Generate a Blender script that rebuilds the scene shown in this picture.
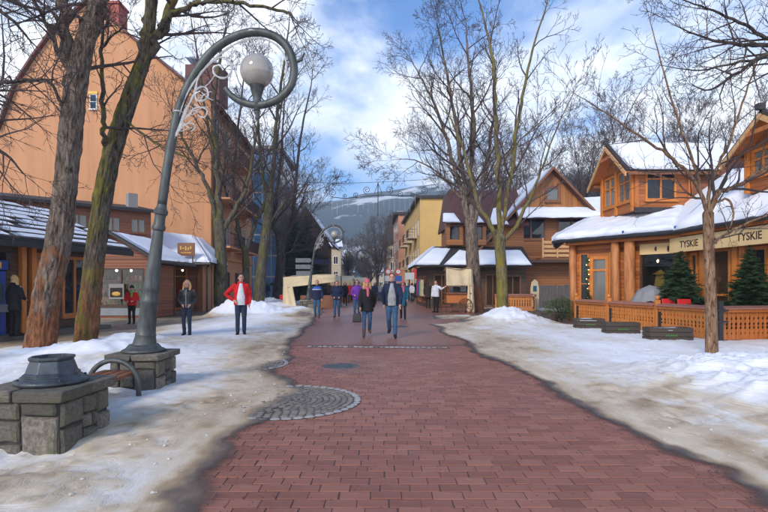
import bpy, bmesh, math, random
import numpy as np
from mathutils import Vector, Matrix
R = math.radians
random.seed(7)
for o in list(bpy.data.objects): bpy.data.objects.remove(o)
S = bpy.context.scene
COL = bpy.data.collections.new('street'); S.collection.children.link(COL)

# ------------------------------------------------------------------ camera
cam_d = bpy.data.cameras.new('camera'); cam = bpy.data.objects.new('camera', cam_d); COL.objects.link(cam)
cam_d.lens = 24; cam_d.sensor_width = 36; cam_d.shift_y = 29/768
cam_d.clip_end = 6000; cam_d.clip_start = .05
cam.location = (0, 0, 1.55); cam.rotation_euler = (R(90), 0, 0)
S.camera = cam
S.render.resolution_x = 1024; S.render.resolution_y = 683

# ------------------------------------------------------------------ world
W = bpy.data.worlds.new('World'); S.world = W; W.use_nodes = True
nt = W.node_tree; nt.nodes.clear()
def N(t, ty, **kw):
    n = t.nodes.new(ty)
    for k, v in kw.items():
        if k.startswith('i_'): n.inputs[int(k[2:])].default_value = v
        else: setattr(n, k, v)
    return n
sky = N(nt, 'ShaderNodeTexSky', sky_type='NISHITA', sun_disc=False)
SUN_EL = 33; SUN_AZ = -150                     # azimuth clockwise from the street's axis
sky.sun_elevation = R(SUN_EL); sky.sun_rotation = R(SUN_AZ)
sky.altitude = 900; sky.air_density = 1.0; sky.dust_density = .6; sky.ozone_density = 2.0
tc = N(nt, 'ShaderNodeTexCoord')
sep = N(nt, 'ShaderNodeSeparateXYZ'); nt.links.new(tc.outputs['Generated'], sep.inputs[0])
def M_(t, op, a, b=None, c=None, clamp=False):
    n = t.nodes.new('ShaderNodeMath'); n.operation = op; n.use_clamp = clamp
    for i, v in enumerate((a, b, c)):
        if v is None: continue
        if isinstance(v, (int, float)): n.inputs[i].default_value = v
        else: t.links.new(v, n.inputs[i])
    return n.outputs[0]
zz = M_(nt, 'MAXIMUM', sep.outputs[2], 0.0)
den = M_(nt, 'ADD', zz, .22)
cx = M_(nt, 'DIVIDE', sep.outputs[0], den); cy = M_(nt, 'DIVIDE', sep.outputs[1], den)
cmb = N(nt, 'ShaderNodeCombineXYZ'); nt.links.new(cx, cmb.inputs[0]); nt.links.new(cy, cmb.inputs[1])
cmb.inputs[2].default_value = 3.7
n1 = N(nt, 'ShaderNodeTexNoise'); n1.inputs['Scale'].default_value = .95; n1.inputs['Detail'].default_value = 9
n1.inputs['Roughness'].default_value = .58; n1.inputs['Distortion'].default_value = .35
nt.links.new(cmb.outputs[0], n1.inputs['Vector'])
# more cloud low over the horizon, thinner overhead
low = M_(nt, 'SUBTRACT', .42, zz); low = M_(nt, 'MULTIPLY', low, .5)
cl = M_(nt, 'ADD', n1.outputs[0], low)
ramp = N(nt, 'ShaderNodeValToRGB'); nt.links.new(cl, ramp.inputs[0])
ramp.color_ramp.elements[0].position = .425; ramp.color_ramp.elements[1].position = .65
ramp.color_ramp.interpolation = 'EASE'
n2 = N(nt, 'ShaderNodeTexNoise'); n2.inputs['Scale'].default_value = 2.6; n2.inputs['Detail'].default_value = 6
nt.links.new(cmb.outputs[0], n2.inputs['Vector'])
ccol = N(nt, 'ShaderNodeValToRGB'); nt.links.new(n2.outputs[0], ccol.inputs[0])
ccol.color_ramp.elements[0].position = .35; ccol.color_ramp.elements[1].position = .6
ccol.color_ramp.elements[0].color = (.76, .80, .86, 1); ccol.color_ramp.elements[1].color = (.93, .95, 1.0, 1)
csc = N(nt, 'ShaderNodeVectorMath', operation='SCALE'); nt.links.new(ccol.outputs[0], csc.inputs[0]); csc.inputs['Scale'].default_value = 9.6
skb = N(nt, 'ShaderNodeVectorMath', operation='MULTIPLY'); nt.links.new(sky.outputs[0], skb.inputs[0]); skb.inputs[1].default_value = (.46, .82, 1.18)
mx = N(nt, 'ShaderNodeMix', data_type='RGBA'); nt.links.new(ramp.outputs[0], mx.inputs['Factor'])
nt.links.new(skb.outputs[0], mx.inputs[6]); nt.links.new(csc.outputs[0], mx.inputs[7])
bg = N(nt, 'ShaderNodeBackground'); bg.inputs[1].default_value = .11
nt.links.new(mx.outputs[2], bg.inputs[0])
wo = N(nt, 'ShaderNodeOutputWorld'); nt.links.new(bg.outputs[0], wo.inputs[0])

# ------------------------------------------------------------------ sun (through thin cloud) and exposure
sd = bpy.data.lights.new('sun', 'SUN'); sun = bpy.data.objects.new('sun', sd); COL.objects.link(sun)
sd.energy = 1.5; sd.angle = R(16); sd.color = (1, .88, .72)
az = R(SUN_AZ); el = R(SUN_EL)
to_sun = Vector((math.sin(az)*math.cos(el), math.cos(az)*math.cos(el), math.sin(el)))
sun.rotation_euler = to_sun.to_track_quat('Z', 'Y').to_euler()
V = S.view_settings; V.view_transform = 'Standard'; V.look = 'None'; V.exposure = 1.0; V.gamma = 1; V.use_curve_mapping = False
S.render.engine = 'CYCLES'
S.cycles.max_bounces = 6; S.cycles.transparent_max_bounces = 12; S.cycles.volume_bounces = 0

# ------------------------------------------------------------------ numpy noise
def _h(i, j, k, s):
    n = (i*374761393 + j*668265263 + k*2147483647 % 1000003 * 7919 + s*1274126177) & 0xffffffff
    n = ((n ^ (n >> 13))*1274126177) & 0xffffffff
    return ((n ^ (n >> 16)) & 0xffffff)/float(0xffffff)
def vnoise(x, y, z=None, s=0):
    x = np.asarray(x, float); y = np.asarray(y, float)
    z = np.zeros_like(x) if z is None else np.asarray(z, float)
    xi = np.floor(x).astype(np.int64); yi = np.floor(y).astype(np.int64); zi = np.floor(z).astype(np.int64)
    fx, fy, fz = x-xi, y-yi, z-zi
    fx = fx*fx*(3-2*fx); fy = fy*fy*(3-2*fy); fz = fz*fz*(3-2*fz)
    r = 0
    for a in (0, 1):
        for b in (0, 1):
            for c in (0, 1):
                w = (fx if a else 1-fx)*(fy if b else 1-fy)*(fz if c else 1-fz)
                r = r + w*_h(xi+a, yi+b, zi+c, s)
    return r*2-1
def fbm(x, y, z=None, o=4, s=0):
    r = 0; a = 1; t = 0; f = 1
    for i in range(o):
        r = r + a*vnoise(np.asarray(x)*f, np.asarray(y)*f, None if z is None else np.asarray(z)*f, s+i*17); t += a; a *= .5; f *= 2.03
    return r/t
def sst(e0, e1, x):
    t = np.clip((np.asarray(x, float)-e0)/(e1-e0), 0, 1); return t*t*(3-2*t)

# ------------------------------------------------------------------ mesh builder
class MB:
    def __init__(s): s.v = []; s.f = []; s.m = []
    def add(s, vs, fs, mi=0):
        b = len(s.v); s.v.extend([tuple(map(float, p)) for p in vs]); s.f.extend([tuple(b+i for i in f) for f in fs]); s.m.extend([mi]*len(fs)); return s
    def hexa(s, p, mi=0):      # p: 4 bottom ccw, 4 top
        return s.add(p, [(3, 2, 1, 0), (4, 5, 6, 7), (0, 1, 5, 4), (1, 2, 6, 5), (2, 3, 7, 6), (3, 0, 4, 7)], mi)
    def box(s, x0, x1, y0, y1, z0, z1, mi=0):
        return s.hexa([(x0, y0, z0), (x1, y0, z0), (x1, y1, z0), (x0, y1, z0), (x0, y0, z1), (x1, y0, z1), (x1, y1, z1), (x0, y1, z1)], mi)
    def tube(s, pts, rad, n=8, cap=True, mi=0, rough=0, rk=(3, .9), seed=0, squash=None):
        P = [Vector(p) for p in pts]; k = len(P)
        if isinstance(rad, (int, float)): rad = [rad]*k
        T = []
        for i in range(k):
            a = P[max(0, i-1)]; b = P[min(k-1, i+1)]; d = b-a
            T.append(d.normalized() if d.length > 1e-9 else Vector((0, 0, 1)))
        u = T[0].orthogonal().normalized()
        rings = []; L = 0
        b0 = len(s.v)
        for i in range(k):
            if i: L += (P[i]-P[i-1]).length
            u = (u-T[i]*u.dot(T[i]))
            u = u.normalized() if u.length > 1e-6 else T[i].orthogonal().normalized()
            w = T[i].cross(u)
            if rough:
                th = np.arange(n)*2*math.pi/n
                rr = rad[i]*(1+rough*fbm(np.cos(th)*rk[0], np.sin(th)*rk[0], np.full(n, L*rk[1]), 3, seed))
            else: rr = [rad[i]]*n
            for j in range(n):
                a = 2*math.pi*j/n
                q = P[i]+(u*math.cos(a)+w*math.sin(a))*float(rr[j])
                s.v.append((q.x, q.y, q.z))
        for i in range(k-1):
            for j in range(n):
                j2 = (j+1) % n
                s.f.append((b0+i*n+j, b0+i*n+j2, b0+(i+1)*n+j2, b0+(i+1)*n+j)); s.m.append(mi)
        if cap:
            s.f.append(tuple(b0+j for j in range(n))[::-1]); s.m.append(mi)
            s.f.append(tuple(b0+(k-1)*n+j for j in range(n))); s.m.append(mi)
        return s
    def lathe(s, prof, c=(0, 0, 0), n=24, mi=0):
        b0 = len(s.v); k = len(prof)
        for r, z in prof:
            for j in range(n):
                a = 2*math.pi*j/n
                s.v.append((c[0]+r*math.cos(a), c[1]+r*math.sin(a), c[2]+z))
        for i in range(k-1):
            for j in range(n):
                j2 = (j+1) % n
                s.f.append((b0+i*n+j, b0+i*n+j2, b0+(i+1)*n+j2, b0+(i+1)*n+j)); s.m.append(mi)
        s.f.append(tuple(b0+j for j in range(n))[::-1]); s.m.append(mi)
        s.f.append(tuple(b0+(k-1)*n+j for j in range(n))); s.m.append(mi)
        return s
    def ell(s, c, r, n=12, m=8, mi=0, rot=None):
        b0 = len(s.v); c = Vector(c)
        for i in range(m+1):
            ph = math.pi*i/m
            for j in range(n):
                a = 2*math.pi*j/n
                q = Vector((r[0]*math.sin(ph)*math.cos(a), r[1]*math.sin(ph)*math.sin(a), -r[2]*math.cos(ph)))
                if rot is not None: q = rot @ q
                q = q+c; s.v.append((q.x, q.y, q.z))
        for i in range(m):
            for j in range(n):
                j2 = (j+1) % n
                f = [b0+i*n+j, b0+i*n+j2, b0+(i+1)*n+j2, b0+(i+1)*n+j]
                s.f.append(tuple(f)); s.m.append(mi)
        return s
    def prism(s, poly, f3, d, mi=0):   # poly: 2d points; f3(a,b,depth)->xyz
        n = len(poly)
        vs = [f3(a, b, 0) for a, b in poly]+[f3(a, b, d) for a, b in poly]
        fs = [tuple(range(n))[::-1], tuple(range(n, 2*n))]+[(i, (i+1) % n, n+(i+1) % n, n+i) for i in range(n)]
        return s.add(vs, fs, mi)
    def quadslab(s, q, t, mi=0):       # q: 4 points (ccw from above), slab thickness t downwards along normal
        q = [Vector(p) for p in q]; nrm = (q[1]-q[0]).cross(q[3]-q[0]).normalized()
        lo = [p-nrm*t for p in q]
        return s.hexa(lo+q, mi)
    def mesh(s, name, off=(0, 0, 0), smooth=False):
        me = bpy.data.meshes.new(name)
        if any(off): vs = (np.array(s.v)-np.array(off)).tolist()
        else: vs = s.v
        me.from_pydata(vs, [], s.f); me.update()
        if smooth: me.polygons.foreach_set('use_smooth', [True]*len(me.polygons))
        if any(s.m): me.polygons.foreach_set('material_index', s.m)
        return me
    def build(s, name, mat, parent=None, world=True, smooth=False, fixn=False, label=None, kind=None):
        off = (0, 0, 0)
        if world and parent is not None: off = origin(parent)
        me = s.mesh(name, off, smooth)
        if fixn:
            bm = bmesh.new(); bm.from_mesh(me); bmesh.ops.recalc_face_normals(bm, faces=bm.faces); bm.to_mesh(me); bm.free()
        return link(name, me, mat, parent, label, kind)
def origin(o):
    v = Vector((0, 0, 0))
    while o is not None: v += o.location; o = o.parent
    return v
def link(name, me, mat, parent=None, label=None, kind=None):
    o = bpy.data.objects.new(name, me); COL.objects.link(o)
    if mat is not None:
        for m in (mat if isinstance(mat, (list, tuple)) else [mat]):
            if len(me.materials) < (len(mat) if isinstance(mat, (list, tuple)) else 1): me.materials.append(m)
    o.parent = parent
    if label: o['label'] = label
    if kind: o['kind'] = kind
    return o
def tag(o, label=None, cat=None, group=None, kind=None):
    for k, v in (('label', label), ('category', cat), ('group', group), ('kind', kind)):
        if v: o[k] = v
    return o
def thing(name, loc, label, cat, group=None, rz=0):
    o = bpy.data.objects.new(name, None); COL.objects.link(o); o.location = loc; o.rotation_euler.z = rz
    o.empty_display_size = .2
    return tag(o, label, cat, group)
def struct(o): o['kind'] = 'structure'; return o
def copy_tree(o, parent=None):
    c = o.copy(); COL.objects.link(c); c.parent = parent
    for ch in list(o.children): copy_tree(ch, c)
    return c
def bevel(o, w, seg=2):
    m = o.modifiers.new('bevel', 'BEVEL'); m.width = w; m.segments = seg; m.limit_method = 'ANGLE'; return o
def px(x, y, Y):   # photograph pixel at distance Y -> place in the street
    return Vector(((x-384)/512*Y, Y, 1.55+(285-y)/512*Y))
# ------------------------------------------------------------------ materials
MT = {}
def newmat(name):
    m = bpy.data.materials.new(name); m.use_nodes = True; t = m.node_tree
    b = t.nodes['Principled BSDF']; MT[name] = m
    return m, t, b
def noise(t, scale, detail=5, rough=.55, vec=None, dist=0):
    n = t.nodes.new('ShaderNodeTexNoise'); n.inputs['Scale'].default_value = scale; n.inputs['Detail'].default_value = detail
    n.inputs['Roughness'].default_value = rough; n.inputs['Distortion'].default_value = dist
    if vec is not None: t.links.new(vec, n.inputs['Vector'])
    return n.outputs[0]
def pos(t, scale=(1, 1, 1), obj=False):
    if obj:
        g = t.nodes.new('ShaderNodeTexCoord').outputs['Object']
    else:
        g = t.nodes.new('ShaderNodeNewGeometry').outputs['Position']
    if scale == (1, 1, 1): return g
    m = t.nodes.new('ShaderNodeVectorMath'); m.operation = 'MULTIPLY'; t.links.new(g, m.inputs[0]); m.inputs[1].default_value = scale
    return m.outputs[0]
def ramp_(t, fac, stops):
    r = t.nodes.new('ShaderNodeValToRGB'); t.links.new(fac, r.inputs[0]); e = r.color_ramp.elements
    while len(e) < len(stops): e.new(.5)
    for k, (p, c) in enumerate(stops):
        e[k].position = p; e[k].color = (*c, 1) if len(c) == 3 else c
    return r.outputs[0]
def bump(t, b, h, strength=.3, dist=.02):
    n = t.nodes.new('ShaderNodeBump'); n.inputs['Strength'].default_value = strength; n.inputs['Distance'].default_value = dist
    t.links.new(h, n.inputs['Height']); t.links.new(n.outputs[0], b.inputs['Normal'])
def mixc(t, f, a, b, mode='MIX'):
    m = t.nodes.new('ShaderNodeMix'); m.data_type = 'RGBA'; m.blend_type = mode
    for i, v in ((0, f), (6, a), (7, b)):
        if isinstance(v, (int, float)): m.inputs[i].default_value = v
        elif isinstance(v, tuple): m.inputs[i].default_value = (*v, 1)
        else: t.links.new(v, m.inputs[i])
    return m.outputs[2]
def sc(c, k): return tuple(min(1, x*k) for x in c)
def flat(name, c, rough=.7, var=.25, scale=6, bmp=.15, metal=0, stretch=(1, 1, 1), obj=False, spec=.5, bd=.01):
    m, t, b = newmat(name)
    p = pos(t, stretch, obj)
    n = noise(t, scale, 6, .6, p)
    t.links.new(ramp_(t, n, [(.28, sc(c, 1-var)), (.5, c), (.74, sc(c, 1+var))]), b.inputs['Base Color'])
    b.inputs['Roughness'].default_value = rough; b.inputs['Metallic'].default_value = metal
    b.inputs['Specular IOR Level'].default_value = spec
    if bmp: bump(t, b, noise(t, scale*5, 5, .6, p), bmp, bd)
    return m
def planks(name, c1, c2, h, axis='Z', rough=.55, gap=.06, grain=30):
    """boards of height h along the axis, every board its own tone"""
    m, t, b = newmat(name)
    g = pos(t); sp = t.nodes.new('ShaderNodeSeparateXYZ'); t.links.new(g, sp.inputs[0])
    if axis == 'Z': co = sp.outputs[2]
    elif axis == 'X': co = sp.outputs[0]
    elif axis == 'Y': co = sp.outputs[1]
    else: co = M_(t, 'ADD', sp.outputs[0], sp.outputs[1])
    q = M_(t, 'DIVIDE', co, h); fl = M_(t, 'FLOOR', q); fr = M_(t, 'FRACT', q)
    wn = t.nodes.new('ShaderNodeTexWhiteNoise'); wn.noise_dimensions = '1D'; t.links.new(fl, wn.inputs['W'])
    st = (1.2, 1.2, grain) if axis == 'Z' else (grain, grain, 1.2)
    n = noise(t, 1.0, 6, .65, pos(t, st), .3); n0 = noise(t, 1.3, 4)
    f = M_(t, 'ADD', M_(t, 'MULTIPLY', wn.outputs[0], .4), M_(t, 'MULTIPLY', n, .6))
    f = M_(t, 'ADD', f, M_(t, 'MULTIPLY', M_(t, 'SUBTRACT', n0, .5), .5))
    col = ramp_(t, f, [(.2, c1), (.75, c2)])
    e = M_(t, 'LESS_THAN', fr, gap)
    t.links.new(mixc(t, e, col, sc(c1, .35)), b.inputs['Base Color'])
    tri = M_(t, 'PINGPONG', fr, .5); tri = M_(t, 'POWER', M_(t, 'MULTIPLY', tri, 2), .35)
    hh = M_(t, 'ADD', tri, M_(t, 'MULTIPLY', n, .25))
    bump(t, b, hh, .6, h*.12)
    b.inputs['Roughness'].default_value = rough
    return m
def bark(name, base, light, red=None, moss=None, vs=1.0):
    m, t, b = newmat(name)
    p = pos(t, (13*vs, 13*vs, 2.6*vs)); n = noise(t, 1.0, 8, .74, p, .9)
    col = ramp_(t, n, [(.38, sc(base, .22)), (.47, base), (.62, light)])
    if red:
        f = noise(t, 1.1, 4, .6, pos(t, (1.6, 1.6, .9)))
        g = pos(t); sp = t.nodes.new('ShaderNodeSeparateXYZ'); t.links.new(g, sp.inputs[0])
        lo = t.nodes.new('ShaderNodeMapRange'); t.links.new(sp.outputs[2], lo.inputs[0]); lo.inputs[1].default_value = .2; lo.inputs[2].default_value = 3.6; lo.inputs[3].default_value = .17; lo.inputs[4].default_value = -.12
        ff = ramp_(t, M_(t, 'ADD', f, lo.outputs[0]), [(.5, (0, 0, 0)), (.62, (1, 1, 1))])
        n3 = noise(t, 1.0, 5, .7, pos(t, (14, 14, 5)))
        col = mixc(t, ff, col, ramp_(t, n3, [(.3, sc(red, .3)), (.5, red), (.7, sc(red, 1.7))]))
    if moss:
        f = noise(t, 1.5, 6, .7, pos(t, (1.8, 1.8, 1.0)))
        nn = t.nodes.new('ShaderNodeNewGeometry'); sn = t.nodes.new('ShaderNodeSeparateXYZ'); t.links.new(nn.outputs['Normal'], sn.inputs[0])
        up = M_(t, 'ADD', M_(t, 'MULTIPLY', sn.outputs[2], .12), M_(t, 'MULTIPLY', sn.outputs[0], -.06))
        ff = ramp_(t, M_(t, 'ADD', f, up), [(.46, (0, 0, 0)), (.62, (1, 1, 1))])
        col = mixc(t, ff, col, ramp_(t, noise(t, 30, 4), [(.35, sc(moss, .45)), (.65, sc(moss, 1.25))]))
    t.links.new(col, b.inputs['Base Color']); b.inputs['Roughness'].default_value = .9
    b.inputs['Specular IOR Level'].default_value = .2
    bump(t, b, n, .9, .05)
    return m
def snowmat(name):
    """snow with a per-vertex dirt amount: 0 clean, .5 tan slush, 1 wet grit"""
    m, t, b = newmat(name)
    a = t.nodes.new('ShaderNodeAttribute'); a.attribute_name = 'dirt'
    n = noise(t, 7, 8, .7); n2 = noise(t, 1.2, 5, .6)
    f = M_(t, 'ADD', M_(t, 'ADD', a.outputs['Fac'], M_(t, 'MULTIPLY', M_(t, 'SUBTRACT', noise(t, 30, 5, .75), .5), .45)), M_(t, 'MULTIPLY', M_(t, 'SUBTRACT', n, .5), .6))
    f = M_(t, 'ADD', f, M_(t, 'MULTIPLY', M_(t, 'SUBTRACT', n2, .5), .45))
    col = ramp_(t, f, [(.08, (.84, .85, .88)), (.26, (.72, .70, .67)), (.44, (.60, .495, .36)), (.60, (.38, .275, .165)), (.78, (.15, .115, .088)), (.95, (.085, .066, .054))])
    t.links.new(col, b.inputs['Base Color'])
    t.links.new(ramp_(t, f, [(.1, (.75,)*3), (.45, (.6,)*3), (.9, (.5,)*3)]), b.inputs['Roughness'])
    b.inputs['Subsurface Weight'].default_value = .0
    hh = M_(t, 'ADD', noise(t, 14, 8, .72), M_(t, 'MULTIPLY', noise(t, 60, 4, .7), .3))
    bump(t, b, hh, .8, .05)
    cv = t.nodes.new('ShaderNodeAttribute'); cv.attribute_name = 'cover'
    al = ramp_(t, M_(t, 'ADD', cv.outputs['Fac'], M_(t, 'MULTIPLY', M_(t, 'SUBTRACT', noise(t, 11, 7, .7), .5), .7)), [(.12, (0,)*3), (.8, (1,)*3)])
    t.links.new(al, b.inputs['Alpha'])
    return m
def glassmat(name, tint=(.02, .025, .03), refl=.5, trans=0.0, rough=.03):
    m, t, b = newmat(name)
    if trans == 0:
        b.inputs['Base Color'].default_value = (*tint, 1); b.inputs['Roughness'].default_value = rough
        b.inputs['Specular IOR Level'].default_value = refl
        bump(t, b, noise(t, 1.4, 2), .05, .05)
    else:
        t.nodes.remove(b); tr = t.nodes.new('ShaderNodeBsdfTransparent'); tr.inputs[0].default_value = (*tint, 1)
        gl = t.nodes.new('ShaderNodeBsdfGlossy'); gl.inputs['Roughness'].default_value = rough
        fr = t.nodes.new('ShaderNodeFresnel'); fr.inputs[0].default_value = 1.5
        mx_ = t.nodes.new('ShaderNodeMixShader'); t.links.new(fr.outputs[0], mx_.inputs[0]); t.links.new(tr.outputs[0], mx_.inputs[1]); t.links.new(gl.outputs[0], mx_.inputs[2])
        t.links.new(mx_.outputs[0], t.nodes['Material Output'].inputs[0])
    return m
def emit(name, c, s):
    m, t, b = newmat(name); b.inputs['Base Color'].default_value = (*c, 1); b.inputs['Emission Color'].default_value = (*c, 1); b.inputs['Emission Strength'].default_value = s
    return m

# paving bricks: tone per brick
m, t, b = newmat('brick')
oi = t.nodes.new('ShaderNodeObjectInfo'); at = t.nodes.new('ShaderNodeAttribute'); at.attribute_name = 'tint'
f = M_(t, 'FRACT', M_(t, 'ADD', oi.outputs['Random'], at.outputs['Fac']))
n = noise(t, 9, 7, .7); n2 = noise(t, .5, 4, .6); n3 = noise(t, 90, 3, .6)
ff = M_(t, 'ADD', M_(t, 'MULTIPLY', f, .44), M_(t, 'MULTIPLY', n, .6))
ff = M_(t, 'ADD', ff, M_(t, 'MULTIPLY', M_(t, 'SUBTRACT', n3, .5), .35))
col = ramp_(t, ff, [(.2, (.185, .066, .044)), (.5, (.27, .102, .068)), (.85, (.36, .155, .108))])
col = mixc(t, ramp_(t, n2, [(.35, (.55,)*3), (.65, (0,)*3)]), col, mixc(t, .6, col, (.25, .128, .098)))
ns_ = noise(t, 1.7, 7, .72)
col = mixc(t, ramp_(t, ns_, [(.56, (0,)*3), (.72, (.4,)*3)]), col, (.40, .27, .22))
col = mixc(t, ramp_(t, noise(t, .9, 6, .7), [(.58, (0,)*3), (.66, (.55,)*3)]), col, (.10, .055, .045))
t.links.new(col, b.inputs['Base Color']); b.inputs['Specular IOR Level'].default_value = .35
t.links.new(ramp_(t, M_(t, 'ADD', n2, M_(t, 'MULTIPLY', n, .3)), [(.45, (.36,)*3), (.85, (.65,)*3)]), b.inputs['Roughness'])
bump(t, b, M_(t, 'ADD', n3, n), .35, .006)
# the same paving farther off, where single bricks cannot be told apart
m, t, b = newmat('brick_far')
br = t.nodes.new('ShaderNodeTexBrick'); t.links.new(pos(t), br.inputs['Vector'])
br.inputs['Color1'].default_value = (.235, .088, .058, 1); br.inputs['Color2'].default_value = (.30, .12, .082, 1); br.inputs['Mortar'].default_value = (.11, .052, .038, 1)
br.inputs['Scale'].default_value = 1; br.inputs['Brick Width'].default_value = .226; br.inputs['Row Height'].default_value = .138; br.inputs['Mortar Size'].default_value = .008
n = noise(t, 9, 7, .7); n2 = noise(t, .5, 4, .6)
col = mixc(t, ramp_(t, n2, [(.35, (.55,)*3), (.65, (0,)*3)]), br.outputs[0], mixc(t, .6, br.outputs[0], (.25, .128, .098)))
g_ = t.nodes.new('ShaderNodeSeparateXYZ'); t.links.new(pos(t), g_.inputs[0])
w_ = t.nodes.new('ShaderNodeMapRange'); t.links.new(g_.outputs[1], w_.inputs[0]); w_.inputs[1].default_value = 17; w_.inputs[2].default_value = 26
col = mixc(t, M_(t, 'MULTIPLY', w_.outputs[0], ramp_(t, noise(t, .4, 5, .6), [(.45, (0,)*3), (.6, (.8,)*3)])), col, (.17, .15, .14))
ns_ = noise(t, 1.7, 7, .72)
col = mixc(t, ramp_(t, ns_, [(.56, (0,)*3), (.72, (.4,)*3)]), col, (.40, .27, .22))
col = mixc(t, ramp_(t, noise(t, .9, 6, .7), [(.58, (0,)*3), (.66, (.55,)*3)]), col, (.10, .055, .045))
t.links.new(col, b.inputs['Base Color']); b.inputs['Specular IOR Level'].default_value = .35
t.links.new(ramp_(t, M_(t, 'ADD', n2, M_(t, 'MULTIPLY', n, .3)), [(.45, (.36,)*3), (.85, (.65,)*3)]), b.inputs['Roughness'])
bump(t, b, br.outputs['Fac'], -.3, .006)
flat('grit', (.07, .055, .045), .8, .5, 40, 0)
flat('old_snow', (.50, .48, .45), .8, .3, 20, .4)
flat('joint', (.085, .05, .042), .6, .3, 12, .3)
m, t, b = newmat('ground')
n = noise(t, 1.3, 6, .65); n2 = noise(t, .25, 4)
br = t.nodes.new('ShaderNodeTexBrick'); t.links.new(pos(t), br.inputs['Vector'])
br.inputs['Color1'].default_value = (.17, .115, .10, 1); br.inputs['Color2'].default_value = (.12, .085, .078, 1); br.inputs['Mortar'].default_value = (.05, .04, .038, 1)
br.inputs['Scale'].default_value = 1; br.inputs['Brick Width'].default_value = .3; br.inputs['Row Height'].default_value = .3; br.inputs['Mortar Size'].default_value = .012
t.links.new(mixc(t, ramp_(t, n, [(.45, (0,)*3), (.6, (.8,)*3)]), br.outputs[0], (.12, .105, .095)), b.inputs['Base Color'])
t.links.new(ramp_(t, n2, [(.4, (.25,)*3), (.6, (.6,)*3)]), b.inputs['Roughness'])
snowmat('snow')
m, t, b = newmat('roof_snow')
t.links.new(ramp_(t, noise(t, 1.2, 6, .6), [(.3, (.70, .74, .82)), (.6, (.82, .84, .88))]), b.inputs['Base Color']); b.inputs['Roughness'].default_value = .7
bump(t, b, M_(t, 'ADD', noise(t, 2.5, 6, .65), M_(t, 'MULTIPLY', noise(t, 20, 4), .2)), .5, .08)
m, t, b = newmat('cobble')
oi = t.nodes.new('ShaderNodeObjectInfo')
t.links.new(mixc(t, M_(t, 'MULTIPLY', noise(t, 16, 6, .7), .7), ramp_(t, oi.outputs['Random'], [(0, (.15, .135, .115)), (.5, (.23, .205, .17)), (1, (.31, .28, .235))]), (.09, .072, .055)), b.inputs['Base Color'])
b.inputs['Roughness'].default_value = .42; bump(t, b, noise(t, 40, 5), .4, .01)
flat('cobble_pale', (.33, .32, .30), .5, .25, 18, .4)
m, t, b = newmat('stone')
oi = t.nodes.new('ShaderNodeObjectInfo')
c0 = ramp_(t, oi.outputs['Random'], [(0, (.10, .088, .07)), (.5, (.21, .185, .148)), (1, (.36, .31, .245))])
n = noise(t, 7, 8, .72); nb = noise(t, 2.2, 5, .6)
c0 = mixc(t, ramp_(t, n, [(.4, (.75,)*3), (.62, (0,)*3)]), c0, (.07, .063, .055))
c0 = mixc(t, ramp_(t, nb, [(.5, (0,)*3), (.68, (.65,)*3)]), c0, (.12, .13, .055))
t.links.new(c0, b.inputs['Base Color']); b.inputs['Roughness'].default_value = .85
bump(t, b, M_(t, 'ADD', n, M_(t, 'MULTIPLY', noise(t, 45, 5, .7), .4)), .9, .03)
flat('mortar', (.05, .046, .042), .95, .3, 14, .5)
flat('lamp_metal', (.068, .076, .074), .5, .55, 5, .4, .3, stretch=(2, 2, .6))
flat('old_metal', (.06, .072, .082), .4, .6, 7, .3, .35)
flat('dark_metal', (.03, .032, .036), .45, .3, 6, .1, .3)
flat('tinsel', (.50, .50, .50), .4, .25, 30, .3, .2)
m, t, b = newmat('globe')
b.inputs['Base Color'].default_value = (.42, .39, .35, 1); b.inputs['Roughness'].default_value = .12
b.inputs['Transmission Weight'].default_value = .25; b.inputs['Coat Weight'].default_value = .5
bark('bark_rough', (.12, .088, .066), (.27, .22, .18), red=(.20, .085, .04), moss=None)
bark('bark_moss', (.075, .06, .045), (.17, .145, .11), red=(.20, .09, .042), moss=(.17, .155, .03))
bark('bark_grey', (.075, .062, .05), (.16, .14, .115), moss=(.12, .11, .03))
bark('bark_green', (.12, .10, .06), (.22, .18, .11), moss=(.20, .17, .035))
bark('bark_dark', (.05, .04, .038), (.12, .10, .09))
bark('bark_young', (.20, .115, .065), (.38, .25, .16), vs=1.5)
flat('twig', (.062, .043, .040), .85, .35, 3, 0)
flat('twig_far', (.11, .085, .08), .9, .25, 1, 0)  # paler twig tone for the distant trees, haze painted into the colour
flat('twig_moss', (.10, .085, .04), .85, .4, 2, 0)
flat('needle', (.030, .060, .022), .7, .5, 3, 0, spec=.3)
flat('needle_blue', (.045, .072, .048), .7, .5, 2, 0, spec=.3)
flat('bush_leaf', (.06, .09, .03), .7, .45, 4, 0, spec=.3)
m, t, b = newmat('orange_plaster')
n = noise(t, .35, 6, .6); n2 = noise(t, 1, 6, .7, pos(t, (2.2, 2.2, .12))); n3 = noise(t, 14, 6, .7)
f = M_(t, 'ADD', M_(t, 'MULTIPLY', n, .5), M_(t, 'ADD', M_(t, 'MULTIPLY', n2, .35), M_(t, 'MULTIPLY', n3, .15)))
t.links.new(ramp_(t, f, [(.36, (.42, .20, .095)), (.5, (.535, .262, .13)), (.62, (.60, .32, .17))]), b.inputs['Base Color']); b.inputs['Roughness'].default_value = .88
bump(t, b, M_(t, 'ADD', n3, n2), .25, .02)
flat('orange_trim', (.62, .30, .15), .8, .1, 2, .1)
flat('red_tile', (.13, .045, .036), .7, .35, 6, .5, stretch=(1, 1, 4))
flat('red_brick', (.36, .085, .06), .75, .3, 6, .3)
flat('maroon_roof', (.10, .038, .032), .7, .3, 4, .3)
flat('dark_roof', (.035, .032, .034), .7, .35, 4, .4)
flat('shingle', (.06, .052, .05), .75, .5, 5, .6, stretch=(1, 1, 3))
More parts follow.
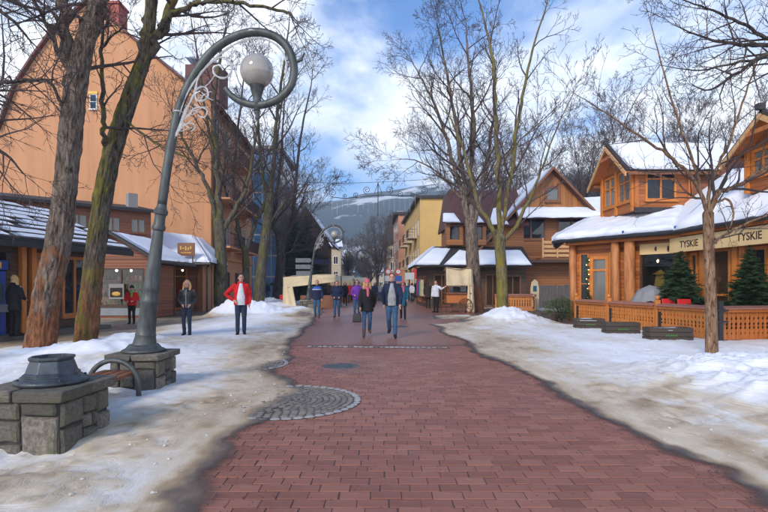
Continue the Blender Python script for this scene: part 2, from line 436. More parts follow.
flat('white_frame', (.7, .7, .68), .5, .08, 4, .05)
flat('yellow_plaster', (.66, .43, .15), .85, .14, .4, .1)
flat('pink_plaster', (.50, .24, .15), .85, .14, .4, .1)
flat('cream_plaster', (.50, .42, .30), .85, .15, .4, .1)
flat('grey_plaster', (.26, .25, .24), .85, .15, .4, .1)
planks('log_wall', (.20, .055, .014), (.50, .165, .038), .16)
planks('house_wall', (.22, .075, .022), (.38, .145, .04), .18)
planks('kiosk_wall', (.15, .045, .022), (.26, .085, .035), .15)
planks('gable_wall', (.24, .085, .022), (.44, .175, .045), .14, 'XY')
planks('dark_boards', (.055, .03, .02), (.10, .055, .032), .14)
flat('wood_orange', (.45, .14, .03), .5, .3, 3, .25, stretch=(8, 8, 1))
flat('wood_gold', (.55, .19, .036), .5, .25, 3, .25, stretch=(8, 8, 1))
flat('wood_pale', (.60, .34, .15), .6, .25, 3, .25, stretch=(3, 3, 8))
flat('wood_brown', (.20, .075, .032), .55, .35, 3, .3, stretch=(6, 6, 1))
flat('wood_dark', (.07, .036, .022), .6, .3, 3, .3, stretch=(6, 6, 1))
flat('wood_redcap', (.34, .145, .10), .6, .3, 4, .3, stretch=(2, 2, 6))
flat('wood_grey', (.10, .095, .09), .85, .4, 3, .4, stretch=(8, 8, 1))
m, t, b = newmat('log')
n = noise(t, 1, 7, .65, pos(t, (7, 7, 1.1)), .5)
t.links.new(ramp_(t, n, [(.3, (.24, .08, .024)), (.5, (.43, .16, .05)), (.7, (.58, .26, .095))]), b.inputs['Base Color']); b.inputs['Roughness'].default_value = .6
bump(t, b, n, .5, .03)
flat('planter_wood', (.055, .04, .03), .7, .4, 5, .4, stretch=(2, 2, 8))
flat('soil', (.05, .04, .03), .9, .4, 20, .5)
flat('awning', (.66, .48, .24), .8, .08, 1.5, .05)
flat('canvas', (.60, .49, .32), .85, .12, 1.2, .2)
flat('ink', (.045, .03, .022), .6, .1, 5, 0)
flat('gold', (.55, .33, .06), .5, .2, 5, 0)
flat('grey_fabric', (.22, .22, .23), .8, .15, 5, .1)
flat('red_plastic', (.62, .02, .015), .45, .15, 5, .05)
flat('red_awning', (.60, .035, .025), .7, .15, 3, .05)
flat('atm_blue', (.012, .045, .26), .35, .15, 3, .03)
flat('yellow_paint', (.75, .40, .02), .4, .12, 3, .03)
flat('atm_grey', (.20, .22, .24), .45, .15, 3, .03)
flat('screen', (.03, .05, .07), .15, .2, 3, 0)
flat('sign_white', (.72, .72, .72), .5, .08, 3, 0)
flat('sign_blue', (.03, .13, .48), .5, .1, 3, 0)
flat('sign_red', (.62, .03, .03), .5, .1, 3, 0)
flat('interior', (.20, .10, .045), .8, .4, 3, .1)
flat('interior_dark', (.045, .03, .022), .8, .3, 3, .1)
flat('rubber', (.02, .02, .022), .8, .2, 5, .1)
flat('green_paint', (.05, .16, .03), .6, .2, 5, 0)
glassmat('glass', (.018, .022, .028), .6)
glassmat('glass_warm', (.05, .032, .02), .6)
glassmat('glass_curtain', (.16, .16, .15), .6, rough=.06)
glassmat('glass_blue', (.035, .10, .20), .8, rough=.06)
glassmat('glass_clear', (.82, .86, .86), trans=1)
emit('bulb', (1, .62, .25), 9); emit('bulb_shop', (1, .58, .22), 14)
for nm, c in dict(c_red=(.60, .012, .016), c_black=(.012, .012, .014), c_navy=(.012, .02, .055), c_blue=(.02, .11, .40), c_purple=(.16, .04, .34), c_white=(.62, .64, .68), c_grey=(.30, .30, .32), c_teal=(.015, .11, .18), c_jeans=(.035, .085, .17), c_jeansdark=(.022, .032, .06), c_brown=(.10, .05, .03), c_pink=(.52, .12, .16), c_beige=(.45, .36, .25), c_green=(.08, .12, .05), c_darkbrown=(.03, .02, .016), c_lime=(.20, .45, .05)).items():
    flat(nm, c, .75, .3, 5, .9, spec=.3, bd=.03)
flat('leather', (.014, .014, .016), .38, .3, 9, .2)
m, t, b = newmat('skin'); b.inputs['Base Color'].default_value = (.52, .27, .19, 1); b.inputs['Roughness'].default_value = .5
flat('hair_blond', (.50, .31, .12), .55, .35, 40, .4, stretch=(1, 1, .2)); flat('hair_brown', (.055, .03, .018), .55, .35, 40, .4, stretch=(1, 1, .2)); flat('hair_black', (.016, .013, .012), .5, .3, 40, .4, stretch=(1, 1, .2)); flat('hair_ginger', (.24, .085, .025), .55, .3, 40, .4)
flat('eye', (.015, .012, .012), .2, .1, 5, 0); flat('lip', (.36, .10, .09), .5, .1, 5, 0)
# ------------------------------------------------------------------ ground, road, snow
g = MB(); g.add([(-3000, -60, -.004), (3000, -60, -.004), (3000, 3000, -.004), (-3000, 3000, -.004)], [(0, 1, 2, 3)])
struct(g.build('ground', MT['ground']))
YL = [-12, 3.5, 4.3, 5.1, 5.7, 6.6, 7.4, 9.3, 10.6, 13.2, 17.6, 24, 34, 60, 120]
XL = [-.8, -1.4, -1.5, -1.62, -1.45, -1.38, -1.3, -2.05, -1.9, -2.4, -2.85, -3.25, -4.0, -6.2, -9]
YR = [-12, 3.7, 5.9, 8.2, 10.5, 13.2, 16, 19.9, 26, 34, 60, 120]
XR = [3.3, 2.80, 2.52, 2.50, 2.35, 2.22, 2.05, 2.05, 2.6, 2.9, 2.2, 1.0]
def xl(y): return np.interp(y, YL, XL)
def xr(y): return np.interp(y, YR, XR)
# far street and the piece behind the camera
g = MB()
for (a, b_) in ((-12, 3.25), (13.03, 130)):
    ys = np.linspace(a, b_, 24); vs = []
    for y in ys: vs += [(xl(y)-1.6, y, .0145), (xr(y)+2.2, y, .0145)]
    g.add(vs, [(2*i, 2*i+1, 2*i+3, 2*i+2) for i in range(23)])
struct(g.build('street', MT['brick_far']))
g = MB(); g.add([(-4.6, 3.25, .0105), (4, 3.25, .0105), (4, 13.03, .0105), (-4.6, 13.03, .0105)], [(0, 1, 2, 3)])
road = struct(g.build('brick_road', MT['joint']))
CIRC = [(-1.30, 6.78, 1.0), (-2.85, 9.9, 1.0)]
MAN = (-.83, 9.7, .36)
def strip_y(x): return 12.62-.10*(x+.4)
bw, bd_ = .226, .138
hw, hd, iv, tp = .1095, .0635, .003, .016
bv = [(-hw, -hd, -.01), (hw, -hd, -.01), (hw, hd, -.01), (-hw, hd, -.01), (-hw, -hd, tp-.003), (hw, -hd, tp-.003), (hw, hd, tp-.003), (-hw, hd, tp-.003), (-hw+iv, -hd+iv, tp), (hw-iv, -hd+iv, tp), (hw-iv, hd-iv, tp), (-hw+iv, hd-iv, tp)]
bf = [(0, 1, 5, 4), (1, 2, 6, 5), (2, 3, 7, 6), (3, 0, 4, 7), (4, 5, 9, 8), (5, 6, 10, 9), (6, 7, 11, 10), (7, 4, 8, 11), (8, 9, 10, 11)]
bme = bpy.data.meshes.new('brick'); bme.from_pydata(bv, [], bf); bme.update(); bme.materials.append(MT['brick'])
rng = np.random.default_rng(3)
cells = []
r = 0; y = 3.32
while y < 12.97:
    off = (r % 2)*.5*bw + rng.uniform(-.045, .045)
    x = -4.4+off
    while x < 3.6:
        xx = x + .0*y
        ok = xl(y)-1.0 < xx < xr(y)+.9
        for cx_, cy_, cr in CIRC+[MAN]:
            if (xx-cx_)**2+(y-cy_)**2 < (cr-.13)**2: ok = False
        if -1.9 < xx < 1.6 and abs(y-strip_y(xx)) < .08: ok = False
        if ok: cells.append((xx, y))
        x += bw
    y += bd_; r += 1
def inview(c): return abs(c[0]) < .75*c[1]+.1 and xl(c[1])+.1 < c[0] < xr(c[1])-.1 and c[1] > 3.55
vis = [c for c in cells if inview(c)]; vis.sort(key=lambda c: c[1]); near = set(vis[:300])
BV = np.array(bv); SV = []; SF = []; ST = []
for c in cells:
    rz = rng.normal(0, .012); tx, ty = rng.normal(0, .007, 2); dz = rng.normal(0, .0011)
    if c in near:
        o = bpy.data.objects.new('brick', bme); COL.objects.link(o); o.parent = road
        o.location = (c[0]+rng.normal(0, .002), c[1]+rng.normal(0, .002), dz); o.rotation_euler = (tx, ty, rz)
    else:
        m_ = np.array(Matrix.LocRotScale(Vector((c[0]+rng.normal(0, .002), c[1]+rng.normal(0, .002), dz)), __import__('mathutils').Euler((tx, ty, rz)), None))
        b0 = len(SV)*12
        SV.append(BV @ m_[:3, :3].T + m_[:3, 3]); SF += [tuple(b0+i for i in f_) for f_ in bf]; ST.append(rng.random())
me = bpy.data.meshes.new('bricks'); me.from_pydata(np.concatenate(SV).tolist(), [], SF); me.update()
a = me.attributes.new('tint', 'FLOAT', 'POINT'); a.data.foreach_set('value', np.repeat(ST, 12).astype(np.float32))
link('more_bricks', me, MT['brick'], road, kind='stuff')

# cobbled discs set in the paving
def cobble_mesh(l, w, h, seed):
    rg = random.Random(seed); mb = MB(); n = 8; ring = []
    for k in range(n):
        a = 2*math.pi*(k+.5)/n; q = 1/max(abs(math.cos(a)), abs(math.sin(a)))**.75
        ring.append((l/2*math.cos(a)*q*rg.uniform(.93, 1.02)*.98, w/2*math.sin(a)*q*rg.uniform(.93, 1.02)*.98))
    vs = [(x, y, -.02) for x, y in ring]+[(x, y, h*.6) for x, y in ring]+[(x*.75, y*.75, h) for x, y in ring]
    fs = [(i, (i+1) % n, n+(i+1) % n, n+i) for i in range(n)]+[(n+i, n+(i+1) % n, 2*n+(i+1) % n, 2*n+i) for i in range(n)]+[tuple(range(2*n, 3*n))]
    mb.add(vs, fs); me = mb.mesh('cobble', smooth=False); me.materials.append(MT['cobble']); return me
cms = [cobble_mesh(.098, .078, .018, k) for k in range(6)]
pms = []
for k in range(3):
    me = cobble_mesh(.125, .095, .018, 20+k); me.materials.clear(); me.materials.append(MT['cobble_pale']); pms.append(me)
for ci, (cx_, cy_, cr) in enumerate(CIRC):
    d = MB(); d.lathe([(cr, .0), (cr, .0215)], (cx_, cy_, 0), 40)
    disc = struct(d.build('cobble_disc', MT['joint']))
    rr = cr-.05; ring = 0
    while rr > .04:
        pale = ring == 0; L = .131 if pale else .101
        n = max(3, int(2*math.pi*rr/L)); a0 = rng.random()*6
        for k in range(n):
            a_ = a0+2*math.pi*k/n; X, Y = cx_+rr*math.cos(a_), cy_+rr*math.sin(a_)
            if X < xl(Y)-.5: continue
            me = pms[k % 3] if pale else cms[int(rng.integers(6))]
            o = bpy.data.objects.new('cobble', me); COL.objects.link(o); o.parent = disc
            o.location = (X, Y, .011+rng.normal(0, .002)); o.rotation_euler = (rng.normal(0, .04), rng.normal(0, .04), a_+math.pi/2+rng.normal(0, .05))
        rr -= .092 if ring == 0 else .080; ring += 1
# pale drainage strip across the street
d = MB(); d.add([(-1.9, strip_y(-1.9)-.14, .0205), (1.6, strip_y(1.6)-.14, .0205), (1.6, strip_y(1.6)+.14, .0205), (-1.9, strip_y(-1.9)+.14, .0205)], [(0, 1, 2, 3)])
strip = struct(d.build('drain_strip', MT['joint']))
for j in (-.05, .05):
    x = -1.85
    while x < 1.55:
        o = bpy.data.objects.new('cobble', pms[int(rng.integers(3))] if rng.random() < .55 else cms[int(rng.integers(6))]); COL.objects.link(o); o.parent = strip
        o.location = (x, strip_y(x)+j, .011+rng.normal(0, .002)); o.rotation_euler.z = -.1+rng.normal(0, .05); x += .128
# manhole covers
def manhole(x, y, r, label):
    t_ = thing('manhole_cover', (x, y, 0), label, 'manhole cover', 'manhole covers in the street')
    mb = MB(); mb.lathe([(r, .0), (r, .018), (r*.9, .020), (r*.88, .014)], (0, 0, 0), 32); mb.build('frame', MT['old_metal'], t_, False)
    mb = MB(); mb.lathe([(r*.86, .0), (r*.86, .017), (r*.8, .018)], (0, 0, 0), 32)
    for k in range(-3, 4):
        w = math.sqrt(max(0, (r*.78)**2-(k*r*.2)**2)); mb.box(-w, w, k*r*.2-.012, k*r*.2+.012, .018, .022)
    mb.build('lid', MT['old_metal'], t_, False)
manhole(*MAN, 'round iron manhole cover beyond the cobbled disc')
manhole(.5, 18.9, .42, 'dark iron manhole cover behind the walking couple')

# --- snow
def height_sheet(name, xs_f, ys, nx, hf, mat):
    us = np.linspace(0, 1, nx); X = []; Y = []
    for y in ys:
        a_, b_ = xs_f(y); X.append(a_+(b_-a_)*us); Y.append(np.full(nx, y))
    X = np.array(X); Y = np.array(Y); Z, D = hf(X, Y)
    v = np.stack([X.ravel(), Y.ravel(), Z.ravel()], 1); k = len(ys)
    fs = [(i*nx+j, i*nx+j+1, (i+1)*nx+j+1, (i+1)*nx+j) for i in range(k-1) for j in range(nx-1)]
    me = bpy.data.meshes.new(name); me.from_pydata(v.tolist(), [], fs); me.update()
    me.polygons.foreach_set('use_smooth', [True]*len(me.polygons))
    a_ = me.attributes.new('dirt', 'FLOAT', 'POINT'); a_.data.foreach_set('value', D[0].ravel().astype(np.float32))
    a_ = me.attributes.new('cover', 'FLOAT', 'POINT'); a_.data.foreach_set('value', D[1].ravel().astype(np.float32))
    return struct(link(name, me, mat))
def prints(X, Y, seed, n, xr_, yr_):
    if X.size < 50: return 0
    rg = np.random.default_rng(seed); out = np.zeros_like(X)
    for k in range(n):
        x, y, a, s = rg.uniform(*xr_), rg.uniform(yr_[0]**.5, yr_[1]**.5)**2, rg.uniform(-.5, .5), rg.uniform(.8, 1.3)
        u = (X-x)*math.cos(a)+(Y-y)*math.sin(a); v = (Y-y)*math.cos(a)-(X-x)*math.sin(a)
        q = (u/(.075*s))**2+(v/(.15*s))**2
        out += -.022*np.exp(-q**2)+.010*np.exp(-((np.sqrt(q)-1.35)/.3)**2)
    return out
def gs(X, Y, x, y, sx, sy, h): return h*np.exp(-((X-x)/sx)**2-((Y-y)/sy)**2)
ysn = np.concatenate([np.linspace(-6, 2.9, 10), np.geomspace(3.0, 62, 330)])
def OUTER(o): return o > 1.3
def h_left(X, Y):
    d = xl(Y)-X + .26*fbm(X*.9, Y*.55, None, 4, 5)+.10*fbm(X*5, Y*4, None, 3, 8)
    outer = X-np.interp(Y, [0, 9, 14, 20, 26, 40, 60], [-13, -12.0, -8.9, -8.6, -9.0, -10, -12])+.8*fbm(X*.6, Y*.5, None, 4, 11)
    n = fbm(X*1.3, Y*1.3, None, 5, 1); n2 = fbm(X*6, Y*6, None, 4, 2)
    h = .055*sst(0, 1.4, d)+.022*n*sst(.2, 1.2, d)+.014*n2*sst(0, .6, d)
    h += gs(X, Y, -4.3, 4.6, .6, .7, .12)+gs(X, Y, -4.6, 5.8, .9, 1.2, .22)*(1+.5*n2)+gs(X, Y, -2.75, 5.6, .4, .5, .05)
    h += (gs(X, Y, -6.6, 10.6, 1.5, .8, .15)+gs(X, Y, -5.9, 11.4, 1.2, .9, .16)+gs(X, Y, -6.6, 13.4, .8, .8, .2)+gs(X, Y, -4.9, 9.2, .9, .9, .12))*(1+.45*n+.25*n2)
    h += (gs(X, Y, -8.0, 26, 2.2, 1.2, .5)+gs(X, Y, -6.4, 27, 1.6, 1.4, .35)+gs(X, Y, -7.6, 35, 1.6, 3, .5)+gs(X, Y, -5.0, 30.2, .9, 1.2, .2))*(1+.4*n+.2*n2)
    o = sst(0, 1.3, outer)
    h += (.012*fbm(X*11, Y*11, None, 3, 14)+.012*np.abs(fbm(X*3.2, Y*2.4, None, 3, 15)))*sst(.2, .8, d)
    h = h*o-.03*(1-o)-.034*(1-sst(-.5, -.14, d+.12*n2))+.0225
    h += prints(X, Y, 3, 260, (-7, -1.8), (4, 22))*sst(.3, .9, d)+gs(X, Y, -3.2, 4.35, .85, .4, -.075)
    dirt = .92-.46*sst(-.15, .28, d)-.20*sst(.4, 2.2, d)+.24*fbm(X*.7, Y*.45, None, 4, 21)
    dirt = dirt+.16*sst(.1, .5, fbm(X*.5, Y*.35, None, 4, 31))+.1*sst(0, .6, n2)
    dirt -= .5*sst(.12, .30, h)
    dirt += .35*(1-sst(.2, 1.6, outer))
    h = np.maximum(h, np.where(OUTER(outer), .02*sst(.3, .6, d)-.02*(1-sst(.3, .6, d)), -9))
    return h+.004, (np.clip(dirt, 0, 1), sst(-.24, .10, d+.10*n2))
height_sheet('snow_left', lambda y: (float(xl(y))-11.0-.06*max(0, y), float(xl(y))+.7), ysn, 210, h_left, MT['snow'])
def h_right(X, Y):
    d = X-xr(Y)+.34*fbm(X*.9, Y*.55, None, 4, 55)+.10*fbm(X*5, Y*4, None, 3, 58)
    outer = np.interp(Y, [0, 11, 14, 21, 23, 30, 40], [22, 22, 15.5, 12, 16, 17, 17])-X
    n = fbm(X*1.1, Y*1.1, None, 5, 51); n2 = fbm(X*5, Y*5, None, 4, 52)
    h = .035*sst(0, .9, d)+.020*n*sst(.2, 1.2, d)+.012*n2*sst(0, .6, d)
    bank = sst(1.1, 3.0, d)*sst(9.9, 7.9, Y+.8*n)*sst(0, 4, Y)
    h += bank*(.40+.13*n+.08*n2)+gs(X, Y, 6.9, 10.5, .7, .6, .05)
    h += (gs(X, Y, 5.2, 21.3, 1.15, 1.7, .50))*(1+.35*n+.4*n2)+gs(X, Y, 4.4, 20.2, 1.1, 1.0, .16)
    far = sst(18.5, 23, Y)*sst(6.4, 4.6, np.abs(X-3.5)+.0*Y)*0
    wet = sst(.02, .22, fbm(X*.35, Y*.28, None, 4, 71)+.30*sst(17, 22, Y)*sst(4.6, 2.8, X)+.5*sst(23.5, 25, Y)*sst(30, 28, Y)*sst(4, 5.4, X)-.25*sst(18, 13, Y))*sst(13.5, 17, Y)
    wet = np.maximum(wet, sst(25.5, 27, Y)*sst(7.5, 5.5, X))
    wet = wet*(1-sst(.05, .2, gs(X, Y, 5.2, 21.3, 1.5, 2.0, .5)))
    o = sst(0, .6, outer)
    h += (.012*fbm(X*10, Y*10, None, 3, 64)+.014*np.abs(fbm(X*3.0, Y*2.4, None, 3, 65)))*sst(.2, .8, d)
    h = h-.034*(1-sst(-.5, -.14, d+.12*n2))+.0225-.09*wet-.06*(1-o)
    h += prints(X, Y, 4, 300, (2.6, 9.5), (4, 24))*sst(.3, .9, d)
    bl = np.abs(fbm(X*3.1, Y*3.1, None, 4, 91)); h += bank*(.05-.22*bl)*.9
    dirt = 1.0-.58*sst(-.12, .16, d)-.20*sst(.3, 2.2, d)+.26*fbm(X*.6, Y*.5, None, 4, 61)
    dirt = dirt+.22*sst(.1, .5, fbm(X*.8, Y*.6, None, 4, 63))*sst(13, 8, Y)+.09*sst(0, .6, n2)+.5*wet
    dirt -= .34*sst(.22, .42, h); dirt += .22*sst(.05, .35, fbm(X*1.6, Y*1.6, None, 4, 97))*bank
    h = np.maximum(h, np.where(OUTER(outer) & (wet < .02), .02*sst(.3, .6, d)-.02*(1-sst(.3, .6, d)), -9))
    return h+.004, (np.clip(dirt, 0, 1), sst(-.24, .10, d+.10*n2))
height_sheet('snow_right', lambda y: (float(xr(y))-.7, float(xr(y))+11+.12*max(0, y)), ysn, 230, h_right, MT['snow'])

# --- grit along the slush and crumbs of snow broken off the banks
def scatter(name, n, seed, place, size, mat, flat_=.6):
    rg = np.random.default_rng(seed); SV_, SF_2 = [], []
    base = np.array([(1, 0, 0), (0, 1, 0), (-1, 0, 0), (0, -1, 0), (0, 0, 1), (.6, .6, .5), (-.6, .5, .5), (0, 0, -.3)]); fcs = [(0, 5, 4), (5, 1, 4), (1, 6, 4), (6, 2, 4), (2, 3, 4), (3, 0, 4), (0, 1, 5), (1, 2, 6)]
    for k in range(n):
        x, y, z = place(rg); s = size(rg); a = rg.uniform(0, 6.28); b0 = len(SV_)*8
        v = base*rg.uniform(.65, 1.2, (8, 3))*s; v[:, 2] *= flat_
        v = np.stack([v[:, 0]*math.cos(a)-v[:, 1]*math.sin(a)+x, v[:, 0]*math.sin(a)+v[:, 1]*math.cos(a)+y, v[:, 2]+z], 1)
        SV_.append(v); SF_2 += [tuple(b0+i for i in f_) for f_ in fcs]
    me = bpy.data.meshes.new(name); me.from_pydata(np.concatenate(SV_).tolist(), [], SF_2); me.update()
    o = link(name, me, MT[mat]); o['kind'] = 'stuff'; return o
def pl_grit(rg):
    y = rg.uniform(1.8, 4.2)**2
    if rg.random() < .25: return (rg.uniform(float(xl(y)), float(xr(y))), y, .018)
    return (float(xl(y))+abs(rg.normal(0, .32))-.1, y, .019) if rg.random() < .5 else (float(xr(y))-abs(rg.normal(0, .22))+.1, y, .019)
tag(scatter('grit', 5200, 5, pl_grit, lambda rg: rg.uniform(.003, .009), 'grit'), 'dark grit strewn along the slushy road edges', 'grit')
def pl_crumb(rg):
    y = rg.uniform(1.9, 4.6)**2; k = abs(rg.normal(0, .5))
    if rg.random() < .5: x = float(xl(y))-.15-k; h = h_left(np.array([[x]]), np.array([[y]]))[0][0, 0]
    else: x = float(xr(y))+.12+k*1.3; h = h_right(np.array([[x]]), np.array([[y]]))[0][0, 0]
    return (x, y, h+.002)
tag(scatter('snow_crumbs', 420, 6, pl_crumb, lambda rg: .006+.022*rg.random()**3, 'old_snow', .7), 'small lumps of snow broken off the banks', 'snow')
# --- hills: a wooded ridge with snowy clearings
m, t, b = newmat('hill')
n = noise(t, .010, 6, .6, pos(t, (1, 1, 2.2))); n2 = noise(t, .08, 6, .7)
c0 = ramp_(t, n2, [(.35, (.028, .05, .058)), (.65, (.07, .10, .11))])  # dark green forest painted bluish: the haze of distance is put into the colour
t.links.new(mixc(t, ramp_(t, M_(t, 'ADD', n, M_(t, 'MULTIPLY', n2, .12)), [(.565, (0,)*3), (.60, (1,)*3)]), c0, (.75, .77, .8)), b.inputs['Base Color']); b.inputs['Roughness'].default_value = .95
xs = np.linspace(-1500, 1500, 150); ys = np.linspace(330, 2000, 60)
X, Y = np.meshgrid(xs, ys)
SCL = .6
X = X*SCL; Y = Y*SCL
rg = np.interp(X/SCL, [-1500, -600, -300, -120, 0, 150, 400, 800, 1500], [250, 215, 225, 240, 262, 285, 310, 300, 260])
Xs, Ys = X/SCL, Y/SCL
Z = rg*sst(480, 1480, Ys)*(1+.05*fbm(Xs/160, Ys/160, None, 4, 81))+26*sst(330, 600, Ys)*fbm(Xs/90+5, Ys/120, None, 3, 83)*sst(1500, 900, Ys)-3
Z = Z*(1-.35*sst(1550, 2000, Ys))+2.2*fbm(Xs/9, Ys/9, None, 3, 85)*sst(500, 800, Ys)
Z = Z*SCL
fs = [(i*150+j, i*150+j+1, (i+1)*150+j+1, (i+1)*150+j) for i in range(59) for j in range(149)]
me = bpy.data.meshes.new('hills'); me.from_pydata(np.stack([X.ravel(), Y.ravel(), Z.ravel()], 1).tolist(), [], fs); me.update()
me.polygons.foreach_set('use_smooth', [True]*len(me.polygons))
struct(link('hills', me, MT['hill']))
# the air between here and the hills
g = MB(); g.box(-960, 960, -70, 1290, -8, 215)
hz = g.build('haze', None); hz['kind'] = 'stuff'
m = bpy.data.materials.new('haze'); m.use_nodes = True; t = m.node_tree; t.nodes.clear()
pv = t.nodes.new('ShaderNodeVolumePrincipled'); pv.inputs['Color'].default_value = (.78, .91, 1, 1); pv.inputs['Density'].default_value = .0009; pv.inputs['Anisotropy'].default_value = .2
mo = t.nodes.new('ShaderNodeOutputMaterial'); t.links.new(pv.outputs[0], mo.inputs['Volume']); hz.data.materials.append(m)
# ------------------------------------------------------------------ stone plinths, lamps, bench
def stone_block(fr, u0, u1, z0, z1, depth, rg, gap=.010, jit=.032):
    """one masonry block on a face; fr(u,z,n)->xyz"""
    u0 += gap; u1 -= gap; z0 += gap; z1 -= gap
    J = lambda: rg.uniform(-jit, jit)*.6
    um, zm = (u0+u1)/2, (z0+z1)/2
    ring = [(u0+J()*.5, z0+J()*.5), (um+J(), z0+J()*.4), (u1+J()*.5, z0+J()*.5), (u1+J()*.4, zm+J()), (u1+J()*.5, z1+J()*.5), (um+J(), z1+J()*.4), (u0+J()*.5, z1+J()*.5), (u0+J()*.4, zm+J())]
    k = .016; n = 8
    def ins(p, q): return (p[0]+(um-p[0])*min(.4, q/max(.02, abs(um-p[0])+abs(zm-p[1]))*1.3), p[1]+(zm-p[1])*min(.4, q/max(.02, abs(um-p[0])+abs(zm-p[1]))*1.3))
    dz = rg.uniform(-.008, .01)
    vs = [fr(a, b_, -.06) for a, b_ in ring]+[fr(a, b_, depth*.45+dz) for a, b_ in ring]+[fr(*ins(p, k), depth+dz) for p in ring]+[fr(um, zm, depth+dz+.012)]
    fs = [(i, (i+1) % n, n+(i+1) % n, n+i) for i in range(n)]+[(n+i, n+(i+1) % n, 2*n+(i+1) % n, 2*n+i) for i in range(n)]+[(2*n+i, 2*n+(i+1) % n, 3*n) for i in range(n)]
    return MB().add(vs, fs)
LAY = [[(0, .20, 0, .42), (0, .20, .42, 1), (.20, .52, 0, .24), (.20, .52, .24, .66), (.20, .52, .66, 1), (.52, 1, 0, .76), (.52, 1, .76, 1)],
       [(0, .42, 0, .52), (.42, .72, 0, .34), (.42, .60, .34, .62), (.60, .72, .34, .62), (0, .42, .52, 1), (.42, .72, .62, 1), (.72, 1, 0, .55), (.72, 1, .55, 1)],
       [(0, .5, 0, .45), (.5, 1, 0, .6), (0, .5, .45, 1), (.5, 1, .6, 1)], [(0, .4, 0, .6), (.4, 1, 0, .4), (0, .4, .6, 1), (.4, 1, .4, 1)]]
def plinth(loc, rz, w, h, slab, label, seed=1, lay=LAY):
    rg = random.Random(seed)
    t_ = thing('stone_plinth', loc, label, 'plinth', 'stone lamp plinths', rz)
    hs = h-slab; a = w/2
    mb = MB(); mb.box(-a, a, -a, a, -.15, hs); mb.build('core', MT['mortar'], t_, False)
    for k in range(4):
        ca, sa = math.cos(k*math.pi/2), math.sin(k*math.pi/2)
        def fr(u, z, n, ca=ca, sa=sa): x = -a+u*w; y = -a-n; return (x*ca-y*sa, x*sa+y*ca, z*hs if z > 0 else z*hs)
        for (u0, u1, z0, z1) in lay[k]:
            f2 = lambda u, z, n, fr=fr: fr(u/w, z/hs, n)
            st = stone_block(f2, u0*w, u1*w, z0*hs-(.06 if z0 == 0 else 0), z1*hs, .035, rg)
            st.build('stone', MT['stone'], t_, False)
    b = a+.075                                     # cap of four slabs
    cuts = rg.uniform(-.1, .1)*w; c2 = rg.uniform(-.12, .12)*w
    for (x0, x1, y0, y1) in ((-b, cuts, -b, c2), (cuts, b, -b, c2*.4), (-b, cuts*1.3, c2, b), (cuts*1.3, b, c2*.4, b)):
        g_ = .006; q = lambda: rg.uniform(-.012, .012)
        o = MB().hexa([(x0+g_+q(), y0+g_+q(), hs+.002), (x1-g_+q(), y0+g_+q(), hs+.002), (x1-g_+q(), y1-g_+q(), hs+.002), (x0+g_+q(), y1-g_+q(), hs+.002), (x0+g_+q(), y0+g_+q(), h+q()*.4), (x1-g_+q(), y0+g_+q(), h+q()*.4), (x1-g_+q(), y1-g_+q(), h+q()*.4), (x0+g_+q(), y1-g_+q(), h+q()*.4)]).build('slab', MT['stone'], t_, False)
        bevel(o, .016, 2)
    return t_
plinth((-3.26, 4.98, 0), R(-3), .72, .60, .105, 'squat block of rough stones carrying a broken lamp base', 4)
plinth((-3.5, 7.46, 0), 0, .62, .58, .09, 'mossy stone block under the tall curled street lamp', 9)
plinth((-4.75, 32.0, 0), 0, .85, .62, .09, 'far stone block beside the canvas market tent', 12)

# broken lamp base on the near plinth
t_ = thing('lamp_stump', (-3.22, 4.97, .60), 'empty cast iron lamp base on the near stone block', 'lamp base')
mb = MB(); mb.lathe([(.30, 0), (.315, .02), (.31, .045), (.27, .055), (.262, .075), (.255, .078)], n=40); mb.build('flange', MT['old_metal'], t_, False, True)
mb = MB(); mb.lathe([(.262, .07), (.245, .085), (.25, .10), (.225, .115), (.20, .19), (.185, .225), (.20, .235), (.20, .262), (.165, .262), (.16, .20), (.16, .12)], n=8); o = mb.build('collar', MT['old_metal'], t_, False); bevel(o, .006)
mb = MB(); mb.lathe([(.158, .10), (.158, .13)], n=16); mb.build('socket', MT['rubber'], t_, False)
for k in range(4):
    a = R(45+90*k); MB().lathe([(.018, 0), (.018, .03), (.008, .04)], (.285*math.cos(a), .285*math.sin(a), .03), 6).build('bolt', MT['old_metal'], t_, False)

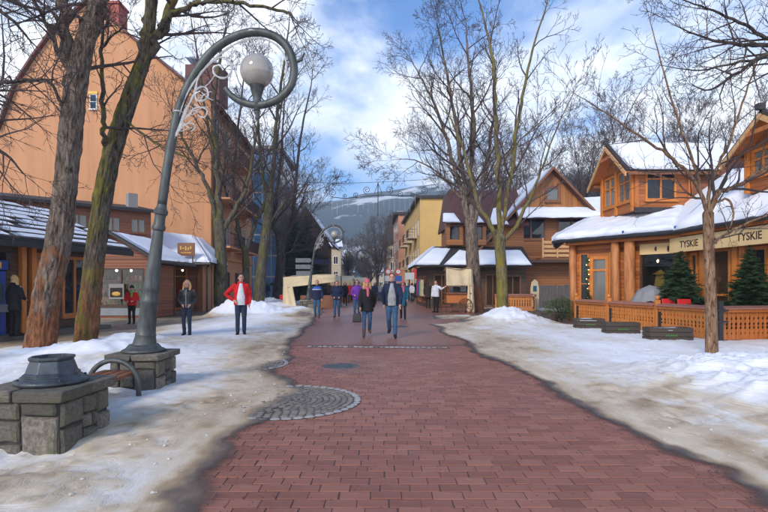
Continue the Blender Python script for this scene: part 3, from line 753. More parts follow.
def spiral(c, r0, r1, a0, turns, n=26):
    return [(c[0]+(r0+(r1-r0)*k/n)*math.cos(a0+turns*2*math.pi*k/n), c[1]+(r0+(r1-r0)*k/n)*math.sin(a0+turns*2*math.pi*k/n)) for k in range(n+1)]
def smooth_path(P, n=4):
    P = [Vector(p) for p in P]; out = []
    for i in range(len(P)-1):
        p0, p1, p2, p3 = P[max(0, i-1)], P[i], P[i+1], P[min(len(P)-1, i+2)]
        for k in range(n):
            s = k/n; out.append(.5*((2*p1)+(p2-p0)*s+(2*p0-5*p1+4*p2-p3)*s*s+(3*p1-p0-3*p2+p3)*s**3))
    out.append(P[-1]); return out
LB = Vector((-3.5, 7.46, .58))
def lp(x, y): return px(x, y, 7.46)-LB
def make_lamp():
    t_ = thing('street_lamp', LB, 'tall grey street lamp curling over into a spiral with a globe', 'street lamp', 'curled street lamps')
    ax = [lp(143.5, 352), lp(152, 282), lp(160, 218), lp(167, 172), lp(172, 142)]
    ax[0].z = 0; ax[0].x = 0
    cum = [0]
    for i in range(1, 5): cum.append(cum[-1]+(ax[i]-ax[i-1]).length)
    def at(s):
        for i in range(4):
            if s <= cum[i+1] or i == 3:
                k = (s-cum[i])/(cum[i+1]-cum[i]); return ax[i]+(ax[i+1]-ax[i])*k
    mb = MB(); mb.lathe([(.29, 0), (.295, .03), (.27, .045), (.25, .05), (.215, .09), (.20, .11)], n=32); mb.build('foot', MT['lamp_metal'], t_, False, True)
    prof = [(.08, .235), (.13, .215), (.22, .19), (.25, .195), (.27, .18), (.35, .172), (.70, .158), (.72, .172), (.76, .172), (.78, .156), (.9, .15), (.92, .158), (.95, .15), (1.3, .126), (1.7, .10), (1.78, .095)]
    mb = MB(); mb.tube([at(s) for s, r in prof], [r*.74 for s, r in prof], 20); o = mb.build('shaft', MT['lamp_metal'], t_, False, True); o.modifiers.new('e', 'EDGE_SPLIT').split_angle = R(35)
    prof = [(1.77, .098), (1.79, .125), (1.83, .13), (1.86, .108), (1.95, .10), (2.0, .104), (2.02, .128), (2.07, .132), (2.10, .105), (2.13, .092), (2.17, .085)]
    mb = MB(); mb.tube([at(s) for s, r in prof], [r*.74 for s, r in prof], 20); o = mb.build('collar', MT['lamp_metal'], t_, False, True); o.modifiers.new('e', 'EDGE_SPLIT').split_angle = R(35)
    sp = smooth_path([at(2.16), lp(166.5, 172), lp(172, 140), lp(178, 112), lp(187, 88), lp(200, 66), lp(216, 48), lp(236, 36), lp(257, 32), lp(276, 37), lp(289, 50), lp(294, 68), lp(291, 85), lp(281, 97), lp(268, 103.5), lp(255, 105), lp(242, 102), lp(232, 96), lp(225, 88)], 5)
    n = len(sp); mb = MB(); mb.tube(sp, [.066-.012*k/n-.016*max(0, (k/n-.8)/.2) for k in range(n)], 12); mb.build('curl', MT['lamp_metal'], t_, False, True)
    g = lp(257, 71)
    gl = MB().ell(g, (.24, .24, .24), 28, 18).build('globe', MT['globe'], t_, False, True)
    zb = lp(257, 104).z-g.z
    MB().lathe([(.05, zb-.10), (.035, zb-.04), (.06, zb-.02), (.055, zb+.06), (.06, zb+.1), (.075, zb+.14), (.105, -.225), (.12, -.20)], g, 20).build('globe_holder', MT['lamp_metal'], t_, False, True)
    MB().lathe([(.005, zb-.24), (.03, zb-.21), (.015, zb-.17), (.035, zb-.13), (.04, zb-.09)], g, 12).build('finial', MT['lamp_metal'], t_, False, True)
    MB().lathe([(.10, -.18), (.10, .03), (.085, .05)], g, 14).build('lamp_socket', MT['dark_metal'], gl, False, True)
    a = lp(293, 63); MB().tube([a, a+Vector((.12, 0, .05)), a+Vector((.17, 0, .15))], [.03, .024, .01], 8).build('thorn', MT['lamp_metal'], t_, False, True)
    for (x, y) in ((178, 112), (252, 32)):
        a = lp(x, y); MB().ell(a, (.078, .078, .02), 12, 6).build('clamp', MT['tinsel'], t_, False, True)
    return t_
lamp = make_lamp()
def make_deco():
    t_ = thing('light_garland', LB, 'white scrolled tinsel ornament fixed inside the curl of the near lamp', 'ornament', 'tinsel lamp ornaments')
    P = lambda L: [lp(*p)+Vector((0, -.03, 0)) for p in L]
    def st(L, r, nm):
        pts = smooth_path(P(L), 3); mb = MB(); mb.tube(pts, [.72*r*(1+.35*math.sin(i*2.1)) for i in range(len(pts))], 5); mb.build(nm, MT['tinsel'], t_, False)
    st([(175, 139), (179, 118), (189, 92), (204, 71), (222, 54), (240, 43), (258, 39), (274, 44), (284, 55), (287, 68), (285, 80)], .020, 'rim')
    st([(177, 137), (184, 116), (195, 95), (199, 78), (210, 65), (222, 58), (231, 64), (232, 73), (225, 79), (216, 76), (214, 69), (220, 66), (224, 71)], .021, 'scroll')
    st([(180, 132), (187, 112), (193, 98), (199, 89), (206, 88), (209, 95), (205, 101), (198, 101), (196, 95), (201, 92)], .018, 'scroll')
    st([(186, 120), (194, 110), (203, 108), (208, 112), (205, 118), (199, 116)], .015, 'scroll')
    st([(181, 130), (186, 125), (193, 124), (196, 128), (192, 132)], .013, 'scroll')
    rg = random.Random(5)
    for k in range(16):
        s = k/16; x0 = 178+s*30; y0 = 132-s*48; a = rg.uniform(-.6, .9); l = rg.uniform(7, 15)
        st([(x0, y0), (x0+l*.5*math.cos(a), y0-l*.5*math.sin(a)+1.5), (x0+l*math.cos(a), y0-l*math.sin(a))], .008, 'wire')
    return t_
deco = make_deco()
for (loc, rz, lab, dl) in (((-4.75, 32.0, .62), 0, 'curled street lamp rising beside the canvas market tent', 'tinsel ornament on the curled lamp beside the canvas tent'), ((-.5, 50, .3), math.pi, 'farthest curled lamp, its spiral turned to the left', 'tinsel ornament on the farthest lamp')):
    for src, lb in ((lamp, lab), (deco, dl)):
        c = copy_tree(src); c.location = loc; c.rotation_euler.z = rz; c['label'] = lb
plinth((-.5, 50, -.25), 0, .8, .55, .09, 'small farthest stone block under the lamp in the crowd', 15)

# bench between the two plinths
t_ = thing('bench', (-3.55, 6.2, 0), 'low bench of brown slats with a bent pipe arm between stone blocks', 'bench')
for y in (5.62, 6.72):
    pts = [(-3.88, y, -.02)]+[(-3.55-.33*math.cos(math.pi*k/14), y, .24+.32*math.sin(math.pi*k/14)) for k in range(15)]+[(-3.22, y, -.02)]
    MB().tube(pts, .034, 10).build('pipe_arm', MT['lamp_metal'], t_, True, True)
for k in range(4):
    x = -3.80+k*.13; bevel(MB().box(x, x+.105, 5.45, 6.95, .36, .40).build('slat', MT['wood_brown'], t_), .006)
# ------------------------------------------------------------------ bare trees
def rot_about(d, ax, a): return Matrix.Rotation(a, 3, ax) @ d
class TP: pass
def tparams(**k):
    p = TP(); p.maxl = 4; p.n = [0, 9, 8, 6, 4]; p.ratio = [1, .72, .5, .55, .55]; p.ang = (28, 55); p.up = .25; p.wob = .1; p.seg = [.5, .4, .3, .22, .18]; p.minr = .004; p.start = .25; p.sides = [10, 6, 4, 3, 3, 3]; p.thin = .78
    for a, b in k.items(): setattr(p, a, b)
    return p
def branch(out, rg, p0, d, L, r, lvl, P):
    n = max(2, min(8, int(L/P.seg[min(lvl, 4)])+1)); pts = [p0.copy()]; rad = [r]; d = d.normalized(); q = p0.copy()
    w = P.wob*(1.3 if lvl == 1 else 1)
    for i in range(n):
        d = (d+Vector((rg.gauss(0, 1), rg.gauss(0, 1), rg.gauss(0, 1)))*w+Vector((0, 0, P.up*.22))).normalized()
        q = q+d*(L/n); pts.append(q.copy()); rad.append(max(P.minr*.6, r*(1-.78*(i+1)/n)))
    out.append((lvl, pts, rad))
    if lvl < P.maxl: kids(out, rg, pts, rad, L, lvl, P)
def kids(out, rg, pts, rad, L, lvl, P, nk=None, start=None):
    nk = nk if nk is not None else max(2, int(P.n[lvl+1]*rg.uniform(.75, 1.25))); start = P.start if start is None else start
    n = len(pts)-1; az = rg.uniform(0, 6.28)
    for k in range(nk):
        s = start+(1-start)*((k+rg.random())/nk); f = min(s*n, n-1e-4); i = int(f); fr = f-i; az += 2.4+rg.uniform(-.5, .5)
        p = pts[i].lerp(pts[i+1], fr); rr = rad[i]+(rad[i+1]-rad[i])*fr
        d = (pts[i+1]-pts[i]).normalized(); ax = rot_about(d.orthogonal().normalized(), d, az)
        c = rot_about(d, ax, R(rg.uniform(*P.ang)+(8 if lvl == 0 else 0))); c = (c+Vector((0, 0, P.up*(.8 if lvl == 0 else .4)))).normalized()
        l = L*P.ratio[min(lvl+1, 4)]*rg.uniform(.55, 1.2)*(1.2-.6*s)
        branch(out, rg, p, c, l, max(P.minr, min(rr*.6, l*.022)), lvl+1, P)
    if lvl == 0:      # the limb runs on into finer growth
        d = (pts[-1]-pts[-2]).normalized()
        for k in range(2): branch(out, rg, pts[-1], d+Vector((rg.gauss(0, .3), rg.gauss(0, .3), rg.gauss(0, .2))), L*.4, rad[-1]*.9, 1, P)
def emit_branches(out, P):
    mb = MB()
    for lvl, pts, rad in out:
        mb.tube(pts, rad, P.sides[min(lvl, 5)] if rad[0] > .012 else 3, cap=False)
    return mb
def tree(name, loc, label, limbs, P, seed, mt='bark_grey', mc='twig', group=None, trunk_n=22, rough=.12, hero=False):
    """limbs: list of (points, radii, kind) kind 't' trunk with bark relief, 'l' a limb drawn by hand that bears branches"""
    rg = random.Random(seed); root = thing(name, loc, label, 'tree', group); L0 = Vector(loc)
    tb = MB(); out = []
    for pts, rad, kind in limbs:
        if kind[0] == 'l': rad = [r_*P.thin for r_ in rad]
        sp = smooth_path([Vector(p) for p in pts], 6); rr = []
        for i in range(len(pts)-1):
            for k in range(6): rr.append(rad[i]+(rad[i+1]-rad[i])*k/6)
        rr.append(rad[-1])
        if kind[0] == 't':
            if hero:        # finer rings for bark relief
                fine = []; fr_ = []
                for i in range(len(sp)-1):
                    for q_ in range(3): fine.append(sp[i].lerp(sp[i+1], q_/3)); fr_.append(rr[i]+(rr[i+1]-rr[i])*q_/3)
                fine.append(sp[-1]); fr_.append(rr[-1])
            else: fine, fr_ = list(sp), list(rr)
            e_ = (fine[-1]-fine[-2]).normalized(); r_e = fr_[-1]
            for q_, k_r in ((.35, .9), (.65, .68), (.85, .35)): fine.append(sp[-1]+e_*r_e*q_); fr_.append(r_e*k_r)
            tb.tube(fine, fr_, 80 if hero else trunk_n, rough=.22 if hero else rough, rk=(8, 3.2) if hero else (4.5, 1.6), seed=seed)
        else:
            w = [Vector((rg.gauss(0, 1), rg.gauss(0, 1), rg.gauss(0, 1))) for _ in sp]
            sp = [q+w[i]*min(.06, rr[i]*.35) for i, q in enumerate(sp)]
            tb.tube(sp, rr, 10 if max(rr) > .05 else 6, rough=rough*.8, rk=(3, 1.5), seed=seed+3)
        if kind[1:] != '0':
            Lg = sum((sp[i+1]-sp[i]).length for i in range(len(sp)-1))
            nk = int(kind[1:]) if len(kind) > 1 else int(3+Lg*1.6)
            kids(out, rg, sp, rr, min(Lg, P.cap if hasattr(P, 'cap') else 5), 0, P, nk=nk, start=.12 if kind[0] == 'l' else .55)
    tb.build('trunk', MT[mt], root, True, True)
    if out: emit_branches(out, P).build('crown', MT[mc], root, True, True)
    return root
def auto_limbs(loc, h, r, seed, fork=.28, nl=5, spread=.32, lean=(0, 0)):
    rg = random.Random(seed); b = Vector(loc); hf = h*fork
    tr = [b+Vector((0, 0, -.2)), b+Vector((lean[0]*hf*.5+rg.gauss(0, .05), lean[1]*hf*.5, hf*.5)), b+Vector((lean[0]*hf, lean[1]*hf, hf))]
    L = [(tr, [r*1.25, r, r*.85], 't0')]
    for k in range(nl):
        a = 2*math.pi*(k+rg.random()*.6)/nl; sp = spread*rg.uniform(.6, 1.2) if k else .06
        e = tr[2]; pts = [e-Vector((0, 0, hf*.12))]; H = h*(1-fork)*rg.uniform(.8, 1)
        for s in (.25, .55, 1): pts.append(e+Vector((math.cos(a)*sp*H*(s**.8), math.sin(a)*sp*H*(s**.8), H*s))+Vector((rg.gauss(0, .15), rg.gauss(0, .15), 0)))
        r1 = r*(.62 if k else .7); L.append((pts, [r1, r1*.7, r1*.45, .012], 'l'))
    return L
def pl(Y, *pts):
    out = []
    for p in pts: out.append(px(p[0], p[1], Y+(p[2] if len(p) > 2 else 0)))
    return out
# the two old street trees on the left
T1 = [(pl(11.9, (38, 362), (40, 350), (46, 300), (57, 250), (65, 190), (71, 130), (78, 75), (88, 32), (103, -15), (118, -70, -.4)), [.37, .32, .275, .26, .24, .235, .22, .19, .165, .135], 't0'),
      (pl(11.9, (73, 105), (67, 55), (64, 15), (60, -40, .3), (50, -110, .6)), [.2, .18, .165, .13, .09], 'l9'),
      (pl(11.9, (82, 62), (92, 22), (104, -15), (118, -70, -.4), (126, -130, -.6)), [.27, .23, .2, .15, .10], 'l8'),
      (pl(11.9, (66, 120), (52, 85, -.5), (30, 82, -.9), (-5, 88, -1.2)), [.06, .04, .03, .015], 'l10'),
      (pl(11.9, (62, 60), (45, 20, -.6), (25, -12, -1), (0, -30, -1.4)), [.07, .05, .035, .015], 'l12')]
PT = tparams(n=[0, 9, 7, 5, 3], maxl=4, cap=2.8, up=.08, wob=.13, minr=.006)
tree('old_tree', (-7.95, 11.9, 0), 'thick rough-barked tree nearest the left edge, forking at the top', T1, PT, 11, 'bark_rough', 'twig', 'old trees on the left', hero=True)
T2 = [(pl(13.2, (83, 356), (85, 345), (91, 292), (97, 240), (107, 175), (119, 130), (132, 92), (146, 50), (152, 0), (155, -45)), [.30, .27, .24, .23, .215, .205, .19, .155, .13, .10], 't0'),
      (pl(13.2, (140, 72), (147, 40), (151, 0), (155, -45), (150, -110, .5)), [.2, .18, .16, .13, .08], 'l8'),
      (pl(13.2, (143, 66), (160, 32), (174, 0), (190, -50), (215, -110, -.5)), [.18, .16, .14, .11, .07], 'l8'),
      (pl(13.2, (158, 34), (168, 18, -.3), (188, 7, -.6), (212, 1, -.8), (250, 5, -1), (287, 12, -1.2), (292, 18, -1.2)), [.09, .085, .075, .065, .05, .04, .02], 'l9'),
      (pl(13.2, (105, 152), (103, 130, -.4), (103, 100, -.5), (101, 45, -.4)), [.08, .08, .07, .055], 'l3'),
      (pl(13.2, (102, 48, -.4), (112, 36, -.6), (122, 28, -.8), (130, 15, -1)), [.05, .035, .025, .01], 'l4'),
      (pl(13.2, (125, 120), (160, 145, -1.2), (195, 160, -1.6)), [.045, .03, .012], 'l8')]
tree('old_tree', (-7.7, 13.2, 0), 'leaning mossy tree with a branch reaching over the lamp', T2, PT, 23, 'bark_moss', 'twig', 'old trees on the left', hero=True)
# branches reaching in from a tree outside the left edge
T0 = [([Vector((-8.9, 7.9, -.2)), Vector((-8.9, 7.9, 1.5)), Vector((-8.8, 7.9, 4))], [.3, .26, .22], 't0'),
      (pl(8, (-180, 60), (-90, 80), (-30, 92), (20, 80), (55, 80)), [.15, .1, .06, .03, .012], 'l14'),
      (pl(8, (-180, 60), (-110, 0), (-50, -20), (0, 10), (35, 45)), [.14, .1, .06, .035, .012], 'l16'),
      (pl(8, (-180, 60), (-120, -60), (-60, -90), (0, -60), (50, -20)), [.14, .1, .06, .035, .012], 'l14'),
      (pl(8, (-180, 60), (-100, 110), (-40, 130), (0, 150), (25, 175)), [.10, .07, .05, .03, .010], 'l10')]
tree('roadside_tree', (-8.9, 7.9, 0), 'tree outside the left edge, its drooping twigs crossing the sky corner', T0, tparams(n=[0, 9, 6, 4, 3], maxl=3, cap=2.0, up=-.12, wob=.14, minr=.005), 31, 'bark_dark', 'twig')
# street trees left of the road
PM = tparams(n=[0, 9, 8, 5, 3], cap=5.0, up=.22, minr=.011)
TA = [(pl(31, (221, 318), (221, 308), (221, 260), (219, 222)), [.46, .40, .34, .33], 't0'),
      (pl(31, (219, 232), (210, 195), (197, 165), (183, 138), (172, 110)), [.2, .17, .14, .1, .04], 'l8'),
      (pl(31, (219, 228), (218, 180), (214, 130), (216, 80), (226, 25)), [.28, .24, .19, .14, .05], 'l13'),
      (pl(31, (221, 235), (233, 212), (246, 188), (254, 150), (262, 90)), [.2, .18, .14, .1, .04], 'l10'),
      (pl(31, (216, 160), (205, 110), (198, 60), (190, 10)), [.14, .1, .07, .03], 'l9')]
tree('street_tree', (-9.87, 31, 0), 'thick bare tree just right of the snowy shop roof', TA, PM, 41, 'bark_grey', 'twig', 'bare trees left of the street')
TB = [(pl(37, (245, 312), (245, 302), (246, 270), (245, 248)), [.32, .28, .25, .25], 't0'),
      (pl(37, (245, 256), (236, 215), (234, 170), (240, 110), (246, 60)), [.2, .17, .13, .1, .04], 'l11'),
      (pl(37, (245, 252), (255, 225), (268, 195), (276, 150), (284, 80)), [.2, .17, .13, .1, .04], 'l11')]
tree('street_tree', (-10.05, 37, 0), 'slender forked tree before the balconies of the orange house', TB, PM, 43, 'bark_grey', 'twig', 'bare trees left of the street')
TC = [(pl(32.5, (257, 318), (258, 307), (262, 262), (267, 225), (270, 195)), [.42, .37, .32, .27, .25], 't0'),
      (pl(32.5, (268, 215), (262, 170), (258, 120), (250, 60)), [.16, .14, .1, .03], 'l10'),
      (pl(32.5, (270, 200), (274, 150), (279, 100), (286, 50), (290, 15)), [.2, .16, .12, .08, .03], 'l12'),
      (pl(32.5, (269, 225), (282, 205), (293, 195), (318, 190, -1)), [.09, .07, .05, .02], 'l7')]
tree('street_tree', (-8.06, 32.5, 0), 'mossy leaning tree left of the spruces', TC, PM, 45, 'bark_grey', 'twig', 'bare trees left of the street')
TD = [(pl(42, (276, 312), (277, 302), (281, 262), (280, 235)), [.46, .42, .37, .34], 't0'),
      (pl(42, (280, 245), (274, 222), (277, 195), (282, 150), (285, 90)), [.22, .2, .17, .12, .05], 'l12'),
      (pl(42, (281, 245), (291, 222), (295, 190), (300, 140), (312, 80)), [.24, .2, .17, .12, .05], 'l12'),
      (pl(42, (281, 255), (292, 250), (300, 230), (318, 205)), [.1, .08, .07, .03], 'l7')]
tree('street_tree', (-8.8, 42, 0), 'dark crooked tree closest to the canvas tent', TD, PM, 47, 'bark_dark', 'twig', 'bare trees left of the street')
# right of the road
T5 = [(pl(29.5, (477, 322), (476, 310), (474, 282), (472, 250), (471, 222)), [.50, .44, .40, .36, .32], 't0'),
      (pl(29.5, (471, 235), (461, 190), (447, 140), (430, 95), (412, 62)), [.2, .17, .13, .09, .03], 'l13'),
      (pl(29.5, (471, 230), (463, 175), (455, 120), (446, 70), (438, 30)), [.2, .17, .13, .09, .03], 'l13'),
      (pl(29.5, (471, 228), (472, 170), (473, 110), (468, 60), (466, 20)), [.22, .18, .14, .09, .03], 'l13'),
      (pl(29.5, (472, 232), (484, 180), (492, 130), (496, 80)), [.18, .14, .09, .03], 'l10'),
      (pl(29.5, (462, 200), (440, 175), (415, 160), (392, 160)), [.09, .07, .04, .012], 'l10')]
tree('street_tree', (5.25, 29.5, 0), 'thick dark tree behind the handcart with a dense twiggy crown', T5, tparams(n=[0, 9, 9, 6, 3], cap=5.0, up=.18, minr=.010), 51, 'bark_rough', 'twig', 'bare trees right of the street')
T6 = [(pl(21.5, (504, 330), (503, 312), (502, 280), (500, 248), (500, 238)), [.30, .25, .235, .22, .23], 't0'),
      (pl(21.5, (500, 248), (490, 224), (479, 206), (472, 182), (460, 140), (443, 105)), [.14, .13, .12, .10, .07, .02], 'l8'),
      (pl(21.5, (500, 243), (499, 190), (496, 130), (494, 70), (484, 20), (470, -30)), [.16, .13, .11, .085, .05, .02], 'l11'),
      (pl(21.5, (500, 238), (511, 178), (519, 115), (530, 60), (546, 5), (560, -40)), [.12, .11, .09, .065, .035, .015], 'l11'),
      (pl(21.5, (501, 246), (515, 226), (527, 204), (541, 172), (556, 130), (580, 80)), [.12, .11, .09, .06, .035, .012], 'l9'),
      (pl(21.5, (502, 165), (520, 140), (545, 118), (566, 98)), [.05, .04, .025, .01], 'l6')]
tree('street_tree', (4.95, 21.5, 0), 'slim greenish tree standing in a heap of snow', T6, tparams(n=[0, 7, 5, 4, 3], cap=3.6, up=.4, minr=.009, ang=(25, 48)), 53, 'bark_green', 'twig', 'bare trees right of the street')
T7 = [(pl(10.6, (712, 372), (712, 358), (711, 310), (709, 255), (708, 214)), [.135, .118, .108, .098, .105], 't0'),
      (pl(10.6, (708, 220), (700, 190), (678, 163, -.3), (645, 140, -.5), (605, 112, -.7), (572, 92, -.8)), [.055, .05, .04, .03, .018, .006], 'l10'),
      (pl(10.6, (709, 216), (717, 194), (736, 186, .2), (765, 168, .3), (800, 150, .4)), [.075, .07, .06, .045, .02], 'l11'),
      (pl(10.6, (708, 212), (712, 180), (728, 145, .2), (745, 95, .3), (765, 40, .4)), [.05, .045, .035, .025, .01], 'l9'),
      (pl(10.6, (707, 212), (696, 172), (675, 110, .3), (655, 40, .4), (646, 5, .5)), [.045, .038, .028, .015, .006], 'l8'),
      (pl(10.6, (709, 245), (730, 232, -.2), (755, 220, -.3), (800, 205, -.4)), [.04, .032, .025, .01], 'l7'),
      (pl(10.6, (712, 203), (728, 200, -.2), (733, 215, -.3), (728, 232, -.3)), [.035, .03, .025, .01], 'l3'),
      (pl(10.6, (705, 200), (690, 195, .3), (672, 180, .6), (640, 172, .9)), [.035, .028, .018, .006], 'l8')]
tree('young_tree', (6.79, 10.6, 0), 'young tree with scaly trunk in the snow before the restaurant fence', T7, tparams(n=[0, 8, 5, 4, 2], maxl=3, cap=2.2, up=.3, minr=.0045, wob=.14, ang=(30, 65)), 57, 'bark_young', 'twig')
T8 = [([Vector((9.4, 8.2, -.2)), Vector((9.4, 8.2, 1.5)), Vector((9.2, 8.2, 4.6))], [.28, .24, .2], 't0'),
      (pl(8.2, (940, 75), (850, 60), (768, 46), (735, 44), (700, 36), (672, 24)), [.12, .08, .045, .035, .02, .006], 'l14'),
      (pl(8.2, (940, 85), (850, 60), (780, 50), (735, 75), (708, 90), (690, 83)), [.12, .06, .04, .03, .018, .006], 'l12'),
      (pl(8.2, (940, 70), (850, 30), (775, 40), (740, 22), (700, 6), (672, -4)), [.12, .06, .04, .03, .018, .006], 'l14'),
      (pl(8.2, (940, 85), (850, 95), (780, 60), (740, 62), (700, 70), (660, 65)), [.1, .05, .035, .025, .015, .005], 'l12')]
tree('roadside_tree', (9.4, 8.2, 0), 'tree outside the right edge, its knotty twigs in the sky corner', T8, tparams(n=[0, 9, 6, 4, 3], maxl=3, cap=1.5, up=.1, wob=.18, minr=.0045, ang=(30, 65)), 61, 'bark_dark', 'twig')
# trees farther off: a few crowns shared between copies
PF = tparams(n=[0, 9, 8, 5, 3], cap=6.5, up=.25, minr=.016)
protos = []
for k, sd_ in enumerate((71, 73, 79)):
    lb = auto_limbs((0, 0, 0), 17, .32, sd_, .22, 6, .40)
    protos.append(tree('background_tree', (0, 0, 0), 'x', lb, PF, sd_, 'bark_dark', 'twig_far', trunk_n=10))
spots = [(18, 47, .95, 0, 'bare tree with fan crown behind the wooden house roof'), (23.0, 44, .95, 1, 'bare tree rising over the restaurant turret'), (14.2, 56, .98, 2, 'bare tree behind the steep wooden gable'),
         (29, 42, .85, 2, 'bare tree behind the right dormer of the restaurant'), (9.6, 56, .9, 1, 'bare tree between yellow building and wooden house'),
         (-1.0, 80, .66, 1, 'dark bare tree left of the pale dark-roofed building'), (-7.2, 105, .62, 2, 'rounded bare tree at the far end of the street'),
         (-11.5, 62, .85, 2, 'bare tree between the spruces and the dark chalet'), (-2.6, 98, .6, 0, 'far bare tree right of the street end'), (-9.5, 128, .7, 1, 'distant bare tree left of the street end'), (-5.2, 135, .55, 0, 'most distant bare tree in the middle of the view')]
used = set()
for (x, y, s, k, lab) in spots:
    o = protos[k] if k not in used else copy_tree(protos[k]); used.add(k)
    o.location = (x, y, 0); o.scale = (s, s, s); o.rotation_euler.z = x*1.7+y; tag(o, lab, 'tree', 'bare trees in the distance')
# conifers
def conifer(loc, h, r, label, seed, group=None, mt='needle', n_wh=None, stem=.1, dens=1.0, name='spruce_tree', cat='tree'):
    rg = random.Random(seed); root = thing(name, loc, label, cat, group)
    MB().tube([(0, 0, -.05), (0, 0, h*.5), (0, 0, h)], [stem, stem*.6, .01], 8).build('trunk', MT['bark_dark'], root, False, True)
    mb = MB(); nw = n_wh or int(h*3.2)
    for i in range(nw):
        s = (i+.5)/nw; z = h*(.08+.9*s); L = r*(1-s)**.85*1.0+.06*r
        nb = max(6, int((9+8*(1-s))*dens))
        for k in range(nb):
            a = 2*math.pi*k/nb+i*1.3+rg.random()*.9; l = L*rg.uniform(.6, 1.15); dr = -.15+.5*s+rg.gauss(0, .13); zj = rg.gauss(0, .45)*h/nw
            d = Vector((math.cos(a), math.sin(a), dr)).normalized(); side = Vector((-math.sin(a), math.cos(a), 0))
            m_ = max(5, int(l/ max(.04, r*.06)))
            for q in range(m_):
                f = (q+.6)/m_; c = Vector((0, 0, z+zj))+d*l*f-Vector((0, 0, .10*l*f*f)); w = l*.36*(1.1-f)+.03*r
                for sg in (-1, 1):
                    tip = c+(side*sg*w+d*w*.8)*rg.uniform(.7, 1.3)+Vector((0, 0, rg.uniform(-.5, .4)*w)); wd = max(.014, w*.26)
                    mb.add([c-d*wd, c+d*wd+Vector((0, 0, wd*.5)), tip], [(0, 1, 2)])
                    mb.add([c-Vector((0, 0, wd)), c+Vector((0, 0, wd)), tip], [(0, 1, 2)])
    mb.build('crown', MT[mt], root, False)
    return root
conifer((-7.6, 50, 0), 8.5, 2.6, 'dark spruce right of the crooked tree, behind the canvas tent', 5, 'dark spruces on the left', 'needle_blue', 22, .2)
conifer((-9.6, 55, 0), 10, 2.6, 'taller dark spruce on the left of the pair behind the tent', 6, 'dark spruces on the left', 'needle_blue', 22, .2)
# ------------------------------------------------------------------ building kit
class Face:
    """a vertical facade from p0 to p1; P(s,z,n): s metres along, z up, n outwards"""
    def __init__(s, p0, p1, flip=False):
        s.p0 = Vector((p0[0], p0[1], 0)); s.d = Vector((p1[0]-p0[0], p1[1]-p0[1], 0)); s.L = s.d.length; s.d.normalize()
        s.n = Vector((s.d.y, -s.d.x, 0))
        if (Vector((0, 0, 0))-s.p0).dot(s.n) < 0: s.n = -s.n
        if flip: s.n = -s.n
    def P(s, a, z, n): q = s.p0+s.d*a+s.n*n; return (q.x, q.y, z)
    def box(s, mb, a0, a1, z0, z1, n0, n1, mi=0):
        v = [s.P(a0, z0, n0), s.P(a1, z0, n0), s.P(a1, z0, n1), s.P(a0, z0, n1), s.P(a0, z1, n0), s.P(a1, z1, n0), s.P(a1, z1, n1), s.P(a0, z1, n1)]
        if s.d.cross(s.n).z < 0: v = [v[3], v[2], v[1], v[0], v[7], v[6], v[5], v[4]]
        mb.hexa(v, mi)
    def wall(s, mb, z0, z1, ops, th=.2, a0=0, a1=None):
        a1 = s.L if a1 is None else a1
        xs = sorted(set([a0, a1]+[v for o in ops for v in o[:2]])); zs = sorted(set([z0, z1]+[v for o in ops for v in o[2:4]]))
        for i in range(len(xs)-1):
            run = None
            for j in range(len(zs)-1):
                cx_, cz_ = (xs[i]+xs[i+1])/2, (zs[j]+zs[j+1])/2
                hole = any(o[0] < cx_ < o[1] and o[2] < cz_ < o[3] for o in ops)
                if not hole:
                    if run is None: run = zs[j]
                if hole or j == len(zs)-2:
                    if run is not None:
                        s.box(mb, xs[i], xs[i+1], run, zs[j] if hole else zs[j+1], -th, 0); run = None
def window(parent, F, a0, a1, z0, z1, frame='white_frame', glass='glass', nx=2, nz=1, fw=.07, name='window', sill=True, depth=.06, out=.02, ftop=None):
    mb = MB()
    F.box(mb, a0, a1, z0, z0+fw, -depth, out); F.box(mb, a0, a1, z1-fw, z1, -depth, out)
    F.box(mb, a0, a0+fw, z0+fw, z1-fw, -depth, out); F.box(mb, a1-fw, a1, z0+fw, z1-fw, -depth, out)
    cols = np.linspace(a0+fw, a1-fw, nx+1); rows = np.linspace(z0+fw, z1-fw, nz+1)
    if nz == 2 and ftop: rows[1] = z0+(z1-z0)*ftop
    for c in cols[1:-1]: F.box(mb, c-fw*.4, c+fw*.4, z0+fw, z1-fw, -depth+.005, out-.006)
    for r_ in rows[1:-1]: F.box(mb, a0+fw, a1-fw, r_-fw*.35, r_+fw*.35, -depth+.009, out-.012)
    w = mb.build(name, MT[frame], parent)
    for i in range(nx):
        for j in range(nz):
            p = MB(); F.box(p, cols[i]+.004, cols[i+1]-.004, rows[j]+.004, rows[j+1]-.004, -depth*.75, -depth*.75+.012); p.build('pane', MT[glass], w)
    if sill:
        p = MB(); F.box(p, a0-.05, a1+.05, z0-.06, z0-.003, -depth, out+.07); p.build('sill', MT[frame], w)
    return w
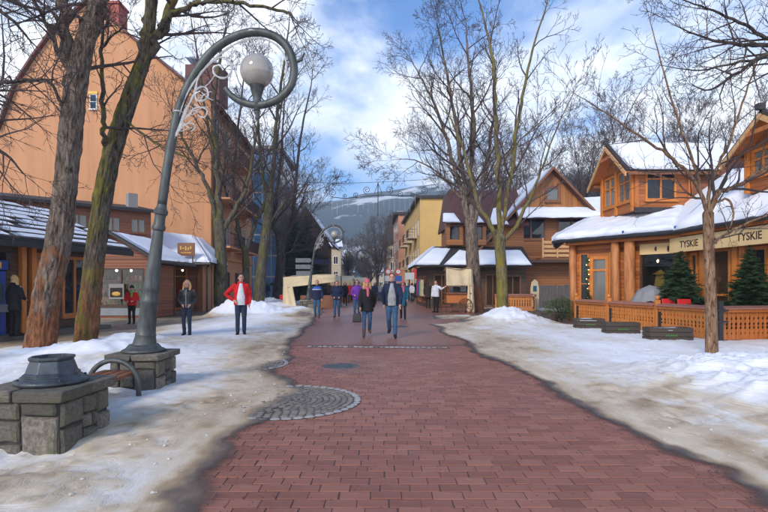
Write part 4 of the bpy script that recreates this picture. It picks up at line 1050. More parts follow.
def snow_sheet(name, q, th, parent, mat='roof_snow', n=(26, 14), seed=0, lump=.25, over=.05):
    """a soft blanket of snow lying on the quad q (eave0, eave1, ridge1, ridge0)"""
    q = [Vector(p) for p in q]; nu, nv = n
    nrm = (q[1]-q[0]).cross(q[3]-q[0]).normalized()
    if nrm.z < 0: nrm = -nrm
    us = np.linspace(0, 1, nu); vs = np.linspace(0, 1, nv); V_ = []; 
    dn = (q[0]-q[3]).normalized()
    for v in vs:
        for u in us:
            p = q[0]*(1-u)*(1-v)+q[1]*u*(1-v)+q[2]*u*v+q[3]*(1-u)*v
            e = min(1, min(u, 1-u)*(q[1]-q[0]).length/.35, min(v, 1-v)*(q[3]-q[0]).length/.35)
            e = math.sqrt(max(0, 1-(1-e)**2))
            nz_ = float(fbm(p.x*.8+p.y*.3, p.y*.8+p.z, None, 3, seed)); n2_ = float(fbm(p.x*3, p.y*3+p.z*3, None, 2, seed+9))
            edge = v < 1e-6
            pp = p+nrm*(th*e*(1+1.5*lump*nz_+.22*n2_)+.004)+(dn*over*(1+1.6*nz_+1.4*n2_) if v < .15 else Vector((0, 0, 0)))
            V_.append(tuple(pp))
    k = len(V_); fs = [(i*nu+j, i*nu+j+1, (i+1)*nu+j+1, (i+1)*nu+j) for i in range(nv-1) for j in range(nu-1)]
    bd = [j for j in range(nu)]+[i*nu+nu-1 for i in range(1, nv)]+[(nv-1)*nu+j for j in range(nu-2, -1, -1)]+[i*nu for i in range(nv-2, 0, -1)]
    for b_ in bd: p = Vector(V_[b_])-nrm*.012; V_.append(tuple(p))
    m_ = len(bd); fs += [(bd[i], bd[(i+1) % m_], k+(i+1) % m_, k+i) for i in range(m_)]
    return MB().add(V_, fs).build(name, MT[mat], parent, True, True)
def roof(parent, q, t_, mat, name='roof'):
    q = [Vector(p) for p in q]
    if (q[1]-q[0]).cross(q[3]-q[0]).z < 0: q = [q[1], q[0], q[3], q[2]]
    return MB().quadslab(q, t_).build(name, MT[mat], parent)
def poly_wall(parent, F, poly, th, mat, name='wall'):
    mb = MB(); mb.prism(poly, lambda a, z, d: F.P(a, z, -d), th); return mb.build(name, MT[mat], parent, True, False, True)
def text_obj(txt, size, parent, F, a, z, n, mat, ext=.004, name='lettering', bold=.012, sx=1.0):
    cu = bpy.data.curves.new('lettering', 'FONT'); cu.body = txt; cu.size = size; cu.extrude = ext; cu.offset = bold*size; cu.align_x = 'CENTER'; cu.align_y = 'CENTER'
    tmp = bpy.data.objects.new('tmp', cu); COL.objects.link(tmp); dg = bpy.context.evaluated_depsgraph_get(); dg.update()
    me = bpy.data.meshes.new_from_object(tmp.evaluated_get(dg)); bpy.data.objects.remove(tmp)
    o = link(name, me, MT[mat], parent)
    me.materials.clear(); me.materials.append(MT[mat])
    d = F.d if F.d.cross(Vector((0, 0, 1))).dot(F.n) > 0 else -F.d
    m_ = Matrix((( d.x*sx, 0, F.n.x, 0), (d.y*sx, 0, F.n.y, 0), (0, 1, 0, 0), (0, 0, 0, 1)))
    o.matrix_local = Matrix.Translation(Vector(F.P(a, z, n))-origin(parent)) @ m_
    return o

# ------------------------------------------------------------------ orange gabled house
oh = thing('orange_house', (-12.4, 34, 0), 'tall orange house with a blank gable and red chimney', 'house')
GY = 34.0; k_ = GY/512
gp = [(-12, 330), (-12, 165), (0, 131), (17, 86), (36, 57), (56, 30), (90, 2), (122, 30), (152, 55), (182, 80), (211, 101), (211, 330)]
FG = Face((px(-12, 285, GY).x, GY), (px(211, 285, GY).x, GY))
gw = [((a+12)*k_, 1.55+(285-b)*k_) for a, b in gp]
poly_wall(oh, FG, [(a, max(0, b)) for a, b in gw], .4, 'orange_plaster')
cx1 = px(211, 285, GY).x; c0 = (cx1, GY); c1 = (cx1-.05*13, GY+13)
FS = Face(c0, c1); zt = gw[-2][1]
ops = []
for fl in range(4):
    z = 1.0+fl*3.3 if fl else 0.3
    for a in (1.0, 3.7, 6.6, 9.6): ops.append((a, a+1.35, z+.2 if fl else .2, z+2.1 if fl else 2.5))
mb = MB(); FS.wall(mb, 0, zt, ops, .4, .02); mb.build('side_wall', MT['orange_trim'], oh)
for i, o_ in enumerate(ops):
    window(oh, FS, o_[0], o_[1], o_[2], o_[3], 'white_frame' if i > 3 else 'wood_dark', 'glass_curtain' if i % 3 else 'glass', 2, 1, .08, depth=.15, out=-.03)
for (a, z) in ((.6, 4.2), (6.2, 4.2), (.6, 7.5), (6.2, 7.5), (3.3, 10.6)):
    b_ = MB(); FS.box(b_, a, a+4.6, z-.12, z, .002, 1.1); bo = b_.build('balcony', MT['orange_trim'], oh)
    b_ = MB(); FS.box(b_, a, a+4.6, z+.9, z+.96, 1.04, 1.1)
    for q in range(24): FS.box(b_, a+.02+q*.197, a+.05+q*.197, z, z+.9, 1.06, 1.09)
    for e in (a, a+4.56): FS.box(b_, e, e+.04, z+.9, z+.95, .01, 1.04); FS.box(b_, e, e+.04, z+.45, z+.49, .01, 1.04)
    b_.build('railing', MT['maroon_roof'], bo)
b_ = MB(); FS.box(b_, .0, 13, 3.35, 3.6, .005, .18); b_.build('cornice', MT['orange_trim'], oh)
b_ = MB(); b_.tube([FS.P(.35, .2, .14), FS.P(.35, zt-.3, .14)], .075, 8); b_.build('downpipe', MT['wood_dark'], oh)
b_ = MB(); FS.box(b_, 1.0, 3.2, 2.75, 3.25, .02, .14); b_.build('shop_sign', MT['yellow_paint'], oh)
# roof: bands following the gable outline, back along the ridge
bk = Vector((-.05*13, 13, 0))
for i in range(2, 11 if False else 10):
    A = Vector(FG.P(gw[i][0], gw[i][1]+.03, .3)); B = Vector(FG.P(gw[i+1][0], gw[i+1][1]+.03, .3))
    if i == 9: B += (B-A).normalized()*.7
    nrm = Vector((-(B-A).z, 0, (B-A).x)).normalized(); A2, B2 = A+nrm*.13, B+nrm*.13
    mb = MB(); mb.hexa([A, B, B+bk, A+bk, A2, B2, B2+bk, A2+bk]); mb.build('roof', MT['red_tile'], oh, True, False, True)
    if i >= 6 and i != 6:
        mb = MB(); q = [B2+nrm*.01+Vector((0, .5, 0)), B2+bk+nrm*.01, A2+bk+nrm*.01, A2+nrm*.01+Vector((0, .5, 0))]
        snow_sheet('roof_snow', q, .12, oh, n=(20, 8), seed=i)
p = px(111.5, 30, 35.4); mb = MB(); mb.box(p.x-.75, p.x+.75, 34.9, 36.1, p.z-2.0, p.z+1.55); mb.build('chimney', MT['red_brick'], oh)
mb = MB(); mb.box(p.x-.85, p.x+.85, 34.8, 36.2, p.z+1.55, p.z+1.72); mb.build('chimney_cap', MT['red_brick'], oh)
a = (93.5+12)*k_; z = 1.55+(285-101)*k_
window(oh, FG, a-.24, a+.24, z-.55, z+.45, 'white_frame', 'glass', 1, 2, .05, depth=-.005, out=.05)
mb = MB(); FG.box(mb, a-.3, a+.3, z+.46, z+.62, .002, .09); mb.build('lintel', MT['yellow_paint'], oh)
# dormer on the street-side roof
p = px(203, 84, 37); mb = MB(); mb.box(p.x-.9, p.x+1.5, 36, 38, p.z-1.5, p.z+1.0); mb.build('dormer', MT['red_tile'], oh)
snow_sheet('dormer_snow', [(p.x+1.55, 35.9, p.z+1.02), (p.x+1.55, 38.1, p.z+1.02), (p.x-.9, 38.1, p.z+1.5), (p.x-.9, 35.9, p.z+1.5)], .16, oh, n=(12, 8))

# ------------------------------------------------------------------ glass office block behind
gb = thing('glass_building', (-14, 62, 0), 'blue glass office block behind the orange house', 'building')
FB = Face((-19, 62), (-12.6, 62)); FB2 = Face((-12.6, 62), (-13.0, 74))
for F_, cols in ((FB, 6), (FB2, 9)):
    mb = MB(); F_.box(mb, 0, F_.L, 0, 18, -.3, 0); mb.build('wall', MT['grey_plaster'], gb)
    st = F_.L/cols
    for i in range(cols):
        for j in range(7):
            mb = MB(); F_.box(mb, i*st+.06, (i+1)*st-.06, j*2.55+.12, (j+1)*2.55-.1, .01, .06); mb.build('glass_panel', MT['glass_blue'], gb)
mb = MB(); mb.box(-19.2, -12.4, 61.8, 74, 18, 18.4); mb.build('roof', MT['grey_plaster'], gb)

# ------------------------------------------------------------------ shops on the left
# long kiosk along the pavement
kz = .12
ks = thing('kiosk', (-10.6, 16, 0), 'low dark wooden kiosk behind the old trees, snow striping its roof', 'kiosk')
KF = Face((-11.35, 12.4), (-10.35, 18.2))
ops = [(.3, 2.6, kz, 2.5), (3.4, 4.35, kz, 2.55), (4.5, 5.6, .5, 2.5)]
mb = MB(); KF.wall(mb, kz, 2.9, ops, .15); mb.build('wall', MT['dark_boards'], ks)
mb = MB(); KF.box(mb, 0, KF.L, 0, 3.0, -3.2, -3.0); KF.box(mb, 0, .15, 0, 3.0, -3.0, -.16); mb.build('back_wall', MT['interior_dark'], ks)
mb = MB(); KF.box(mb, -.2, KF.L+.3, 0, kz, -3.2, .5); mb.build('step', MT['stone'], ks)
KE = Face(KF.P(KF.L, 0, -.02)[:2], KF.P(KF.L, 0, -3.2)[:2]); mb = MB(); KE.wall(mb, kz, 2.9, [(.6, 2.4, .7, 2.3)], .12, .0); mb.build('end_wall', MT['kiosk_wall'], ks)
window(ks, KE, .6, 2.4, .7, 2.3, 'wood_brown', 'glass_warm', 2, 1)
window(ks, KF, 3.4, 4.35, kz, 2.55, 'wood_orange', 'glass_curtain', 1, 2, .13, 'door', False, ftop=.75)
window(ks, KF, 4.5, 5.6, .5, 2.5, 'wood_orange', 'glass', 2, 1, .1)
for a in (.06, 2.85, 3.2, 5.75): mb = MB(); KF.box(mb, a, a+.16, kz, 2.9, .003, .14); mb.build('post', MT['wood_gold'], ks)
def KP(a, z, n): return Vector(KF.P(a, z, n))
e0, e1, r1, r0 = KP(-.6, 2.82, .85), KP(KF.L+1.0, 2.82, .85), KP(KF.L+.6, 4.35, -2.4), KP(-.6, 4.35, -2.4)
roof(ks, [e0, e1, r1, r0], .10, 'dark_roof')
for k in range(8):           # tile courses, snow lying on each
    f0, f1 = k/8+.012, (k+1)/8
    A, B, C, D = e0.lerp(r0, f0), e1.lerp(r1, f0), e1.lerp(r1, f1), e0.lerp(r0, f1)
    up = Vector((0, 0, .055)); mb = MB(); mb.quadslab([A+up, B+up, C+up*.3, D+up*.3], .05); mb.build('roof_course', MT['dark_roof'], ks)
    rg = random.Random(k+3); s0 = .0
    while s0 < .96:
        s1 = min(1, s0+rg.uniform(.25, .6)); lo_, hi_ = .30+rg.uniform(-.1, .12), .98
        q = [A.lerp(B, s0).lerp(D.lerp(C, s0), lo_)+up, A.lerp(B, s1).lerp(D.lerp(C, s1), lo_)+up, A.lerp(B, s1).lerp(D.lerp(C, s1), hi_)+up*.7, A.lerp(B, s0).lerp(D.lerp(C, s0), hi_)+up*.7]
        snow_sheet('roof_snow', q, .05, ks, n=(14, 6), seed=k*7+int(s0*10), lump=.6, over=.02); s0 = s1+rg.uniform(.02, .06)
mb = MB(); F_ = Face(e0[:2], e1[:2]); F_.box(mb, 0, F_.L, 2.62, 2.79, -.02, .04); mb.build('gutter', MT['dark_metal'], ks)
# cash machine beside the blond shopper
am = thing('cash_machine', (-10.75, 14.0, kz), 'blue and yellow cash machine set before the kiosk', 'cash machine')
for j, (a0, a1) in enumerate(((.55, 1.35), (1.5, 2.3))):
    mb = MB(); KF.box(mb, a0, a1, kz, 1.95, -.2, .16); o = mb.build('cabinet', MT['atm_blue'], am); bevel(o, .02)
    mb = MB(); KF.box(mb, a0+.1, a1-.1, 1.05, 1.6, .165, .18); mb.build('screen', MT['screen'], am)
    mb = MB(); KF.box(mb, a0+.06, a1-.06, .78, 1.0, .162, .32); o = mb.build('keypad_shelf', MT['atm_grey'], am); bevel(o, .02)
    mb = MB(); KF.box(mb, a0+.25, a1-.25, .3, .62, .165, .175); mb.build('yellow_panel', MT['yellow_paint'], am)
    mb = MB(); KF.box(mb, a0-.02, a1+.02, 1.98, 2.25, -.1, .20); mb.build('header', MT['yellow_paint' if j == 0 else 'atm_blue'], am)
    mb = MB(); KF.box(mb, a0+.2, a1-.2, 2.03, 2.2, .204, .212); mb.build('emblem', MT['atm_blue' if j == 0 else 'yellow_paint'], am)
# gable-fronted shop
sb = thing('gable_shop', (-12.5, 24, 0), 'brown wooden shop with a lit display window under a low gable', 'shop')
SF_ = Face((-14.8, 24), (-10.75, 24))
mb = MB(); SF_.wall(mb, 0, 2.75, [(.4, 3.55, .55, 2.35)], .16); mb.build('wall', MT['kiosk_wall'], sb)
w_ = window(sb, SF_, .4, 3.55, .55, 2.35, 'wood_dark', 'glass_clear', 3, 1, .07, 'display_window')
mb = MB(); SF_.box(mb, .4, 3.55, .12, .5, .003, .06); mb.build('panel', MT['atm_grey'], sb)
poly_wall(sb, SF_, [(-.1, 2.76), (4.15, 2.76), (2.0, 3.95)], .16, 'kiosk_wall', 'gable')
mb = MB(); mb.box(-14.7, -10.8, 26.3, 26.5, 0, 2.9); mb.box(-14.7, -10.8, 24.2, 26.3, 2.55, 2.62); mb.build('interior', MT['interior'], sb)
mb = MB(); mb.box(-10.95, -10.8, 24.2, 26.4, 0, 2.9); mb.build('side_wall', MT['kiosk_wall'], sb)
rg = random.Random(2)
for z in (.55, .95, 1.35, 1.75):
    mb = MB(); mb.box(-14.3, -11.2, 25.2, 25.6, z, z+.03); mb.build('shelf', MT['wood_orange'], sb)
    for k in range(14):
        x = -14.2+k*.215; h = rg.uniform(.12, .28)
        nm = rg.choice(['c_red', 'gold', 'wood_gold', 'c_beige', 'c_brown', 'c_lime', 'c_white'])
        MB().lathe([(.05, 0), (.07, h*.3), (.06, h*.7), (.03, h)], (x, 25.35, z+.03), 8).build('goods', MT[nm], sb)
for x in (-13.6, -12.9, -12.2, -11.5):
    MB().ell((x, 24.7, 2.25), (.05, .05, .06), 8, 6).build('bulb', MT['bulb_shop'], sb)
a = SF_
roof(sb, [SF_.P(4.55, 2.62, .55), SF_.P(4.55, 2.62, -4), SF_.P(2.0, 4.1, -4), SF_.P(2.0, 4.1, .55)], .09, 'dark_roof')
roof(sb, [SF_.P(-.55, 2.62, -4), SF_.P(-.55, 2.62, .55), SF_.P(2.0, 4.1, .55), SF_.P(2.0, 4.1, -4)], .09, 'dark_roof')
snow_sheet('roof_snow', [SF_.P(4.35, 2.76, .2), SF_.P(4.35, 2.76, -3.9), SF_.P(2.15, 4.04, -3.9), SF_.P(2.15, 4.04, .2)], .10, sb, n=(18, 12), seed=3)
mb = MB(); FBd = Face((-12.9, 23.93), (-12.1, 23.93)); FBd.box(mb, .1, .8, .9, 1.6, .09, .12); mb.build('poster', MT['grey_plaster'], sb)
mb = MB(); FBd.box(mb, .16, .74, .98, 1.42, .125, .13); mb.build('poster_print', MT['c_darkbrown'], sb)
mb = MB(); mb.ell(FBd.P(.45, 1.14, .132), (.2, .012, .1), 12, 6); mb.build('poster_dish', MT['gold'], sb)
# upper storey behind
us = thing('upper_storey', (-13, 28, 0), 'brown boarded upper storey with small windows against the orange gable', 'building')
UF = Face((-20.5, 22.2), (-13.2, 29.0))
mb = MB(); UF.wall(mb, 0, 5.75, [(q, q+.8, 4.45, 5.25) for q in (2.3, 3.6, 6.0, 7.6, 8.9)], .2); mb.build('wall', MT['kiosk_wall'], us)
for q in (2.3, 3.6, 6.0, 7.6, 8.9): window(us, UF, q, q+.8, 4.45, 5.25, 'wood_brown', 'glass_curtain', 2, 1, .06)
roof(us, [UF.P(-.4, 5.75, .45), UF.P(UF.L+.3, 5.75, .45), UF.P(UF.L+.3, 6.45, -3.4), UF.P(-.4, 6.45, -3.4)], .16, 'dark_roof')
mb = MB(); UF.box(mb, 0, UF.L, 0, 5.6, -3.2, -.25); mb.build('core', MT['dark_boards'], us)
mb = MB(); UF.box(mb, 9.0, 9.5, 5.8, 6.75, -1.2, -.7); mb.build('chimney', MT['grey_plaster'], us)
# hipped shop with the thick snow roof
sh = thing('corner_shop', (-12.6, 30.5, 0), 'glass-fronted shop under a broad snowy roof with a hanging sign', 'shop')
HF = Face((-15.6, 30.2), (-10.75, 30.2)); HS = Face((-10.75, 30.2), (-11.2, 33.6))
ops = [(.3, 1.5, .12, 2.55), (1.8, 2.75, .12, 2.55), (3.0, 4.0, .12, 2.55)]
mb = MB(); HF.wall(mb, 0, 2.95, ops, .16); mb.build('wall', MT['kiosk_wall'], sh)
for o_ in ops: window(sh, HF, *o_, 'wood_orange', 'glass_clear', 1, 2, .09, 'shop_door', False, ftop=.8)
mb = MB(); HS.wall(mb, 0, 2.95, [], .16, .17); mb.build('side_wall', MT['orange_trim'], sh)
mb = MB(); mb.box(-15.6, -11.1, 32.9, 33.1, 0, 2.9); mb.box(-15.6, -11.1, 30.4, 32.9, 2.7, 2.75); mb.build('interior', MT['interior'], sh)
for k in range(10):
    nm = ['c_red', 'c_pink', 'c_white', 'c_green', 'c_navy', 'c_beige'][k % 6]
    MB().hexa([(-15.3+k*.42, 31.6, .7), (-15.05+k*.42, 31.6, .7), (-15.05+k*.42, 31.9, .7), (-15.3+k*.42, 31.9, .7), (-15.25+k*.42, 31.7, 1.6), (-15.1+k*.42, 31.7, 1.6), (-15.1+k*.42, 31.8, 1.6), (-15.25+k*.42, 31.8, 1.6)]).build('hung_garment', MT[nm], sh)
for x in (-14.8, -13.4, -12.2): MB().ell((x, 31, 2.45), (.06, .06, .07), 8, 6).build('bulb', MT['bulb_shop'], sh)
for a in (.02, 1.55, 2.8, 4.65): mb = MB(); HF.box(mb, a, a+.17, 0, 2.95, .003, .15); mb.build('post', MT['wood_brown'], sh)
ev = [Vector((-15.9, 29.3, 2.86)), Vector((-9.95, 29.3, 2.86)), Vector((-12.1, 32.6, 4.62)), Vector((-15.9, 32.6, 5.1))]
roof(sh, ev, .12, 'dark_roof'); snow_sheet('roof_snow', [v+Vector((0, 0, .02)) for v in ev], .17, sh, n=(40, 20), seed=8)
e2 = [Vector((-9.95, 29.3, 2.86)), Vector((-10.3, 33.9, 2.86)), Vector((-12.2, 33.8, 4.62)), Vector((-12.1, 32.6, 4.62))]
roof(sh, e2, .12, 'dark_roof'); snow_sheet('roof_snow', [v+Vector((0, 0, .02)) for v in e2], .15, sh, n=(20, 14), seed=9)
mb = MB(); mb.tube([(-15.9, 29.22, 2.74), (-9.9, 29.22, 2.74)], .07, 8); mb.build('gutter', MT['dark_metal'], sh)
mb = MB(); mb.tube([(-10.05, 29.4, 2.7), (-10.2, 29.5, 2.55), (-10.2, 29.5, 0)], .05, 8); mb.build('downpipe', MT['dark_metal'], sh)
sg = thing('shop_sign', (-11.2, 29.2, 2.9), 'small brown board sign on the snowy shop roof', 'sign')
SG = Face((-11.75, 29.15), (-10.75, 29.15))
mb = MB(); SG.box(mb, 0, 1.0, 3.2, 3.95, 0, .06); bevel(mb.build('board', MT['wood_brown'], sg), .02)
for k in range(5): mb = MB(); SG.box(mb, .16+k*.14, .25+k*.14, 3.55+.05*math.sin(k*2), 3.72+.04*math.cos(k*3), .062, .07); mb.build('mark', MT['gold'], sg)
mb = MB(); SG.box(mb, .2, .8, 3.36, 3.42, .062, .07); mb.build('mark', MT['gold'], sg)
for a in (.1, .84): mb = MB(); SG.box(mb, a, a+.06, 2.6, 3.2, 0, .05); mb.build('bracket', MT['wood_dark'], sg)

# ------------------------------------------------------------------ dark chalet and pale tower left of the street end
ch = thing('dark_chalet', (-9.5, 70, 0), 'dark steep-roofed chalet with warm windows beyond the spruces', 'house')
CF = Face((-13.6, 70), (-7.6, 70))
ops = [(q, q+.9, z, z+1.3) for q in (.7, 2.4, 4.2) for z in (3.4, 6.0)]
mb = MB(); CF.wall(mb, 0, 7.4, ops, .2); mb.build('wall', MT['dark_boards'], ch)
for o_ in ops: window(ch, CF, *o_, 'wood_orange', 'glass_warm', 2, 1, .1)
poly_wall(ch, CF, [(-.4, 7.42), (6.4, 7.42), (3, 12.0)], .25, 'dark_boards', 'gable')
CS = Face((-7.6, 70), (-8.0, 78)); mb = MB(); CS.wall(mb, 0, 7.4, [], .2, .22); mb.build('side_wall', MT['dark_boards'], ch)
for sg_ in (0, 1):
    A = Vector(CF.P(-.8 if sg_ == 0 else 6.8, 6.9, .8)); B = Vector(CF.P(3, 12.2, .8)); D = Vector((0, 9, 0))
    q = [A+D, A, B, B+D] if sg_ == 0 else [A, A+D, B+D, B]
    roof(ch, q, .2, 'shingle'); snow_sheet('roof_snow', [v+Vector((0, 0, .02)) for v in q], .15, ch, n=(16, 10), seed=4+sg_)
mb = MB(); CF.box(mb, -.3, 6.3, 5.3, 5.42, .005, 1.0); bo = mb.build('balcony', MT['wood_dark'], ch)
mb = MB(); CF.box(mb, -.3, 6.3, 6.2, 6.28, .92, .99)
for q in range(30): CF.box(mb, -.28+q*.22, -.14+q*.22, 5.42, 6.2, .94, .97)
mb.build('railing', MT['wood_dark'], bo)
tw = thing('pale_house', (-7.5, 95, 0), 'narrow pale cream house at the left of the street end', 'house')
TF = Face((-11.5, 95), (-8.0, 95)); TS = Face((-8.0, 95), (-8.6, 103))
ops = [(q, q+.9, z, z+1.5) for q in (.6, 2.1) for z in (2.6, 5.4)]
mb = MB(); TF.wall(mb, 0, 8.6, ops, .25); mb.build('wall', MT['cream_plaster'], tw)
for o_ in ops: window(tw, TF, *o_, 'white_frame', 'glass', 2, 1, .08)
mb = MB(); TS.wall(mb, 0, 8.6, [], .25, .27); mb.build('side_wall', MT['cream_plaster'], tw)
q = [(-11.9, 94.5, 8.6), (-7.6, 94.5, 8.6), (-8.2, 99, 10.4), (-11.9, 99, 10.4)]; roof(tw, q, .2, 'maroon_roof'); snow_sheet('roof_snow', q, .12, tw, n=(14, 10))

# ------------------------------------------------------------------ right side of the street, far end
yb = thing('yellow_building', (4, 54, 0), 'yellow plastered building with a blank wall facing down the street', 'building')
Y0 = 54; YA = Face((3.8, Y0), (9.5, Y0)); YS = Face((3.8, Y0), (3.0, Y0+23))
mb = MB(); YA.wall(mb, 0, 10.7, [], .3); mb.build('wall', MT['yellow_plaster'], yb)
ops = [(q, q+1.2, z, z+1.7) for q in (1.2, 4.0, 7.0, 10.2, 13.6, 17.2, 20.4) for z in (3.9, 7.0)]+[(q, q+1.8, .3, 2.7) for q in (.8, 3.6, 6.8, 10, 13.4, 17, 20)]
mb = MB(); YS.wall(mb, 0, 10.7, ops, .3, .32); mb.build('side_wall', MT['yellow_plaster'], yb)
for i, o_ in enumerate(ops): window(yb, YS, *o_, 'white_frame', 'glass', 2, 1, .1, depth=.15, out=-.02)
for q in (3.2, 9.6, 16.4):
    for z in (3.8, 6.9):
        mb = MB(); YS.box(mb, q, q+3, z-.12, z, .003, 1.0); bo = mb.build('balcony', MT['cream_plaster'], yb)
        mb = MB(); YS.box(mb, q, q+3, z+.85, z+.92, .93, .98)
        for e in range(12): YS.box(mb, q+.02+e*.265, q+.07+e*.265, z, z+.85, .94, .97)
        for e in (q, q+2.95): YS.box(mb, e, e+.05, z+.85, z+.9, .004, .93)
        mb.build('railing', MT['wood_dark'], bo)
mb = MB(); mb.hexa([(3.4, Y0-.3, 10.7), (9.6, Y0-.3, 10.7), (9.6, Y0+23, 10.7), (2.6, Y0+23, 10.7), (3.4, Y0-.3, 10.98), (9.6, Y0-.3, 10.98), (9.6, Y0+23, 10.98), (2.6, Y0+23, 10.98)]); mb.build('roof', MT['dark_roof'], yb)
mb = MB(); YA.box(mb, .5, 2.4, 0, 2.8, .01, .5); mb.build('bay', MT['cream_plaster'], yb)
ra = thing('red_awning', (3.4, 52, 2.2), 'red awning sticking out at the foot of the yellow building', 'awning')
mb = MB(); mb.hexa([(2.4, 51.2, 2.2), (4.8, 51.2, 2.2), (4.8, 53.9, 2.2), (2.4, 53.9, 2.2), (3.1, 52.0, 3.2), (4.5, 52.0, 3.2), (4.5, 53.9, 3.2), (3.1, 53.9, 3.2)]); mb.build('canopy', MT['red_awning'], ra)
for x, y in ((2.5, 51.3), (4.7, 51.3)): mb = MB(); mb.tube([(x, y, 0), (x, y, 2.2)], .04, 6); mb.build('post', MT['dark_metal'], ra)
pk = thing('pink_building', (2.2, 80, 0), 'pinkish building standing just beyond the yellow one', 'building')
PF_ = Face((2.2, 79), (6, 79)); PS = Face((2.2, 79), (1.7, 92))
mb = MB(); PF_.wall(mb, 0, 12.4, [], .3); mb.build('wall', MT['pink_plaster'], pk)
ops = [(q, q+1.2, z, z+1.7) for q in (1, 4, 7, 10) for z in (.8, 4, 7, 9.8)]
mb = MB(); PS.wall(mb, 0, 12.4, ops, .3, .32); mb.build('side_wall', MT['pink_plaster'], pk)
for o_ in ops: window(pk, PS, *o_, 'white_frame', 'glass', 2, 1, .1)
mb = MB(); mb.box(1.4, 6, 78.7, 92, 12.4, 12.8); mb.build('roof', MT['dark_roof'], pk)
dk = thing('mansard_building', (1.2, 96, 0), 'pale building with a tall dark roof at the right of the street end', 'building')
DF = Face((.6, 94), (4.6, 94)); DS = Face((.6, 94), (.0, 106))
ops = [(q, q+1.0, z, z+1.6) for q in (.5, 2.2) for z in (1.0, 4.2, 6.6)]
mb = MB(); DF.wall(mb, 0, 9, ops, .3); mb.build('wall', MT['cream_plaster'], dk)
for o_ in ops: window(dk, DF, *o_, 'white_frame', 'glass', 2, 1, .1)
mb = MB(); DS.wall(mb, 0, 9, [], .3, .32); mb.build('side_wall', MT['grey_plaster'], dk)
mb = MB(); mb.hexa([(.2, 93.6, 9), (5, 93.6, 9), (5, 106, 9), (-.4, 106, 9), (.7, 94.6, 14.4), (5, 94.6, 14.4), (5, 105, 14.4), (.3, 105, 14.4)]); mb.build('roof', MT['dark_roof'], dk)
mb = MB(); mb.box(2.4, 3.6, 97, 98, 14.4, 15.6); mb.build('chimney', MT['grey_plaster'], dk)
for i, (x, y, w, h, d, wm, rm, lab) in enumerate(((-16, 120, 6, 8, 10, 'cream_plaster', 'maroon_roof', 'cream house with red roof far down the left side'), (1.5, 128, 8, 9, 10, 'grey_plaster', 'dark_roof', 'grey house far down the right side'), (-22, 165, 12, 7, 10, 'pink_plaster', 'maroon_roof', 'pinkish house closing the left of the view'), (-7, 190, 11, 8, 9, 'cream_plaster', 'dark_roof', 'snowy-roofed house closing the end of the street'), (10, 175, 11, 9, 10, 'yellow_plaster', 'maroon_roof', 'yellowish house behind the far right roofs'))):
    t_ = thing('distant_house', (x+w/2, y, 0), lab, 'house', 'houses at the end of the street')
    F_ = Face((x, y), (x+w, y)); nw_ = int(w/2.4); ops = [(.8+q*2.4, 1.9+q*2.4, z, z+1.5) for q in range(nw_) for z in (1.2, 4.4)]
    mb = MB(); F_.wall(mb, 0, h*.8, ops, .25); mb.build('wall', MT[wm], t_)
    for o_ in ops: window(t_, F_, *o_, 'white_frame', 'glass', 2, 1, .12)
    for xx in (x, x+w-.25): mb = MB(); mb.box(xx, xx+.25, y+.27, y+d, 0, h*.8); mb.build('side_wall', MT[wm], t_)
    q = [(x-.5, y-.6, h*.8), (x+w+.5, y-.6, h*.8), (x+w+.5, y+d*.5, h*1.25), (x-.5, y+d*.5, h*1.25)]
    roof(t_, q, .2, rm); snow_sheet('roof_snow', q, .15, t_, n=(14, 8), seed=i)
# ------------------------------------------------------------------ wooden house (right, middle distance)
wh = thing('wooden_house', (11.7, 36, 0), 'brown wooden chalet with a steep gable and balcony', 'house')
WX0, WX1, WY = 7.4, 16.2, 36.0
WF = Face((WX0, WY), (WX1, WY)); sx = lambda x: (x-384)/512*WY-WX0; sz = lambda y: 1.55+(285-y)/512*WY
mb = MB(); WF.wall(mb, 0, 3.25, [(.5, 2.0, .2, 2.3)], .2); mb.build('ground_wall', MT['house_wall'], wh)
window(wh, WF, .5, 2.0, .2, 2.3, 'wood_dark', 'glass', 2, 1, .1, 'door', False)
w1 = (sx(516), sx(546), sz(240), sz(217)); w2 = (sx(557), sx(586), sz(241), sz(217))
mb = MB(); WF.wall(mb, 3.27, 6.3, [w1, w2], .2, sx(497)); mb.build('upper_wall', MT['house_wall'], wh)
window(wh, WF, *w1, 'wood_brown', 'glass', 2, 1, .13); window(wh, WF, *w2, 'wood_brown', 'glass', 2, 1, .13)
gxa, gxb, gxc = sx(514), sx(551), sx(588)
poly_wall(wh, WF, [(gxa, 7.02), (gxc, 7.02), (gxb, 9.65)], .2, 'gable_wall', 'gable')
aw = (sx(544.5), sx(560), sz(202), sz(186)); window(wh, WF, *aw, 'wood_brown', 'glass_curtain', 1, 1, .16, depth=-.01, out=.08)
q = [WF.P(sx(514), 6.2, 1.0), WF.P(sx(600), 6.2, 1.0), WF.P(sx(600), 7.0, .02), WF.P(sx(514), 7.0, .02)]
roof(wh, q, .12, 'maroon_roof', 'shelf_roof'); snow_sheet('shelf_snow', q, .16, wh, n=(34, 10), seed=2)
